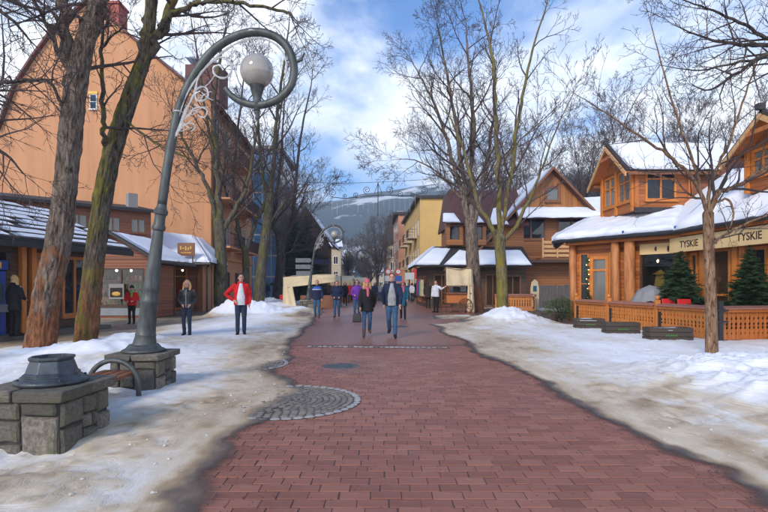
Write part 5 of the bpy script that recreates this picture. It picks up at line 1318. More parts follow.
for (xa, za, xb, zb, sg_) in ((gxb, 9.78, gxa-.25-3.0, 9.78-(9.78-6.9)/(gxb-gxa)*(gxb-gxa+3.25), 0), (gxb, 9.78, gxc+.3, 6.75, 1)):
    A = Vector(WF.P(xb, zb, .55)); B = Vector(WF.P(xa, za, .55)); D = Vector((0, 9.5, 0))
    q = [A+D, A, B, B+D] if sg_ == 0 else [A, A+D, B+D, B]
    roof(wh, q, .16, 'maroon_roof')
    if sg_ == 0: snow_sheet('roof_snow', [q[0]+Vector((0, 0, .02)), q[1]+Vector((0, .1, .02)), q[2]+Vector((0, .1, .02)), q[3]+Vector((0, 0, .02))], .16, wh, n=(30, 24), seed=5)
    b0 = WF.P(xb, zb-.2, .56); b1 = WF.P(xa, za-.2, .56); mb = MB(); mb.hexa([b0, b1, (b1[0], b1[1]-.05, b1[2]), (b0[0], b0[1]-.05, b0[2]), (b0[0], b0[1], b0[2]+.2), (b1[0], b1[1], b1[2]+.2), (b1[0], b1[1]-.05, b1[2]+.2), (b0[0], b0[1]-.05, b0[2]+.2)]); mb.build('barge_board', MT['wood_brown'], wh, True, False, True)
poly_wall(wh, WF, [(sx(480), 3.3), (sx(497)-.01, 3.3), (sx(497)-.01, 5.9), (sx(493), 5.3)], .18, 'gable_wall', 'wing_gable')
# balcony
mb = MB(); WF.box(mb, sx(536), sx(580), 3.27, 3.40, .004, 1.2); bo = mb.build('balcony', MT['wood_brown'], wh)
for k in range(4):
    mb = MB(); WF.box(mb, sx(537), sx(578), 3.48+k*.30, 3.66+k*.30, 1.10, 1.14); mb.build('slat', MT['wood_pale'], bo)
for s_ in (537, 551, 564, 577): mb = MB(); WF.box(mb, sx(s_), sx(s_)+.1, 3.4, 4.75, 1.145, 1.22); mb.build('post', MT['wood_pale'], bo)
mb = MB(); WF.box(mb, sx(500), sx(600), 3.08, 3.262, .004, 1.3); mb.build('balcony_beam', MT['wood_dark'], wh)
# right wing
q = [(14.2, 36.4, 6.35), (19, 36.4, 6.35), (19, 41, 8.55), (14.2, 41, 8.55)]; roof(wh, q, .15, 'maroon_roof', 'wing_roof'); snow_sheet('wing_snow', q, .16, wh, n=(24, 14), seed=7)
mb = MB(); mb.box(16.3, 18.8, 36.6, 41, 0, 6.2); mb.build('wing_wall', MT['house_wall'], wh)
# left wing with skirt roof
LW = thing('souvenir_shop', (6, 34.5, 0), 'long wooden shop with snowy skirt roof left of the steep gable', 'shop')
LF = Face((2.95, 34.6), (9.6, 34.6)); LS = Face((2.95, 34.6), (2.6, 41))
ops = [(.4, 1.5, .1, 2.3), (1.9, 3.2, .7, 2.2), (3.9, 4.9, .1, 2.3), (5.2, 6.3, .7, 2.2)]
mb = MB(); LF.wall(mb, 0, 2.9, ops, .18); mb.build('wall', MT['dark_boards'], LW)
for o_ in ops: window(LW, LF, *o_, 'wood_brown', 'glass_warm', 2, 1, .09, 'shop_window', False)
ops = [(.8, 2.4, .3, 2.2), (3.2, 5.2, .3, 2.2)]
mb = MB(); LS.wall(mb, 0, 2.9, ops, .18, .2); mb.build('side_wall', MT['dark_boards'], LW)
for o_ in ops: window(LW, LS, *o_, 'wood_orange', 'glass_warm', 2, 1, .09, 'shop_window', False)
q = [(2.0, 33.3, 2.85), (9.7, 33.3, 2.85), (9.7, 35.9, 4.25), (3.6, 35.9, 4.25)]; roof(LW, q, .14, 'dark_roof', 'skirt_roof')
snow_sheet('skirt_snow', [(2.0, 33.3, 2.88), (3.6, 33.3, 2.88), (4.6, 35.5, 4.08), (3.4, 35.5, 4.08)], .11, LW, n=(26, 12), seed=11, lump=.5)
snow_sheet('skirt_snow', [(3.9, 33.3, 2.88), (5.9, 33.3, 2.88), (6.1, 35.0, 3.81), (5.2, 35.3, 3.97)], .11, LW, n=(20, 12), seed=16, lump=.5)
snow_sheet('skirt_snow', [(6.2, 33.3, 2.88), (9.6, 33.3, 2.88), (9.4, 35.2, 3.92), (6.4, 35.2, 3.92)], .12, LW, n=(24, 12), seed=12, lump=.5)
q = [(1.9, 41, 2.85), (2.0, 33.3, 2.85), (3.6, 35.9, 4.25), (3.6, 41, 4.25)]; roof(LW, q, .14, 'dark_roof', 'skirt_roof'); snow_sheet('skirt_snow', [Vector(v)+Vector((0, 0, .03)) for v in q], .16, LW, n=(22, 12), seed=13)
LU = Face((4.75, 35.9), (9.8, 35.9)); ops = [(2.2, 2.9, 4.5, 5.5)]
mb = MB(); LU.wall(mb, 4.0, 5.8, ops, .18); mb.build('upper_wall', MT['house_wall'], LW)
for o_ in ops: window(LW, LU, *o_, 'wood_brown', 'glass', 2, 1, .07)
LUS = Face((4.75, 35.9), (4.6, 41)); mb = MB(); LUS.wall(mb, 4.0, 5.8, [], .18, .2); mb.build('upper_side_wall', MT['house_wall'], LW)
q = [(4.55, 35.2, 5.7), (10, 35.2, 5.7), (10, 38.6, 8.7), (4.85, 38.6, 8.7)]; roof(LW, q, .15, 'maroon_roof')
snow_sheet('roof_snow', [(7.3, 35.25, 5.76), (8.6, 35.25, 5.76), (8.3, 36.9, 7.22), (7.6, 36.6, 6.95)], .09, LW, n=(16, 12), seed=15, lump=.6)
q = [(4.4, 42, 5.7), (4.55, 35.2, 5.7), (4.85, 38.6, 8.7), (4.85, 42, 8.7)]; roof(LW, q, .15, 'maroon_roof')
# small dormers
for x in (4.3, 5.9):
    DFm = Face((x, 35.3), (x+1.15, 35.3)); mb = MB(); DFm.wall(mb, 4.3, 5.9, [(.25, .9, 4.7, 5.6)], .9); dmr = mb.build('dormer', MT['house_wall'], LW)
    p_ = MB(); DFm.box(p_, .25, .9, 4.7, 5.6, -.2, -.18); p_.build('pane', MT['glass'], dmr)
    q = [(x-.3, 34.9, 5.85), (x+1.4, 34.9, 5.85), (x+1.2, 36.4, 6.65), (x-.1, 36.4, 6.65)]; mb = MB(); mb.quadslab(q, .1); mb.build('dormer_roof', MT['maroon_roof'], LW)
    snow_sheet('dormer_snow', [q[0], Vector(q[0]).lerp(Vector(q[1]), .72), Vector(q[3]).lerp(Vector(q[2]), .6), q[3]], .10, LW, n=(14, 12), seed=int(x*3), lump=.6)
rg = random.Random(4)
for k in range(9):
    nm = rg.choice(['c_red', 'c_beige', 'c_brown', 'c_lime', 'c_pink', 'c_white', 'c_blue']); x = 2.45+.05*rg.random(); y = 34.4+k*.6
    MB().hexa([(x, y, .8), (x+.2, y, .8), (x+.2, y+.4, .8), (x, y+.4, .8), (x, y, 1.7+.3*rg.random()), (x+.2, y, 1.9), (x+.2, y+.4, 1.9), (x, y+.4, 1.8)]).build('hung_goods', MT[nm], LW)

# grey board fence
gf = thing('board_fence', (12, 33.3, 0), 'dark grey fence of upright boards before the wooden chalet', 'fence')
bme2 = MB().box(-.085, .085, -.015, .015, 0, 1.55).mesh('board'); bme2.materials.append(MT['wood_grey'])
for k in range(16):
    o = bpy.data.objects.new('board', bme2); COL.objects.link(o); o.parent = gf; o.location = (-2.0+k*.2, 0, random.uniform(-.03, .03)); o.rotation_euler = (0, random.gauss(0, .01), random.gauss(0, .03))
for z in (.4, 1.2): MB().box(-2.1, 1.2, .017, .06, z, z+.1).build('rail', MT['wood_grey'], gf, False)
mt_ = thing('info_board', (9.2, 31.3, 0), 'rounded pale notice board beside the orange stall fence', 'sign')
mb = MB(); mb.prism([(-.22, 0), (.22, 0), (.26, 1.3), (.18, 1.75), (0, 1.9), (-.2, 1.72), (-.27, 1.3)], lambda a, z, d: (a, -d, z), .12); bevel(mb.build('board', MT['canvas'], mt_, False, False, True), .03)
MB().box(-.12, .1, -.128, -.121, 1.15, 1.5).build('notice', MT['c_teal'], mt_, False)

# carved picket meshes
def picket_mesh(w, h, mat):
    a = w/2-.002; n = .034
    R_ = [(a, 0), (a, .12), (a-n*.6, .16), (a, .20), (a, .26), (a-n, .31), (a-n*.3, .36), (a-n, .42), (a, .47), (a, h-.30), (a-n*.9, h-.24), (a, h-.17), (a, h)]
    poly = R_+[(-x, z) for x, z in R_[::-1]]
    mb = MB(); mb.prism(poly, lambda x, z, d: (x, -d, z), .024)
    me = mb.mesh('picket'); me.materials.append(MT[mat])
    bm = bmesh.new(); bm.from_mesh(me); bmesh.ops.recalc_face_normals(bm, faces=bm.faces); bm.to_mesh(me); bm.free(); return me
pkm = picket_mesh(.135, .80, 'wood_gold'); pkm2 = picket_mesh(.135, .80, 'wood_orange')
def fence_panel(p0, p1, label, me, h=.92, z0=.08, cap='wood_redcap', group='carved fence panels of the terrace', post='wood_gold', ball=True):
    A, B = Vector((*p0, 0)), Vector((*p1, 0)); d = B-A; L = d.length; rz = math.atan2(d.y, d.x)
    t_ = thing('picket_fence', A, label, 'fence', group, rz)
    n = int(L/.135); st = L/n
    for k in range(n):
        o = bpy.data.objects.new('picket', me); COL.objects.link(o); o.parent = t_; o.location = ((k+.5)*st, random.uniform(-.004, .004), z0); o.rotation_euler.y = random.gauss(0, .006)
    sgn = 1
    for z, y0, y1, nm in ((z0+.06, .004, .05, 'rail'), (z0+.62, .004, .05, 'rail')):
        MB().box(0.06, L-.06, y0, y1, z, z+.08).build(nm, MT[post], t_, False)
    bevel(MB().hexa([(0, -.14, h-.03), (L, -.14, h-.03), (L, .13, h+.02), (0, .13, h+.02), (0, -.14, h+.015), (L, -.14, h+.015), (L, .13, h+.065), (0, .13, h+.065)]).build('cap_board', MT[cap], t_, False), .008)
    MB().box(.0, L, -.10, -.075, h-.10, h-.033).build('trim', MT['wood_orange'], t_, False)
    return t_
def fence_post(x, y, label, mat='wood_gold', h=1.08, ball=True, dark=True):
    t_ = thing('fence_post', (x, y, 0), label, 'post', 'posts of the terrace fence')
    bevel(MB().box(-.07, .07, -.07, .07, -.05, h).build('shaft', MT[mat], t_, False), .012)
    if ball: MB().lathe([(.03, h), (.06, h+.03), (.07, h+.07), (.055, h+.12), (.015, h+.15)], n=12).build('knob', MT[mat], t_, False, True)
    if dark: MB().box(-.05, .05, -.20, -.13, -.02, .72).build('iron_strap', MT['dark_metal'], t_, False)
    return t_
f0, f1 = Vector((7.85, 20.9)), Vector((8.94, 13.7)); fp = [f0.lerp(f1, s) for s in (0, .313, .671, 1)]
tl = ['with a planter before its left end', 'behind the middle planter', 'next to the young tree, red chairs behind']
for k in range(3):
    d = (fp[k+1]-fp[k]).normalized()*.09
    fence_panel(fp[k]+d, fp[k+1]-d, 'orange carved fence panel '+tl[k], pkm)
fr0, fr1 = Vector((9.05, 13.72)), Vector((11.3, 14.15))
fence_panel(fr0, fr1, 'orange carved fence panel right of the iron post, cut-outs showing white', pkm2)
fence_panel(Vector((11.4, 14.17)), Vector((13.6, 14.6)), 'rightmost carved fence panel at the picture edge', pkm2)
for k, lb in enumerate(('terrace fence post at the far left end', 'terrace fence post between the two left planters', 'terrace fence post above the right planter')): fence_post(fp[k].x, fp[k].y, lb)
ip = thing('iron_post', (8.96, 13.66, 0), 'black iron gate post just right of the young tree', 'post')
MB().box(-.06, .06, -.06, .06, -.05, 1.12).build('shaft', MT['dark_metal'], ip, False)
for z in (.55, .85): MB().box(-.15, .18, -.085, -.062, z, z+.05).build('hinge', MT['dark_metal'], ip, False)
# stall fence by the wooden house
for (a, b, lab) in (((6.4, 29.6), (8.4, 28.9), 'small orange fence with pinkish top behind the snow heap'), ((8.5, 28.9), (9.0, 30.9), 'short orange fence running back to the notice board')):
    fence_panel(a, b, lab, pkm, h=.98, group='orange stall fences by the chalet')

# ------------------------------------------------------------------ planters
def planter(x, y, w, rz, label, seed):
    rg = random.Random(seed); t_ = thing('planter', (x, y, 0), label, 'planter', 'dark wooden planters along the terrace', rz)
    d = .46; h = .40
    for (x0, x1, y0, y1) in ((-w/2, w/2, -d/2, -d/2+.04), (-w/2, w/2, d/2-.04, d/2), (-w/2, -w/2+.04, -d/2+.04, d/2-.04), (w/2-.04, w/2, -d/2+.04, d/2-.04)):
        for k in range(3): bevel(MB().box(x0, x1, y0, y1, .03+k*.125, .145+k*.125).build('plank', MT['planter_wood'], t_, False), .006)
    MB().box(-w/2+.05, w/2-.05, -d/2+.05, d/2-.05, .05, h-.07).build('soil', MT['soil'], t_, False)
    snow_sheet('snow_cap', [(-w/2+.1, -d/2+.06, h-.07), (w/2-.25, -d/2+.06, h-.07), (w/2-.25, d/2-.06, h-.07), (-w/2+.1, d/2-.06, h-.07)], .06, t_, n=(14, 8), seed=seed, lump=.8).location = (-x, -y, 0) if False else (0, 0, 0)
    mb = MB()
    for k in range(7): mb.box(-.16+k*.046, -.13+k*.046, -d/2-.006, -d/2-.001, .16+.008*(k % 2), .22-.006*(k % 3))
    mb.build('green_stencil', MT['green_paint'], t_, False)
    mb = MB()
    for k in range(26):
        a = rg.uniform(0, 6.3); p = Vector((rg.uniform(-w/2+.1, w/2-.1), rg.uniform(-.14, .14), h-.09)); q = p+Vector((math.cos(a)*.07, math.sin(a)*.07, rg.uniform(.06, .2)))
        mb.tube([p, p.lerp(q, .5)+Vector((0, 0, .02)), q], [.006, .005, .003], 4)
    mb.build('dry_stems', MT['bark_young'], t_, False)
    return t_
_ss = snow_sheet
def snow_sheet(name, q, th, parent, **k):   # local-space use for parents built in local coordinates
    if parent is not None and parent.get('category') == 'planter':
        o_ = origin(parent); q = [Vector(v)+o_ for v in q]
    return _ss(name, q, th, parent, **k)
planter(7.1, 17.75, .95, R(-4), 'dark plank planter at the left end of the terrace fence', 1)
planter(7.35, 15.9, 1.02, R(-4), 'middle dark planter with green lettering under the fence', 2)
planter(7.75, 14.0, 1.15, R(-2), 'largest dark planter with snow, left of the young tree', 3)
# ------------------------------------------------------------------ restaurant
rs = thing('restaurant', (11, 18.5, 0), 'orange timber restaurant with log columns, turret and snowy roof', 'restaurant')
A_, B_, C_ = (8.3, 22.3), (10.9, 18.6), (11.35, 11.5)
RA = Face(A_, B_); RB = Face(B_, C_); RZ = Face((8.3, 22.3), (9.6, 26.5))
LA = RA.L
dA = (LA*.17, LA*.35, .12, 2.75); wA = (LA*.64, LA*.93, .75, 3.1)
mb = MB(); RA.wall(mb, 0, 3.55, [dA, wA, (LA*.36, LA*.43, .3, 2.9), (LA*.06, LA*.15, .3, 2.9)], .2, .02, LA-.02); mb.build('wall', MT['log_wall'], rs)
window(rs, RA, *dA, 'wood_gold', 'glass_curtain', 1, 2, .13, 'door', False, ftop=.78)
wn = window(rs, RA, *wA, 'wood_dark', 'glass_clear', 1, 1, .06, 'display_window')
window(rs, RA, LA*.36, LA*.43, .3, 2.9, 'wood_gold', 'glass', 1, 2, .05, 'side_light', False); window(rs, RA, LA*.06, LA*.15, .3, 2.9, 'wood_gold', 'glass', 1, 2, .05, 'side_light', False)
mb = MB(); RA.box(mb, wA[0]+.02, wA[1]-.02, 2.72, 3.12, .03, .06); mb.build('window_header', MT['awning'], rs)
mb = MB(); mb.ell(RA.P((wA[0]+wA[1])/2, 2.92, .062), (.07, .02, .09), 10, 6); mb.build('emblem', MT['ink'], rs)
mb = MB(); mb.ell(RA.P(wA[1]-.2, 2.90, .062), (.06, .02, .12), 10, 6); mb.build('emblem', MT['ink'], rs)
# inside the display window
mb = MB(); RA.box(mb, wA[0]-.3, wA[1]+.3, 0, 3.3, -1.7, -1.6); RA.box(mb, wA[0]-.3, wA[0]-.2, 0, 3.3, -1.6, -.22); RA.box(mb, wA[1]+.2, wA[1]+.3, 0, 3.3, -1.6, -.22); RA.box(mb, wA[0]-.2, wA[1]+.2, 3.2, 3.3, -1.6, -.22); mb.build('interior', MT['interior_dark'], rs)
mb = MB(); RA.box(mb, wA[0], wA[1], .9, .95, -1.0, -.3); mb.build('counter', MT['wood_orange'], rs)
rg = random.Random(8)
for k in range(7):
    a = wA[0]+.1+k*.19; MB().lathe([(.06, 0), (.08, .05), (.075, .14), (.09, .2)], RA.P(a, .95, -.6), 10).build('pot', MT[rg.choice(['c_white', 'c_beige', 'c_grey'])], rs, True, True)
mb = MB(); mb.lathe([(.02, 0), (.26, -.16), (.28, -.18)], RA.P(wA[0]+.35, 2.15, -.9), 14); mb.build('hung_coat', MT['gold'], rs)
mb = MB(); mb.hexa([RA.P(wA[0]+.1, 1.15, -.75), RA.P(wA[0]+.62, 1.15, -.75), RA.P(wA[0]+.62, 1.15, -1.0), RA.P(wA[0]+.1, 1.15, -1.0), RA.P(wA[0]+.22, 1.98, -.8), RA.P(wA[0]+.5, 1.98, -.8), RA.P(wA[0]+.5, 1.98, -.95), RA.P(wA[0]+.22, 1.98, -.95)]); mb.build('hung_shirt', MT['gold'], rs, True, False, True)
for a in (.2, .7, 1.1): MB().ell(RA.P(wA[0]+a, 2.5, -1.0), (.05, .05, .07), 8, 6).build('bulb', MT['bulb_shop'], rs)
# street side under the awning
LB_ = RB.L
ops = [(.35, .75, .3, 2.7), (1.45, 2.3, .12, 2.75), (3.05, 3.75, .3, 2.7), (4.4, 5.2, .3, 2.7)]
mb = MB(); RB.wall(mb, 0, 3.55, ops, .2, .02); mb.build('side_wall', MT['log_wall'], rs)
for i, o_ in enumerate(ops): window(rs, RB, *o_, 'wood_gold', 'glass' if i != 1 else 'glass_warm', 1, 2, .1, 'door' if i == 1 else 'window', False, ftop=.42)
for a in (.0, .95, 1.2, 2.45, 2.75, 4.0): mb = MB(); RB.box(mb, a+.05, a+.27, 0, 2.75, .003, .13); mb.build('pilaster', MT['wood_gold'], rs)
aw = MB(); v = [RB.P(-.15, 2.72, .45), RB.P(LB_, 2.72, .45), RB.P(LB_, 2.72, .42), RB.P(-.15, 2.72, .42), RB.P(-.15, 3.2, .45), RB.P(LB_, 3.2, .45), RB.P(LB_, 3.2, .42), RB.P(-.15, 3.2, .42)]
aw.hexa(v); RB.box(aw, -.15, LB_, 3.2, 3.24, .0, .45); aw_o = aw.build('awning_band', MT['awning'], rs, True, False, True)
for a, tx in ((.92, 'TYSKIE'), (3.6, 'TYSKIE')):
    text_obj(tx, .33, aw_o, RB, a, 2.97, .456, 'ink', sx=.95)
for a in (2.2, 4.9):      # small crown emblem
    mb = MB(); RB.box(mb, a-.09, a+.09, 2.87, 2.92, .452, .458)
    mb.prism([(a-.1, 2.94), (a+.1, 2.94), (a+.12, 3.07), (a+.05, 3.0), (a, 3.09), (a-.05, 3.0), (a-.12, 3.07)], lambda x, z, d: RB.P(x, z, .453+d), .005); mb.build('emblem', MT['ink'], aw_o, True, False, True)
# log columns
for s_, r_ in ((.0, .16), (.455, .17), (.585, .21), (1.0, .15)):
    p = RA.P(LA*s_, 0, .30 if s_ not in (0., 1.) else .12)
    mb = MB(); mb.tube([(p[0], p[1], -.05), (p[0]+.02, p[1], 1.2), (p[0]-.01, p[1], 2.4), (p[0], p[1], 3.5)], [r_*1.06, r_, r_*.96, r_*.94], 18, rough=.06, seed=int(s_*10)); mb.build('log_column', MT['log'], rs, True, True)
mb = MB(); RA.box(mb, -.1, LA+.1, 3.25, 3.5, .1, .5); RB.box(mb, 0, LB_, 3.28, 3.5, .05, .42); mb.build('eave_beam', MT['wood_orange'], rs)
mb = MB(); RZ.wall(mb, 0, 3.55, [], .2, .02); mb.build('end_wall', MT['log_wall'], rs)
# fairy-light garland round the door
mb = MB(); pts = []
for k in range(26): pts.append(RA.P(LA*.145+.06*math.sin(k*1.9), .2+k*.1, .05+.04*math.cos(k*2.3)))
mb.tube(pts, .05, 6, rough=.5); gar = mb.build('garland', MT['needle'], rs)
for k in range(0, 26, 2): p = pts[k]; MB().ell((p[0], p[1]-.06, p[2]), (.014, .014, .014), 6, 4).build('fairy_light', MT['bulb'], gar)
# lower roof
E0, E1, E2 = Vector((7.45, 22.5, 3.52)), Vector((10.35, 18.25, 3.52)), Vector((10.85, 11.2, 3.52))
I0, I1, I1b, I2 = Vector((10.3, 25.2, 4.85)), Vector((12.3, 20.9, 4.75)), Vector((15.2, 19.5, 7.3)), Vector((15.2, 11.2, 7.3))
for i, q in enumerate(([E0, E1, I1, I0], [E1, E2, I2, I1b])):
    roof(rs, q, .13, 'dark_roof', 'roof'); snow_sheet('roof_snow', [v+Vector((0, 0, .012)) for v in q], .15, rs, n=(60, 30), seed=20+i, lump=.55)
q = [E1, E1+Vector((.02, 0, 0)), I1b, I1]; mb = MB(); mb.add([E1+Vector((0, 0, .1)), I1b+Vector((0, 0, .16)), I1+Vector((0, 0, .16))], [(0, 1, 2)]); mb.build('valley_snow', MT['roof_snow'], rs)
q = [Vector((9.0, 27, 3.52)), E0, I0, Vector((10.6, 27, 4.85))]; roof(rs, q, .13, 'dark_roof'); snow_sheet('roof_snow', q, .2, rs, n=(20, 14), seed=29)
for P0, P1 in ((E0, E1), (E1, E2)):
    d = (P1-P0).normalized(); n_ = Vector((d.y, -d.x, 0)); n_ = -n_ if n_.dot(P0) > 0 else n_
    mb = MB(); mb.tube([P0+n_*.06+Vector((0, 0, -.10)), P1+n_*.06+Vector((0, 0, -.10))], .075, 8); mb.build('gutter', MT['dark_metal'], rs)
for s_, P0, P1 in ((.62, E0, E1), (1., E0, E1)):
    p = P0.lerp(P1, s_); mb = MB(); mb.ell(p+Vector((0, -.05, .08)), (.045, .045, .06), 8, 6); mb.build('roof_hook', MT['c_blue'], rs)
mb = MB(); mb.hexa([(9.8, 22.6, 0), (11.2, 18.9, 0), (15.2, 18.9, 0), (13, 26, 0), (9.8, 22.6, 4.2), (11.3, 19.6, 4.2), (15.2, 19.5, 4.2), (13, 26, 4.2)]); mb.build('core', MT['interior_dark'], rs)
# turrets / dormers with gabled roofs facing the street
def turret(x0, y0, w, zb, ze, za, depth, xr_, rot, wins, seed):
    """street face at x=x0 from y0 to y0+w, front face at y=y0 running in to x0+depth"""
    f1 = Face((x0, y0+w), (x0, y0)); f2 = Face((x0, y0), (x0+depth, y0))
    wl = [(w*.09, w*.46, zb+.45, ze-.12), (w*.54, w*.91, zb+.45, ze-.12)]; wr = (depth*.20, depth*.74, zb+.42, ze-.10)
    mb = MB(); f1.wall(mb, zb, ze, wl, .15); mb.build('turret_wall', MT['log_wall'], rs)
    mb = MB(); f2.wall(mb, zb, ze, [wr], .15, .155); mb.build('turret_wall', MT['log_wall'], rs)
    for o_ in wl: window(rs, f1, *o_, 'wood_gold', 'glass_curtain', 2, 2, .085, ftop=.62)
    window(rs, f2, *wr, 'wood_gold', 'glass', 2, 2, .085, ftop=.62)
    p_ = MB(); f2.box(p_, wr[0]+.1, wr[1]-.1, zb+1.25, ze-.25, -.12, -.115); p_.build('curtain', MT['c_white'], rs)
    for a in (0, w*.5-.07, w-.14): mb = MB(); f1.box(mb, a, a+.14, zb, ze, .003, .09); mb.build('corner_post', MT['wood_gold'], rs)
    for a in (.0, depth-.16): mb = MB(); f2.box(mb, a+.002, a+.16, zb, ze, .003, .08); mb.build('corner_post', MT['wood_orange'], rs)
    poly_wall(rs, f1, [(0, ze+.002), (w, ze+.002), (w/2, za-.25)], .15, 'gable_wall', 'turret_gable')
    yc = y0+w/2; ov = .5; k = (za-ze)/(w/2)
    for sg_ in (-1, 1):
        ye = yc+sg_*(w/2+.42); zl = za-k*(w/2+.42)
        e_a, e_b, r_b, r_a = Vector((x0-ov, ye, zl)), Vector((x0+xr_*.62, ye, zl)), Vector((x0+xr_, yc, za)), Vector((x0-ov, yc, za))
        q = [e_a, e_b, r_b, r_a] if sg_ < 0 else [e_b, e_a, r_a, r_b]
        roof(rs, q, .09, 'dark_roof', 'turret_roof'); roof(rs, [v-Vector((0, 0, .125)) for v in q], .03, 'wood_orange', 'roof_lining')
        qs = [e_a+Vector((.14, -sg_*0, .02)), e_b+Vector((0, 0, .02)), r_b+Vector((0, 0, .02)), r_a+Vector((.14, 0, .02))]
        snow_sheet('turret_snow', qs, .15, rs, n=(30, 14), seed=seed+sg_)
        d0, d1 = Vector((x0-ov-.01, ye, zl-.12)), Vector((x0-ov-.01, yc, za-.12))
        mb = MB(); mb.hexa([d0+Vector((0, 0, -.16)), d1+Vector((0, 0, -.16)), d1+Vector((-.05, 0, -.16)), d0+Vector((-.05, 0, -.16)), d0, d1, d1+Vector((-.05, 0, 0)), d0+Vector((-.05, 0, 0))]); mb.build('barge_board', MT['wood_pale'], rs, True, False, True)
        mb = MB(); mb.hexa([e_a+Vector((.1, 0, -.22)), e_b+Vector((0, 0, -.22)), e_b+Vector((0, -sg_*.42, -.12)), e_a+Vector((.1, -sg_*.42, -.12)), e_a+Vector((.1, 0, -.10)), e_b+Vector((0, 0, -.10)), e_b+Vector((0, -sg_*.42, -.0)), e_a+Vector((.1, -sg_*.42, -.0))]); mb.build('soffit', MT['wood_brown'], rs, True, False, True)
    mb = MB(); mb.box(x0-ov-.06, x0-ov+.0, yc-.55, yc+.55, za-k*.55-.30, za-k*.55-.18); mb.build('collar_tie', MT['wood_orange'], rs)
    mb = MB(); mb.box(x0-ov-.1, x0-ov+.1, yc-.07, yc+.07, za-.02, za+.16); mb.build('ridge_cap', MT['dark_roof'], rs)
    return f1, f2
turret(10.25, 21.0, 3.05, 4.6, 6.55, 7.75, 2.35, 5.2, 0, 0, 40)
mb = MB(); mb.hexa([(12.62, 20.95, 4.6), (15.6, 20.95, 6.2), (15.6, 21.15, 6.2), (12.62, 21.15, 4.6), (12.62, 20.95, 6.5), (15.6, 20.95, 6.62), (15.6, 21.15, 6.62), (12.62, 21.15, 6.5)]); mb.build('turret_side', MT['kiosk_wall'], rs, True, False, True)
turret(11.2, 13.3, 2.5, 4.35, 5.75, 6.55, 2.6, 4.0, 0, 0, 50)
mb = MB(); mb.hexa([(10.2, 20.9, 4.52), (12.65, 20.9, 4.52), (12.65, 20.7, 4.50), (10.15, 20.7, 4.50), (10.2, 20.9, 4.72), (12.65, 20.9, 4.72), (12.65, 20.7, 4.70), (10.15, 20.7, 4.70)]); mb.build('flashing', MT['dark_roof'], rs, True, False, True)

# ------------------------------------------------------------------ on the terrace
conifer((10.0, 17.3, 0), 2.7, 1.15, 'potted spruce on the terrace beside the display window', 15, 'small spruces on the terrace', 'needle', 30, .05, name='small_spruce')
conifer((10.72, 15.0, 0), 2.7, 1.0, 'potted spruce in front of the awning at the right edge', 16, 'small spruces on the terrace', 'needle', 30, .05, name='small_spruce')
conifer((8.5, 21.3, 0), 1.25, .55, 'knee-high spruce by the restaurant door', 17, 'small spruces on the terrace', 'needle', 16, .03, name='small_spruce')
um = thing('folded_parasol', (9.25, 17.9, 0), 'grey parasol half open behind the fence beside red chairs', 'parasol')
mb = MB(); n = 8; rim = []
mb.tube([(9.25, 17.9, 0), (9.25, 17.9, 1.35)], .025, 8); mb.build('pole', MT['dark_metal'], um)
mb = MB(); vs = [(9.28, 17.9, 1.55)]
for k in range(24): a = 2*math.pi*k/24; r_ = .58 if k % 3 == 0 else .50; vs.append((9.22+r_*1.05*math.cos(a), 17.9+r_*math.sin(a), 1.12-.10*(k % 3 == 0)+.18*math.cos(a-.4)))
mid = []
for k in range(24): a = 2*math.pi*k/24; r_ = .36 if k % 3 == 0 else .33; mid.append((9.24+r_*math.cos(a), 17.9+r_*math.sin(a), 1.40+.08*math.cos(a-.4)))
mb.add(vs[:1]+mid+vs[1:], [(0, 1+k, 1+(k+1) % 24) for k in range(24)]+[(1+k, 25+k, 25+(k+1) % 24, 1+(k+1) % 24) for k in range(24)]); mb.build('canopy', MT['grey_fabric'], um)
for (x, y, lab) in ((9.35, 16.55, 'red chair back nearer the parasol, over the fence'), (9.6, 16.1, 'red chair back nearer the young tree, over the fence')):
    t_ = thing('terrace_chair', (x, y, 0), lab, 'chair', 'red chairs on the terrace')
    for dx in (-.2, .2):
        for dy in (-.2, .2): MB().tube([(dx, dy, 0), (dx, dy, .45)], .02, 6).build('leg', MT['dark_metal'], t_, False)
    bevel(MB().box(-.23, .23, -.23, .23, .45, .5).build('seat', MT['red_plastic'], t_, False), .02)
    bevel(MB().hexa([(-.23, .2, .52), (.23, .2, .52), (.23, .25, .52), (-.23, .25, .52), (-.21, .27, 1.1), (.21, .27, 1.1), (.21, .32, 1.1), (-.21, .32, 1.1)]).build('backrest', MT['red_plastic'], t_, False), .02)
def bush(loc, r, h, label, seed, mt='bush_leaf'):
    rg = random.Random(seed); t_ = thing('evergreen_shrub', loc, label, 'shrub')
    mb = MB(); st_ = MB()
    for k in range(40):
        a = rg.uniform(0, 6.28); l = rg.uniform(.4, 1); d = Vector((math.cos(a)*r*l*.75, math.sin(a)*r*l*.75, h*rg.uniform(.5, .95)))
        st_.tube([(0, 0, 0), d*.5+Vector((0, 0, .05)), d], [.012, .008, .004], 4)
    for k in range(4200):
        a = rg.uniform(0, 6.28); u = rg.random()**.45; z = rg.random(); rr = r*u*math.sqrt(max(.05, 1-(z-.35)**2*1.6))*(1+.22*math.sin(a*5+z*7))
        c = Vector((math.cos(a)*rr, math.sin(a)*rr, .06+z*h*(1-.25*u))); d = Vector((rg.gauss(0, 1), rg.gauss(0, 1), rg.gauss(.4, 1))).normalized(); e = d.orthogonal().normalized()
        mb.add([c-e*.012, c+e*.012, c+d*.075], [(0, 1, 2)])
    st_.build('stem', MT['bark_dark'], t_, False); mb.build('foliage', MT[mt], t_, False)
bush((7.75, 22.3, 0), .78, 1.05, 'round evergreen shrub at the restaurant corner', 3)
tub = thing('shrub_tub', (7.0, 21.6, 0), 'dark low tub before the evergreen shrub', 'planter')
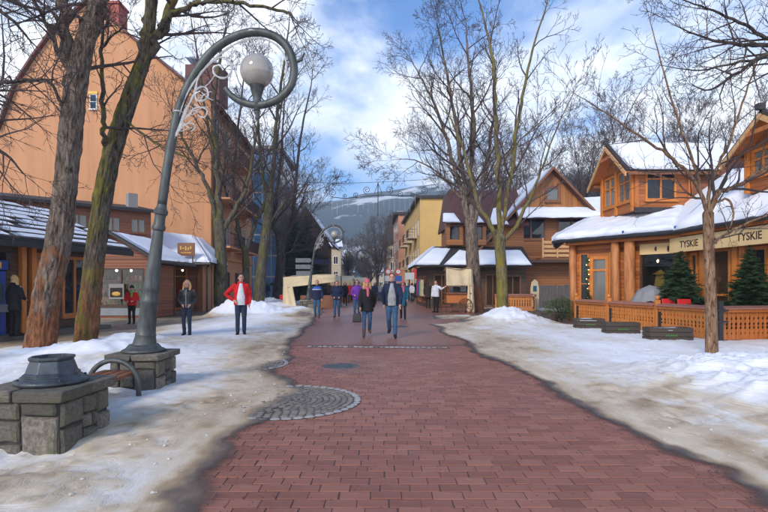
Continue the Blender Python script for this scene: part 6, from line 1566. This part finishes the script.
MB().lathe([(.30, 0), (.38, .3), (.40, .34), (.34, .34), (.33, .25)], n=14).build('tub', MT['planter_wood'], tub, False); MB().lathe([(.33, .2), (.33, .27)], n=14).build('soil', MT['soil'], tub, False)

# ------------------------------------------------------------------ handcart with canvas
hc = thing('handcart', (4.1, 28.6, 0), 'wooden vendor handcart with spoked wheels before the thick tree', 'handcart')
def wheel(x, y, r=.42):
    mb = MB(); pts = [(r*math.cos(a), 0, r+r*math.sin(a)) for a in [2*math.pi*k/28 for k in range(29)]]; mb.tube([(x+p[0], y, p[2]) for p in pts], .032, 6); w = mb.build('wheel', MT['wood_brown'], hc)
    mb = MB(); mb.lathe([(.06, -.06), (.07, 0), (.06, .06)], (0, 0, 0), 10); mb.v = [(x+a, y+c, r+b) for a, b, c in mb.v]; mb.build('hub', MT['wood_dark'], w)
    for k in range(10): a = 2*math.pi*k/10; mb = MB(); mb.tube([(x, y, r), (x+(r-.02)*math.cos(a), y, r+(r-.02)*math.sin(a))], .018, 5); mb.build('spoke', MT['wood_brown'], w)
wheel(4.45, 28.0, .40); wheel(3.45, 28.5, .36)
bevel(MB().box(3.45, 4.75, 28.15, 29.3, .55, 1.05).build('cabinet', MT['wood_orange'], hc), .02)
bevel(MB().box(3.4, 4.8, 28.05, 29.4, 1.05, 1.12).build('counter', MT['wood_brown'], hc), .01)
MB().box(3.6, 4.6, 28.3, 28.32, 1.15, 1.45).build('display_glass', MT['glass'], hc)
for x, y in ((3.5, 28.2), (4.7, 28.2), (3.5, 29.25), (4.7, 29.25)): MB().tube([(x, y, 1.12), (x, y, 2.3)], .025, 6).build('post', MT['wood_brown'], hc)
def cloth(name, q, parent, n=(20, 16), amp=.05, seed=0, mat='canvas', folds=6):
    q = [Vector(p) for p in q]; nu, nv = n; nrm = (q[1]-q[0]).cross(q[3]-q[0]).normalized(); V_ = []
    for v in np.linspace(0, 1, nv):
        for u in np.linspace(0, 1, nu):
            p = q[0]*(1-u)*(1-v)+q[1]*u*(1-v)+q[2]*u*v+q[3]*(1-u)*v
            V_.append(p+nrm*(amp*math.sin(u*folds*6.28+2*v+seed)*(1-.6*v)+amp*.8*float(fbm(u*4, v*3, None, 3, seed))))
    fs = [(i*nu+j, i*nu+j+1, (i+1)*nu+j+1, (i+1)*nu+j) for i in range(nv-1) for j in range(nu-1)]
    o = MB().add(V_, fs).build(name, MT[mat], parent, True, True); s_ = o.modifiers.new('thick', 'SOLIDIFY'); s_.thickness = .012; return o
cloth('canvas_front', [(3.42, 28.1, 1.5), (4.78, 28.05, 1.5), (4.78, 28.1, 2.42), (3.42, 28.2, 2.5)], hc, seed=1, folds=2)
cloth('canvas_top', [(3.4, 28.1, 2.5), (4.8, 28.05, 2.42), (5.1, 29.4, 2.3), (3.4, 29.4, 2.4)], hc, seed=2, folds=1)
cloth('canvas_side', [(4.75, 28.05, .1), (5.25, 29.3, .05), (5.05, 29.4, 2.32), (4.78, 28.08, 2.44)], hc, seed=3, folds=3, amp=.07)
cloth('canvas_skirt', [(4.55, 28.0, .05), (5.0, 28.1, .02), (4.82, 28.07, 2.40), (4.62, 28.04, 2.42)], hc, seed=4, folds=2, amp=.04)
# ------------------------------------------------------------------ canvas market tent and stalls left
tn = thing('market_tent', (-5.6, 35, 0), 'beige canvas market stall behind the far stone block', 'tent')
cloth('roof', [(-6.6, 33.6, 2.05), (-3.2, 33.8, 2.25), (-3.0, 36.6, 2.35), (-6.6, 36.6, 2.2)], tn, seed=5, amp=.05, folds=2)
cloth('valance', [(-6.6, 33.58, 1.35), (-3.2, 33.78, 1.75), (-3.2, 33.8, 2.26), (-6.6, 33.6, 2.06)], tn, seed=6, amp=.04, folds=3)
cloth('side', [(-6.6, 36.6, .0), (-6.6, 33.6, .0), (-6.6, 33.6, 2.06), (-6.6, 36.6, 2.2)], tn, seed=7, amp=.05)
cloth('front_curtain', [(-6.6, 33.56, .0), (-5.7, 33.5, .0), (-6.0, 33.6, 1.5), (-6.6, 33.57, 1.5)], tn, seed=8, amp=.05, folds=2)
for x, y in ((-6.55, 33.7), (-3.25, 33.9), (-3.05, 36.5), (-6.55, 36.5)): MB().tube([(x, y, 0), (x, y, 2.2)], .04, 6).build('pole', MT['wood_brown'], tn)
bevel(MB().box(-5.6, -3.4, 34.2, 35.0, 0, .85).build('counter', MT['wood_brown'], tn), .01)
for i, (x, y, w, lab) in enumerate(((-3.8, 46, 2.2, 'farther low beige stall right of the canvas tent'), (-3.2, 57, 2.4, 'small far beige stall roof at the end of the left row'))):
    t_ = thing('market_tent', (x, y, 0), lab, 'tent')
    cloth('roof', [(x-w/2, y-1, 1.9), (x+w/2, y-1, 1.95), (x+w/2, y+1, 2.4), (x-w/2, y+1, 2.4)], t_, seed=11+i, amp=.03, folds=2)
    cloth('valance', [(x-w/2, y-1.02, 1.5), (x+w/2, y-1.02, 1.5), (x+w/2, y-1, 1.95), (x-w/2, y-1, 1.9)], t_, seed=13+i, amp=.03, folds=2)
    for a, b in ((-1, -1), (1, -1), (1, 1), (-1, 1)): MB().tube([(x+a*w*.48, y+b*.95, 0), (x+a*w*.48, y+b*.95, 2.1)], .04, 6).build('pole', MT['wood_brown'], t_)
    MB().box(x-w*.4, x+w*.4, y-.6, y+.2, 0, .85).build('counter', MT['wood_brown'], t_)
rc = thing('crate', (-6.7, 35.2, 0), 'bright red crate on the snow left of the tent', 'crate')
rc.location = (-7.3, 38, 0)
for (x0, x1, y0, y1) in ((-.4, .4, -.25, -.21), (-.4, .4, .21, .25), (-.4, -.36, -.21, .21), (.36, .4, -.21, .21)):
    for k in range(3): MB().box(x0, x1, y0, y1, .35+.03+k*.16, .35+.15+k*.16).build('side', MT['red_plastic'], rc, False)
MB().box(-.36, .36, -.21, .21, .36, .39).build('base', MT['red_plastic'], rc, False); MB().box(-.38, .38, -.23, .23, 0, .355).build('stand', MT['wood_dark'], rc, False)

# ------------------------------------------------------------------ ornament on a wire over the street
ow = thing('street_ornament', (.0, 30.5, 7.0), 'iron scroll ornament with icicle strings hung on a wire over the street', 'ornament')
OY = 30.5
def op(x, y): return px(x, y, OY)
mb = MB(); mb.tube(smooth_path([op(272, 178), op(310, 182), op(350, 183), op(400, 181), op(440, 178), op(474, 172)], 5), .012, 5); mb.build('wire', MT['dark_metal'], ow)
mb = MB(); mb.tube([op(332, 197), op(345, 198.5), op(378, 195), op(410, 196), op(424, 193)], .022, 6); mb.build('bar', MT['dark_metal'], ow)
mb = MB(); mb.tube([op(378, 182), op(378, 216)], .03, 6); mb.tube([op(378, 183), op(374, 194)], .018, 5); mb.tube([op(378, 183), op(382, 194)], .018, 5); mb.build('centre', MT['dark_metal'], ow)
for (x, y, r, a0, sg_) in ((333, 193, 4, 1.5, 1), (367, 190, 4, 1.5, 1), (389, 190, 4, 1.5, -1), (424, 190, 4, 1.5, -1), (345, 196, 2.5, 1, 1), (412, 195, 2.5, 1, -1), (356, 195, 3, 1, 1), (400, 194, 3, 1, -1)):
    mb = MB(); mb.tube([op(*p) for p in spiral((x, y), r, r*.2, a0, 1.6*sg_, 18)], .018, 5); mb.build('scroll', MT['dark_metal'], ow)
rg = random.Random(6)
for k in range(18):
    x = 332+k*5.2; l = rg.uniform(6, 20); mb = MB(); mb.tube([op(x, 197), op(x, 197+l)], .006, 4); mb.build('icicle_string', MT['tinsel'], ow)
for (x, y) in ((300, 181), (440, 178)):
    pass
# ------------------------------------------------------------------ signs
def round_sign(x, y, h, col, label, plate=None):
    t_ = thing('road_sign', (x, y, 0), label, 'sign', 'road signs at the street end')
    MB().tube([(0, 0, 0), (0, 0, h+.5)], .035, 8).build('pole', MT['atm_grey'], t_, False)
    def disc(r, yy, mt, zc, nm):
        mb = MB(); mb.prism([(r*math.cos(2*math.pi*k/24), zc+r*math.sin(2*math.pi*k/24)) for k in range(24)], lambda a, z, d: (a, yy-d, z), .012); mb.build(nm, MT[mt], t_, False, False, True)
    disc(.32, -.04, col, h, 'disc'); disc(.22, -.054, 'sign_white', h, 'field')
    if plate: MB().box(-.36, .36, -.06, -.045, h-.95, h-.42).build('plate', MT[plate], t_, False)
round_sign(.42, 52, 2.9, 'sign_red', 'left red-rimmed round road sign by the crowd', 'sign_white')
round_sign(1.45, 52, 2.9, 'sign_red', 'right red-rimmed round road sign above a blue plate', 'sign_blue')
bs = thing('hanging_board', (2.5, 50, 0), 'white shop board jutting out before the yellow building', 'sign')
MB().box(-.45, .45, -.05, .05, 2.1, 2.75).build('board', MT['sign_white'], bs, False); MB().tube([(0, .1, 0), (0, .1, 2.8)], .04, 6).build('pole', MT['dark_metal'], bs, False)
ds = thing('direction_signs', (-5.6, 40, 0), 'grey finger boards pointing both ways on a post by the tent', 'sign')
MB().tube([(0, 0, 0), (0, 0, 3.6)], .05, 8).build('post', MT['dark_metal'], ds, False)
for k, (a, z, mt) in enumerate(((-1.3, 3.3, 'atm_grey'), (.12, 3.2, 'c_navy'), (-1.3, 2.8, 'atm_grey'), (-1.25, 2.3, 'atm_grey'))):
    mb = MB(); mb.prism([(a, z), (a+1.15, z), (a+1.28, z+.17), (a+1.15, z+.34), (a, z+.34)], lambda x, zz_, d: (x, -.06-d, zz_), .03); mb.build('finger_board', MT[mt], ds, False, False, True)
# ------------------------------------------------------------------ people
def cap(mb, pts, rad, n=12, sq=None):
    """tapered closed limb; sq=(sx,sy) flattens it in local world axes"""
    P = [Vector(p) for p in pts]
    # hemispherical ends
    a = (P[0]-P[1]).normalized(); b = (P[-1]-P[-2]).normalized()
    pp = [P[0]+a*rad[0]*.9, P[0]+a*rad[0]*.6]+P+[P[-1]+b*rad[-1]*.6, P[-1]+b*rad[-1]*.9]
    rr = [rad[0]*.35, rad[0]*.8]+list(rad)+[rad[-1]*.8, rad[-1]*.35]
    mb.tube(pp, rr, n)
def ring_body(mb, secs, n=16):
    """torso from elliptical sections (cx,cy,z,rx,ry)"""
    b0 = len(mb.v)
    for (cx_, cy_, z, rx, ry) in secs:
        for j in range(n): a = 2*math.pi*j/n; mb.v.append((cx_+rx*math.cos(a), cy_+ry*math.sin(a), z))
    for i in range(len(secs)-1):
        for j in range(n): j2 = (j+1) % n; mb.f.append((b0+i*n+j, b0+i*n+j2, b0+(i+1)*n+j2, b0+(i+1)*n+j)); mb.m.append(0)
    mb.f.append(tuple(b0+j for j in range(n))[::-1]); mb.m.append(0); mb.f.append(tuple(b0+(len(secs)-1)*n+j for j in range(n))); mb.m.append(0)
VL = S.view_layers[0]; WS = bpy.data.collections.new('workshop'); S.collection.children.link(WS)   # scratch collection, removed again below
VL.layer_collection.children['street'].exclude = True
def fuse(mb, name, mat, parent, vox, smooth=4):
    me = mb.mesh('tmp'); bm = bmesh.new(); bm.from_mesh(me); bmesh.ops.recalc_face_normals(bm, faces=bm.faces); bm.to_mesh(me); bm.free()
    o = bpy.data.objects.new('tmp', me); WS.objects.link(o)
    r_ = o.modifiers.new('r', 'REMESH'); r_.mode = 'VOXEL'; r_.voxel_size = vox; r_.use_smooth_shade = True
    if smooth: s_ = o.modifiers.new('s', 'SMOOTH'); s_.factor = .5; s_.iterations = smooth
    dg = bpy.context.evaluated_depsgraph_get(); dg.update()
    m2 = bpy.data.meshes.new_from_object(o.evaluated_get(dg)); m2.name = name
    bpy.data.objects.remove(o); bpy.data.meshes.remove(me)
    m2.materials.clear(); return link(name, m2, MT[mat], parent)
def person(loc, rz, label, H=1.75, top='c_navy', legs='c_jeans', shoe='c_black', hair='hair_brown', hairlen=0, hat=None, stride=.0, arms=('down', 'down'), coat=.0, fem=False, scarf=None, vox=.014, detail=True, shirt=None, group=None, head_turn=0, extra=None, bulk=1.0, stripe=None):
    t_ = thing('person', loc, label, 'person', group, rz); k = H/1.75
    sw = .165 if fem else .19; hipw = .082
    body = MB(); jac = MB(); tro = MB()
    st = stride
    Z = lambda z: z*k
    feet = []
    for sgn, ph in ((-1, st), (1, -st)):           # sgn -1 = figure's right (x<0 when facing -y)
        hip = Vector((sgn*hipw, 0, .90)); fwd = -ph
        ank = Vector((sgn*(hipw+.01), fwd*.36, .085+(.05 if fwd > .3 else 0)))
        knee = Vector((sgn*(hipw+.008), fwd*.17-.035-.07*abs(st), .50))
        if fwd > 0: ank.z += .10*abs(st); ank.x -= sgn*.03*abs(st)
        if fwd > 0: knee.y -= .03
        hip, ank, knee = hip*k, ank*k, knee*k
        cap(body, [hip, hip.lerp(knee, .5), knee, knee.lerp(ank, .4), ank], [.078*k, .068*k, .048*k, .05*k, .036*k])
        tw_ = 1.0 if not fem else .93
        cap(tro, [hip+Vector((0, 0, .02)), hip.lerp(knee, .45), knee, knee.lerp(ank, .4), ank+Vector((0, 0, .01))], [.098*k*tw_, .088*k*tw_, .066*k*tw_, .064*k*tw_, .056*k*tw_])
        toe = ank+Vector((sgn*.015, -.17*k, -.055*k)); heel = ank+Vector((0, .05*k, -.045*k))
        if fwd > .2: toe.z -= 0; heel.z += .03*k
        cap(body, [heel, toe], [.03*k, .025*k])
        feet.append((ank, heel, toe))
    ring_body(tro, [(0, 0, Z(.82), Z(.10), Z(.09)), (0, 0, Z(.88), Z(.165), Z(.115)), (0, 0, Z(.98), Z(.165), Z(.115)), (0, 0, Z(1.04), Z(.145), Z(.10))])
    ring_body(body, [(0, 0, Z(.84), Z(.12), Z(.085)), (0, 0, Z(.95), Z(.15), Z(.10)), (0, 0, Z(1.1), Z(.125), Z(.09)), (0, 0, Z(1.3), Z(.15), Z(.10)), (0, 0, Z(1.42), Z(.15), Z(.085)), (0, 0, Z(1.47), Z(.06), Z(.055))])
    # jacket
    hem = .86-coat; B = bulk
    ring_body(jac, [(0, 0, Z(hem), Z(.19*B), Z(.14*B)), (0, 0, Z(hem+.04), Z(.192*B), Z(.142*B)), (0, 0, Z(1.08), Z((.165 if fem else .182)*B), Z(.132*B)), (0, -.005, Z(1.28), Z((.178 if fem else .198)*B), Z(.142*B)), (0, .0, Z(1.40), Z((sw+.0)*B), Z(.12*B)), (0, .005, Z(1.455), Z(.12), Z(.095)), (0, .01, Z(1.50), Z(.075), Z(.075)), (0, .01, Z(1.515), Z(.06), Z(.06))])
    jac.tube([(math.cos(a)*.078*k, .012*k+math.sin(a)*.078*k, Z(1.505)+.018*k*math.sin(a)) for a in [2*math.pi*q/14 for q in range(15)]], .03*k, 8)
    jac.ell((0, .095*k, Z(1.44)), (.10*k, .06*k, .075*k), 12, 8)
    hands = []
    for sgn, am in ((-1, arms[0]), (1, arms[1])):
        sh = Vector((sgn*(sw+.005), .0, 1.41)); sws = st*sgn*.45
        if am == 'down': el = Vector((sgn*(sw+.055), .03+sws*.5, 1.13)); wr = Vector((sgn*(sw+.04), -.06+sws*1.2, .90))
        elif am == 'pocket': el = Vector((sgn*(sw+.10), .09, 1.14)); wr = Vector((sgn*(sw-.035), -.07, .99))
        elif am == 'front': el = Vector((sgn*(sw+.09), -.02, 1.13)); wr = Vector((sgn*(sw-.06), -.24, 1.06))
        elif am == 'out': el = Vector((sgn*(sw+.20), -.10, 1.28)); wr = Vector((sgn*(sw+.42), -.18, 1.38))
        elif am == 'fwd': el = Vector((sgn*(sw+.05), -.14, 1.15)); wr = Vector((sgn*(sw-.02), -.38, 1.10))
        elif am == 'hip': el = Vector((sgn*(sw+.24), .06, 1.16)); wr = Vector((sgn*(sw+.02), -.08, 1.0))
        sh, el, wr = sh*k, el*k, wr*k
        cap(body, [sh, sh.lerp(el, .5), el, wr], [.05*k, .045*k, .038*k, .028*k])
        cap(jac, [sh+Vector((-sgn*.03, 0, -.01)), sh.lerp(el, .5), el, el.lerp(wr, .5), el.lerp(wr, .93)], [.078*k*B, .07*k*B, .06*k*B, .054*k*B, .046*k*B])
        d = (wr-el).normalized(); side = Vector((0, -1, 0)) if abs(d.z) > .6 else Vector((0, 0, 1)); side = (side-d*side.dot(d)).normalized(); nn = d.cross(side)*(1 if sgn < 0 else -1)
        hp = wr+d*.05*k
        cap(body, [wr, hp, hp+d*.03*k], [.027*k, .032*k, .03*k])
        for q, ln in ((-1.5, .062), (-.5, .075), (.5, .072), (1.5, .055)):
            b = hp+d*.045*k+side*q*.018*k; m_ = b+d*ln*.55*k+nn*.006*k; e = m_+d*ln*.4*k+nn*.028*k
            cap(body, [b, m_, e], [.0095*k, .009*k, .008*k], 8)
        b = hp+side*.03*k; cap(body, [b, b+(d*.03+side*.03)*k, b+(d*.06+side*.035+nn*.015)*k], [.012*k, .011*k, .009*k], 8)
        hands.append(hp+d*.05*k)
    # head
    hc_ = Vector((0, -.015, 1.635))*k; hr = Matrix.Rotation(head_turn, 3, 'Z')
    cap(body, [Vector((0, .012, 1.44))*k, Vector((0, .0, 1.56))*k], [.058*k, .054*k])
    body.ell(hc_+Vector((0, .012, .02))*k, (.076*k, .092*k, .098*k), 16, 12)
    body.ell(hc_+hr @ (Vector((0, -.035, -.055))*k), (.054*k, .052*k, .062*k), 14, 10)
    cap(body, [hc_+hr @ (Vector((0, -.085, .012))*k), hc_+hr @ (Vector((0, -.106, -.022))*k)], [.010*k, .015*k], 8)
    for s_ in (-1, 1): body.ell(hc_+hr @ (Vector((s_*.078, .01, -.01))*k), (.012*k, .022*k, .03*k), 8, 8)
    fuse(body, 'body', 'skin', t_, vox*.8 if detail else vox, 2)
    jk = fuse(jac, 'jacket', top, t_, vox, 4); fuse(tro, 'trousers', legs, t_, vox, 4)
    for ank, heel, toe in feet:
        mb = MB(); cap(mb, [heel+Vector((0, .0, 0)), heel.lerp(toe, .5)+Vector((0, 0, .012)), toe], [.045*k, .046*k, .04*k]); cap(mb, [ank+Vector((0, 0, -.03)), ank+Vector((0, 0, .05 if not fem else .14))*k], [.048*k, .05*k if not fem else .058*k])
        o = fuse(mb, 'shoe', shoe, t_, vox, 2)
    if detail:
        for s_ in (-1, 1):
            MB().ell(hc_+hr @ (Vector((s_*.031, -.083, .012))*k), (.012*k, .008*k, .008*k), 8, 6).build('eye', MT['eye'], t_, False, True)
            MB().ell(hc_+hr @ (Vector((s_*.031, -.086, .032))*k), (.017*k, .008*k, .005*k), 8, 6).build('eyebrow', MT[hair], t_, False, True)
        MB().ell(hc_+hr @ (Vector((0, -.086, -.056))*k), (.022*k, .008*k, .007*k), 8, 6).build('mouth', MT['lip'], t_, False, True)
    # hair / hat
    hb = MB(); hb.ell(hc_+hr @ (Vector((0, .03, .043))*k), (.086*k, .093*k, .092*k), 16, 12)
    if hairlen:
        L = hairlen
        for s_ in (-1, -.5, 0, .5, 1):
            p = hc_+hr @ (Vector((s_*.078, .055-.05*abs(s_), .02))*k); cap(hb, [p, p+hr @ (Vector((s_*.018, .02, -L*.55))*k), p+hr @ (Vector((s_*.022, -.0 if abs(s_) < .9 else -.05, -L))*k)], [.042*k, .045*k, .03*k], 10)
    else: hb.ell(hc_+hr @ (Vector((0, .055, -.02))*k), (.072*k, .055*k, .06*k), 14, 10)
    fuse(hb, 'hair', hair, t_, vox*.8, 2)
    if hat:
        mb = MB(); mb.ell(hc_+Vector((0, .012, .062))*k, (.094*k, .105*k, .088*k), 16, 12); mb.lathe([(.088*k, 0), (.10*k, .005*k), (.10*k, .045*k), (.09*k, .05*k)], hc_+Vector((0, .012, .025))*k, 16); mb.ell(hc_+Vector((0, .02, .155))*k, (.028*k, .028*k, .026*k), 10, 8)
        fuse(mb, 'hat', hat, t_, vox*.9, 2)
    if scarf:
        mb = MB(); pts = [(math.cos(a)*.085*k, .005+math.sin(a)*.085*k, Z(1.495)+.012*math.sin(a)) for a in [2*math.pi*q/14 for q in range(15)]]; mb.tube(pts, .04*k, 10); cap(mb, [(.02*k, -.10*k, Z(1.48)), (.03*k, -.15*k, Z(1.38)), (.03*k, -.155*k, Z(1.25))], [.04*k, .045*k, .04*k])
        fuse(mb, 'scarf', scarf, t_, vox, 3)
    if shirt:       # open front of the jacket
        mb = MB(); ring_body(mb, [(0, -.07*k, Z(hem+.0), Z(.13), Z(.10)), (0, -.07*k, Z(1.10), Z(.125), Z(.098)), (0, -.07*k, Z(1.28), Z(.11), Z(.104)), (0, -.07*k, Z(1.40), Z(.065), Z(.085)), (0, -.045*k, Z(1.485), Z(.05), Z(.055))]); fuse(mb, 'shirt', shirt, t_, vox, 3)
    if stripe:
        mb = MB(); ring_body(mb, [(0, -.003, Z(1.30), Z(.206*B), Z(.149*B)), (0, -.003, Z(1.335), Z(.206*B), Z(.148*B))]); fuse(mb, 'chest_stripe', stripe[0], t_, vox, 1)
        mb = MB(); ring_body(mb, [(0, -.003, Z(1.335), Z(.207*B), Z(.147*B)), (0, .0, Z(1.40), Z(.20*B), Z(.13*B)), (0, .0, Z(1.45), Z(.14*B), Z(.105*B))]); fuse(mb, 'shoulder_yoke', stripe[1], t_, vox, 2)
    # zip
    if top == 'leather': MB().tube([(0, -.143*k*B, Z(hem+.05)), (0, -.137*k*B, Z(1.1)), (0, -.152*k*B, Z(1.3)), (0, -.10*k, Z(1.46))], .006, 5).build('zip', MT['tinsel'], jk, False)
    t_['hands'] = [tuple(h) for h in hands]
    return t_, hands
def P_(x, feet, dy=0): y = 794/(feet-285)+dy; return ((x-384)/512*y, y, 0.03)
PG = 'people walking in the street'
def gp(x, feet, z=.03): p = P_(x, feet); return (p[0], p[1], z)
person((-10.35, 14.35, .12), R(170), 'woman with long blond hair in black at the cash machine', 1.70, 'c_black', 'c_black', 'c_black', 'hair_blond', .26, arms=('front', 'down'), coat=.12, fem=True, detail=False)
person((-9.85, 20.0, .03), R(10), 'child in a red jacket and dark cap before the shop window', 1.48, 'c_red', 'c_black', 'c_black', 'hair_black', 0, hat='c_black', arms=('front', 'front'), bulk=1.12, scarf='c_lime')
person(gp(187, 338, .06), R(8), 'blond woman in a black leather jacket, hands in pockets', 1.63, 'leather', 'c_jeansdark', 'c_black', 'hair_blond', .20, arms=('pocket', 'pocket'), fem=True, stride=-.12, vox=.013)
person(gp(241, 337, .06), R(14), 'man in an open bright red jacket standing on the snow', 1.82, 'c_red', 'c_jeansdark', 'c_black', 'hair_black', 0, arms=('hip', 'down'), shirt='c_white', bulk=1.06, vox=.013, head_turn=R(8), stride=.12)
person(gp(317, 318.5, .03), R(4), 'man in a blue and navy jacket walking by the stone block', 1.74, 'c_navy', 'c_jeans', 'c_brown', 'hair_ginger', 0, stride=-.25, stripe=('c_white', 'c_blue'), bulk=1.1, group=PG)
person(gp(337, 318, .03), R(-4), 'person in a dark padded jacket beside the blue-jacketed man', 1.70, 'c_navy', 'c_jeans', 'c_brown', 'hair_brown', 0, stride=.25, bulk=1.12, arms=('pocket', 'pocket'), group=PG)
person(gp(357, 319, .03), R(-3), 'woman in a purple jacket behind the pink hat', 1.74, 'c_purple', 'c_jeans', 'c_black', 'hair_brown', .05, stride=.3, fem=True, arms=('front', 'down'), group=PG)
w8, hd8 = person(gp(367, 337, .03), R(2), 'woman with pink hat and scarf carrying a black bag', 1.68, 'c_black', 'c_jeans', 'c_brown', 'hair_blond', .28, hat='c_pink', scarf='c_pink', stride=.35, fem=True, coat=.10, bulk=1.08, group=PG, vox=.013)
person(gp(392, 338, .03), R(-3), 'tall man in an open navy jacket over a grey jumper', 1.86, 'c_navy', 'c_jeans', 'c_black', 'hair_brown', 0, stride=-.5, shirt='c_grey', bulk=1.04, group=PG, vox=.013)
person(gp(403, 319.5, .03), R(-5), 'woman in a long dark blue coat and pink hat behind the tall man', 1.70, 'c_teal', 'c_black', 'c_black', 'hair_brown', .1, hat='c_pink', stride=-.2, fem=True, coat=.28, scarf='c_pink', group=PG)
w13, hd13 = person(gp(436, 313, .03), R(-35), 'man in a white jacket reaching toward the handcart', 1.76, 'c_white', 'c_black', 'c_black', 'hair_brown', 0, arms=('down', 'out'), group='people by the handcart', detail=False)
person(gp(428, 309, .03), R(170), 'person in a dark coat walking away left of the white jacket', 1.74, 'c_darkbrown', 'c_black', 'c_black', 'hair_black', 0, stride=.2, coat=.15, group='people by the handcart', detail=False, bulk=1.1)
# handbag
b = thing('handbag', (gp(367, 337)[0]-.29, gp(367, 337)[1]-.12, .45), 'black handbag hanging from the hand of the woman in pink hat', 'bag')
bevel(MB().hexa([(-.14, -.07, 0), (.14, -.07, 0), (.14, .07, 0), (-.14, .07, 0), (-.11, -.05, .26), (.11, -.05, .26), (.11, .05, .26), (-.11, .05, .26)]).build('pouch', MT['leather'], b, False), .03, 3)
MB().tube([(-.09, 0, .25), (-.07, 0, .37), (0, 0, .42), (.07, 0, .37), (.09, 0, .25)], .012, 6).build('handle', MT['leather'], b, False)
# farther walkers
far = [(267, 301, 'c_navy', 'c_jeans', 'dark figure walking between the mossy trees on the left', 1.75, 0), (345, 306, 'c_black', 'c_black', 'distant walker in black right of the padded jacket', 1.72, 0), (350, 303, 'c_red', 'c_jeansdark', 'distant walker in a red jacket behind the purple one', 1.7, 0), (329, 305, 'c_darkbrown', 'c_black', 'distant walker in brown by the canvas tent', 1.7, 0), (332, 302, 'c_red', 'c_black', 'small red-clad walker under the tent edge', 1.6, 0),
       (375, 304, 'c_navy', 'c_black', 'distant walker seen between the couple', 1.75, 0), (380, 301, 'c_grey', 'c_jeans', 'distant grey walker between the couple', 1.72, 1), (341, 299, 'c_black', 'c_jeansdark', 'far black-clad walker in the street middle', 1.75, 1), (362, 300, 'c_beige', 'c_black', 'far beige-clad walker behind the pink hat', 1.68, 1), (412, 303, 'c_white', 'c_jeansdark', 'distant walker in pale jacket right of the dark blue coat', 1.7, 0), (420, 300, 'c_navy', 'c_jeansdark', 'distant walker in blue by the stroller', 1.76, 0), (424, 299, 'c_black', 'c_black', 'far walker in black near the souvenir shop', 1.75, 1), (416, 298, 'c_red', 'c_black', 'far walker in red near the yellow building', 1.7, 1), (355, 297.5, 'c_navy', 'c_black', 'very far navy walker in the street', 1.74, 1), (386, 298, 'c_pink', 'c_black', 'very far pink-clad walker in the street', 1.66, 1), (396, 299, 'c_darkbrown', 'c_black', 'very far brown-clad walker in the street', 1.72, 1), (408, 297.5, 'c_blue', 'c_black', 'very far blue-clad walker by the signs', 1.72, 1), (334, 300, 'c_black', 'c_jeansdark', 'tiny black-clad walker near the left stalls', 1.66, 1), (347, 298.5, 'c_brown', 'c_black', 'tiny brown-clad walker left of the street middle', 1.69, 1), (351, 300.5, 'c_blue', 'c_black', 'tiny blue-clad walker beside the beige stall', 1.72, 1), (359, 298, 'c_black', 'c_black', 'tiny black-clad walker in the street middle', 1.75, 1), (366, 297.5, 'c_red', 'c_jeansdark', 'tiny red-clad walker beside the bare trees', 1.66, 1), (371, 299.5, 'c_darkbrown', 'c_black', 'tiny dark brown-clad walker behind the couple', 1.69, 1), (378, 298.2, 'c_black', 'c_jeansdark', 'tiny black-clad walker between the couple, very small', 1.72, 1), (390, 300.5, 'c_black', 'c_black', 'tiny black-clad walker right of the tall man', 1.75, 1), (400, 301, 'c_green', 'c_jeansdark', 'tiny green-clad walker behind the dark blue coat', 1.66, 1), (405, 300, 'c_black', 'c_black', 'tiny black-clad walker by the round signs', 1.69, 1), (415, 299.5, 'c_darkbrown', 'c_jeansdark', 'tiny dark brown-clad walker by the hanging board', 1.72, 1), (423, 302, 'c_purple', 'c_black', 'tiny purple-clad walker by the hung goods', 1.75, 1)]
for i, (x, fy, tp_, lg_, lab, h_, sm) in enumerate(far):
    person(gp(x, fy, .02), R((i*67) % 40-20+(180 if i % 3 == 0 else 0)), lab, h_, tp_, lg_, 'c_black', ['hair_brown', 'hair_black', 'hair_blond', 'hair_ginger'][i % 4], .12 if i % 2 else 0, hat=None if i % 3 else 'c_red' if i % 2 else 'c_black', stride=.35*(-1)**i, coat=.1*(i % 3), vox=.03, detail=False, group='small figures far down the street', fem=bool(i % 2), bulk=1.08)
# stroller
s_ = thing('stroller', (gp(416, 301.5)[0], gp(416, 301.5)[1], 0), 'dark baby stroller pushed along by the souvenir shop', 'stroller')
for dx in (-.25, .25):
    for dy in (-.35, .35):
        mb = MB(); mb.tube([(dx, dy+.12*math.cos(a), .13+.12*math.sin(a)) for a in [2*math.pi*k/14 for k in range(15)]], .025, 6); mb.build('wheel', MT['rubber'], s_, False)
    MB().tube([(dx, -.35, .15), (dx, .1, .55), (dx, .5, 1.0)], .018, 6).build('frame', MT['dark_metal'], s_, False)
MB().tube([(-.25, .5, 1.0), (.25, .5, 1.0)], .022, 6).build('handle', MT['rubber'], s_, False)
mb = MB(); ring_body(mb, [(0, -.05, .38, .2, .3), (0, -.05, .5, .26, .38), (0, -.02, .7, .26, .36)]); mb.build('seat', MT['c_darkbrown'], s_, False, True)
mb = MB(); mb.ell((0, .1, .78), (.27, .28, .26), 14, 8); mb.build('hood', MT['c_darkbrown'], s_, False, True)
VL.layer_collection.children['street'].exclude = False; bpy.data.collections.remove(WS)
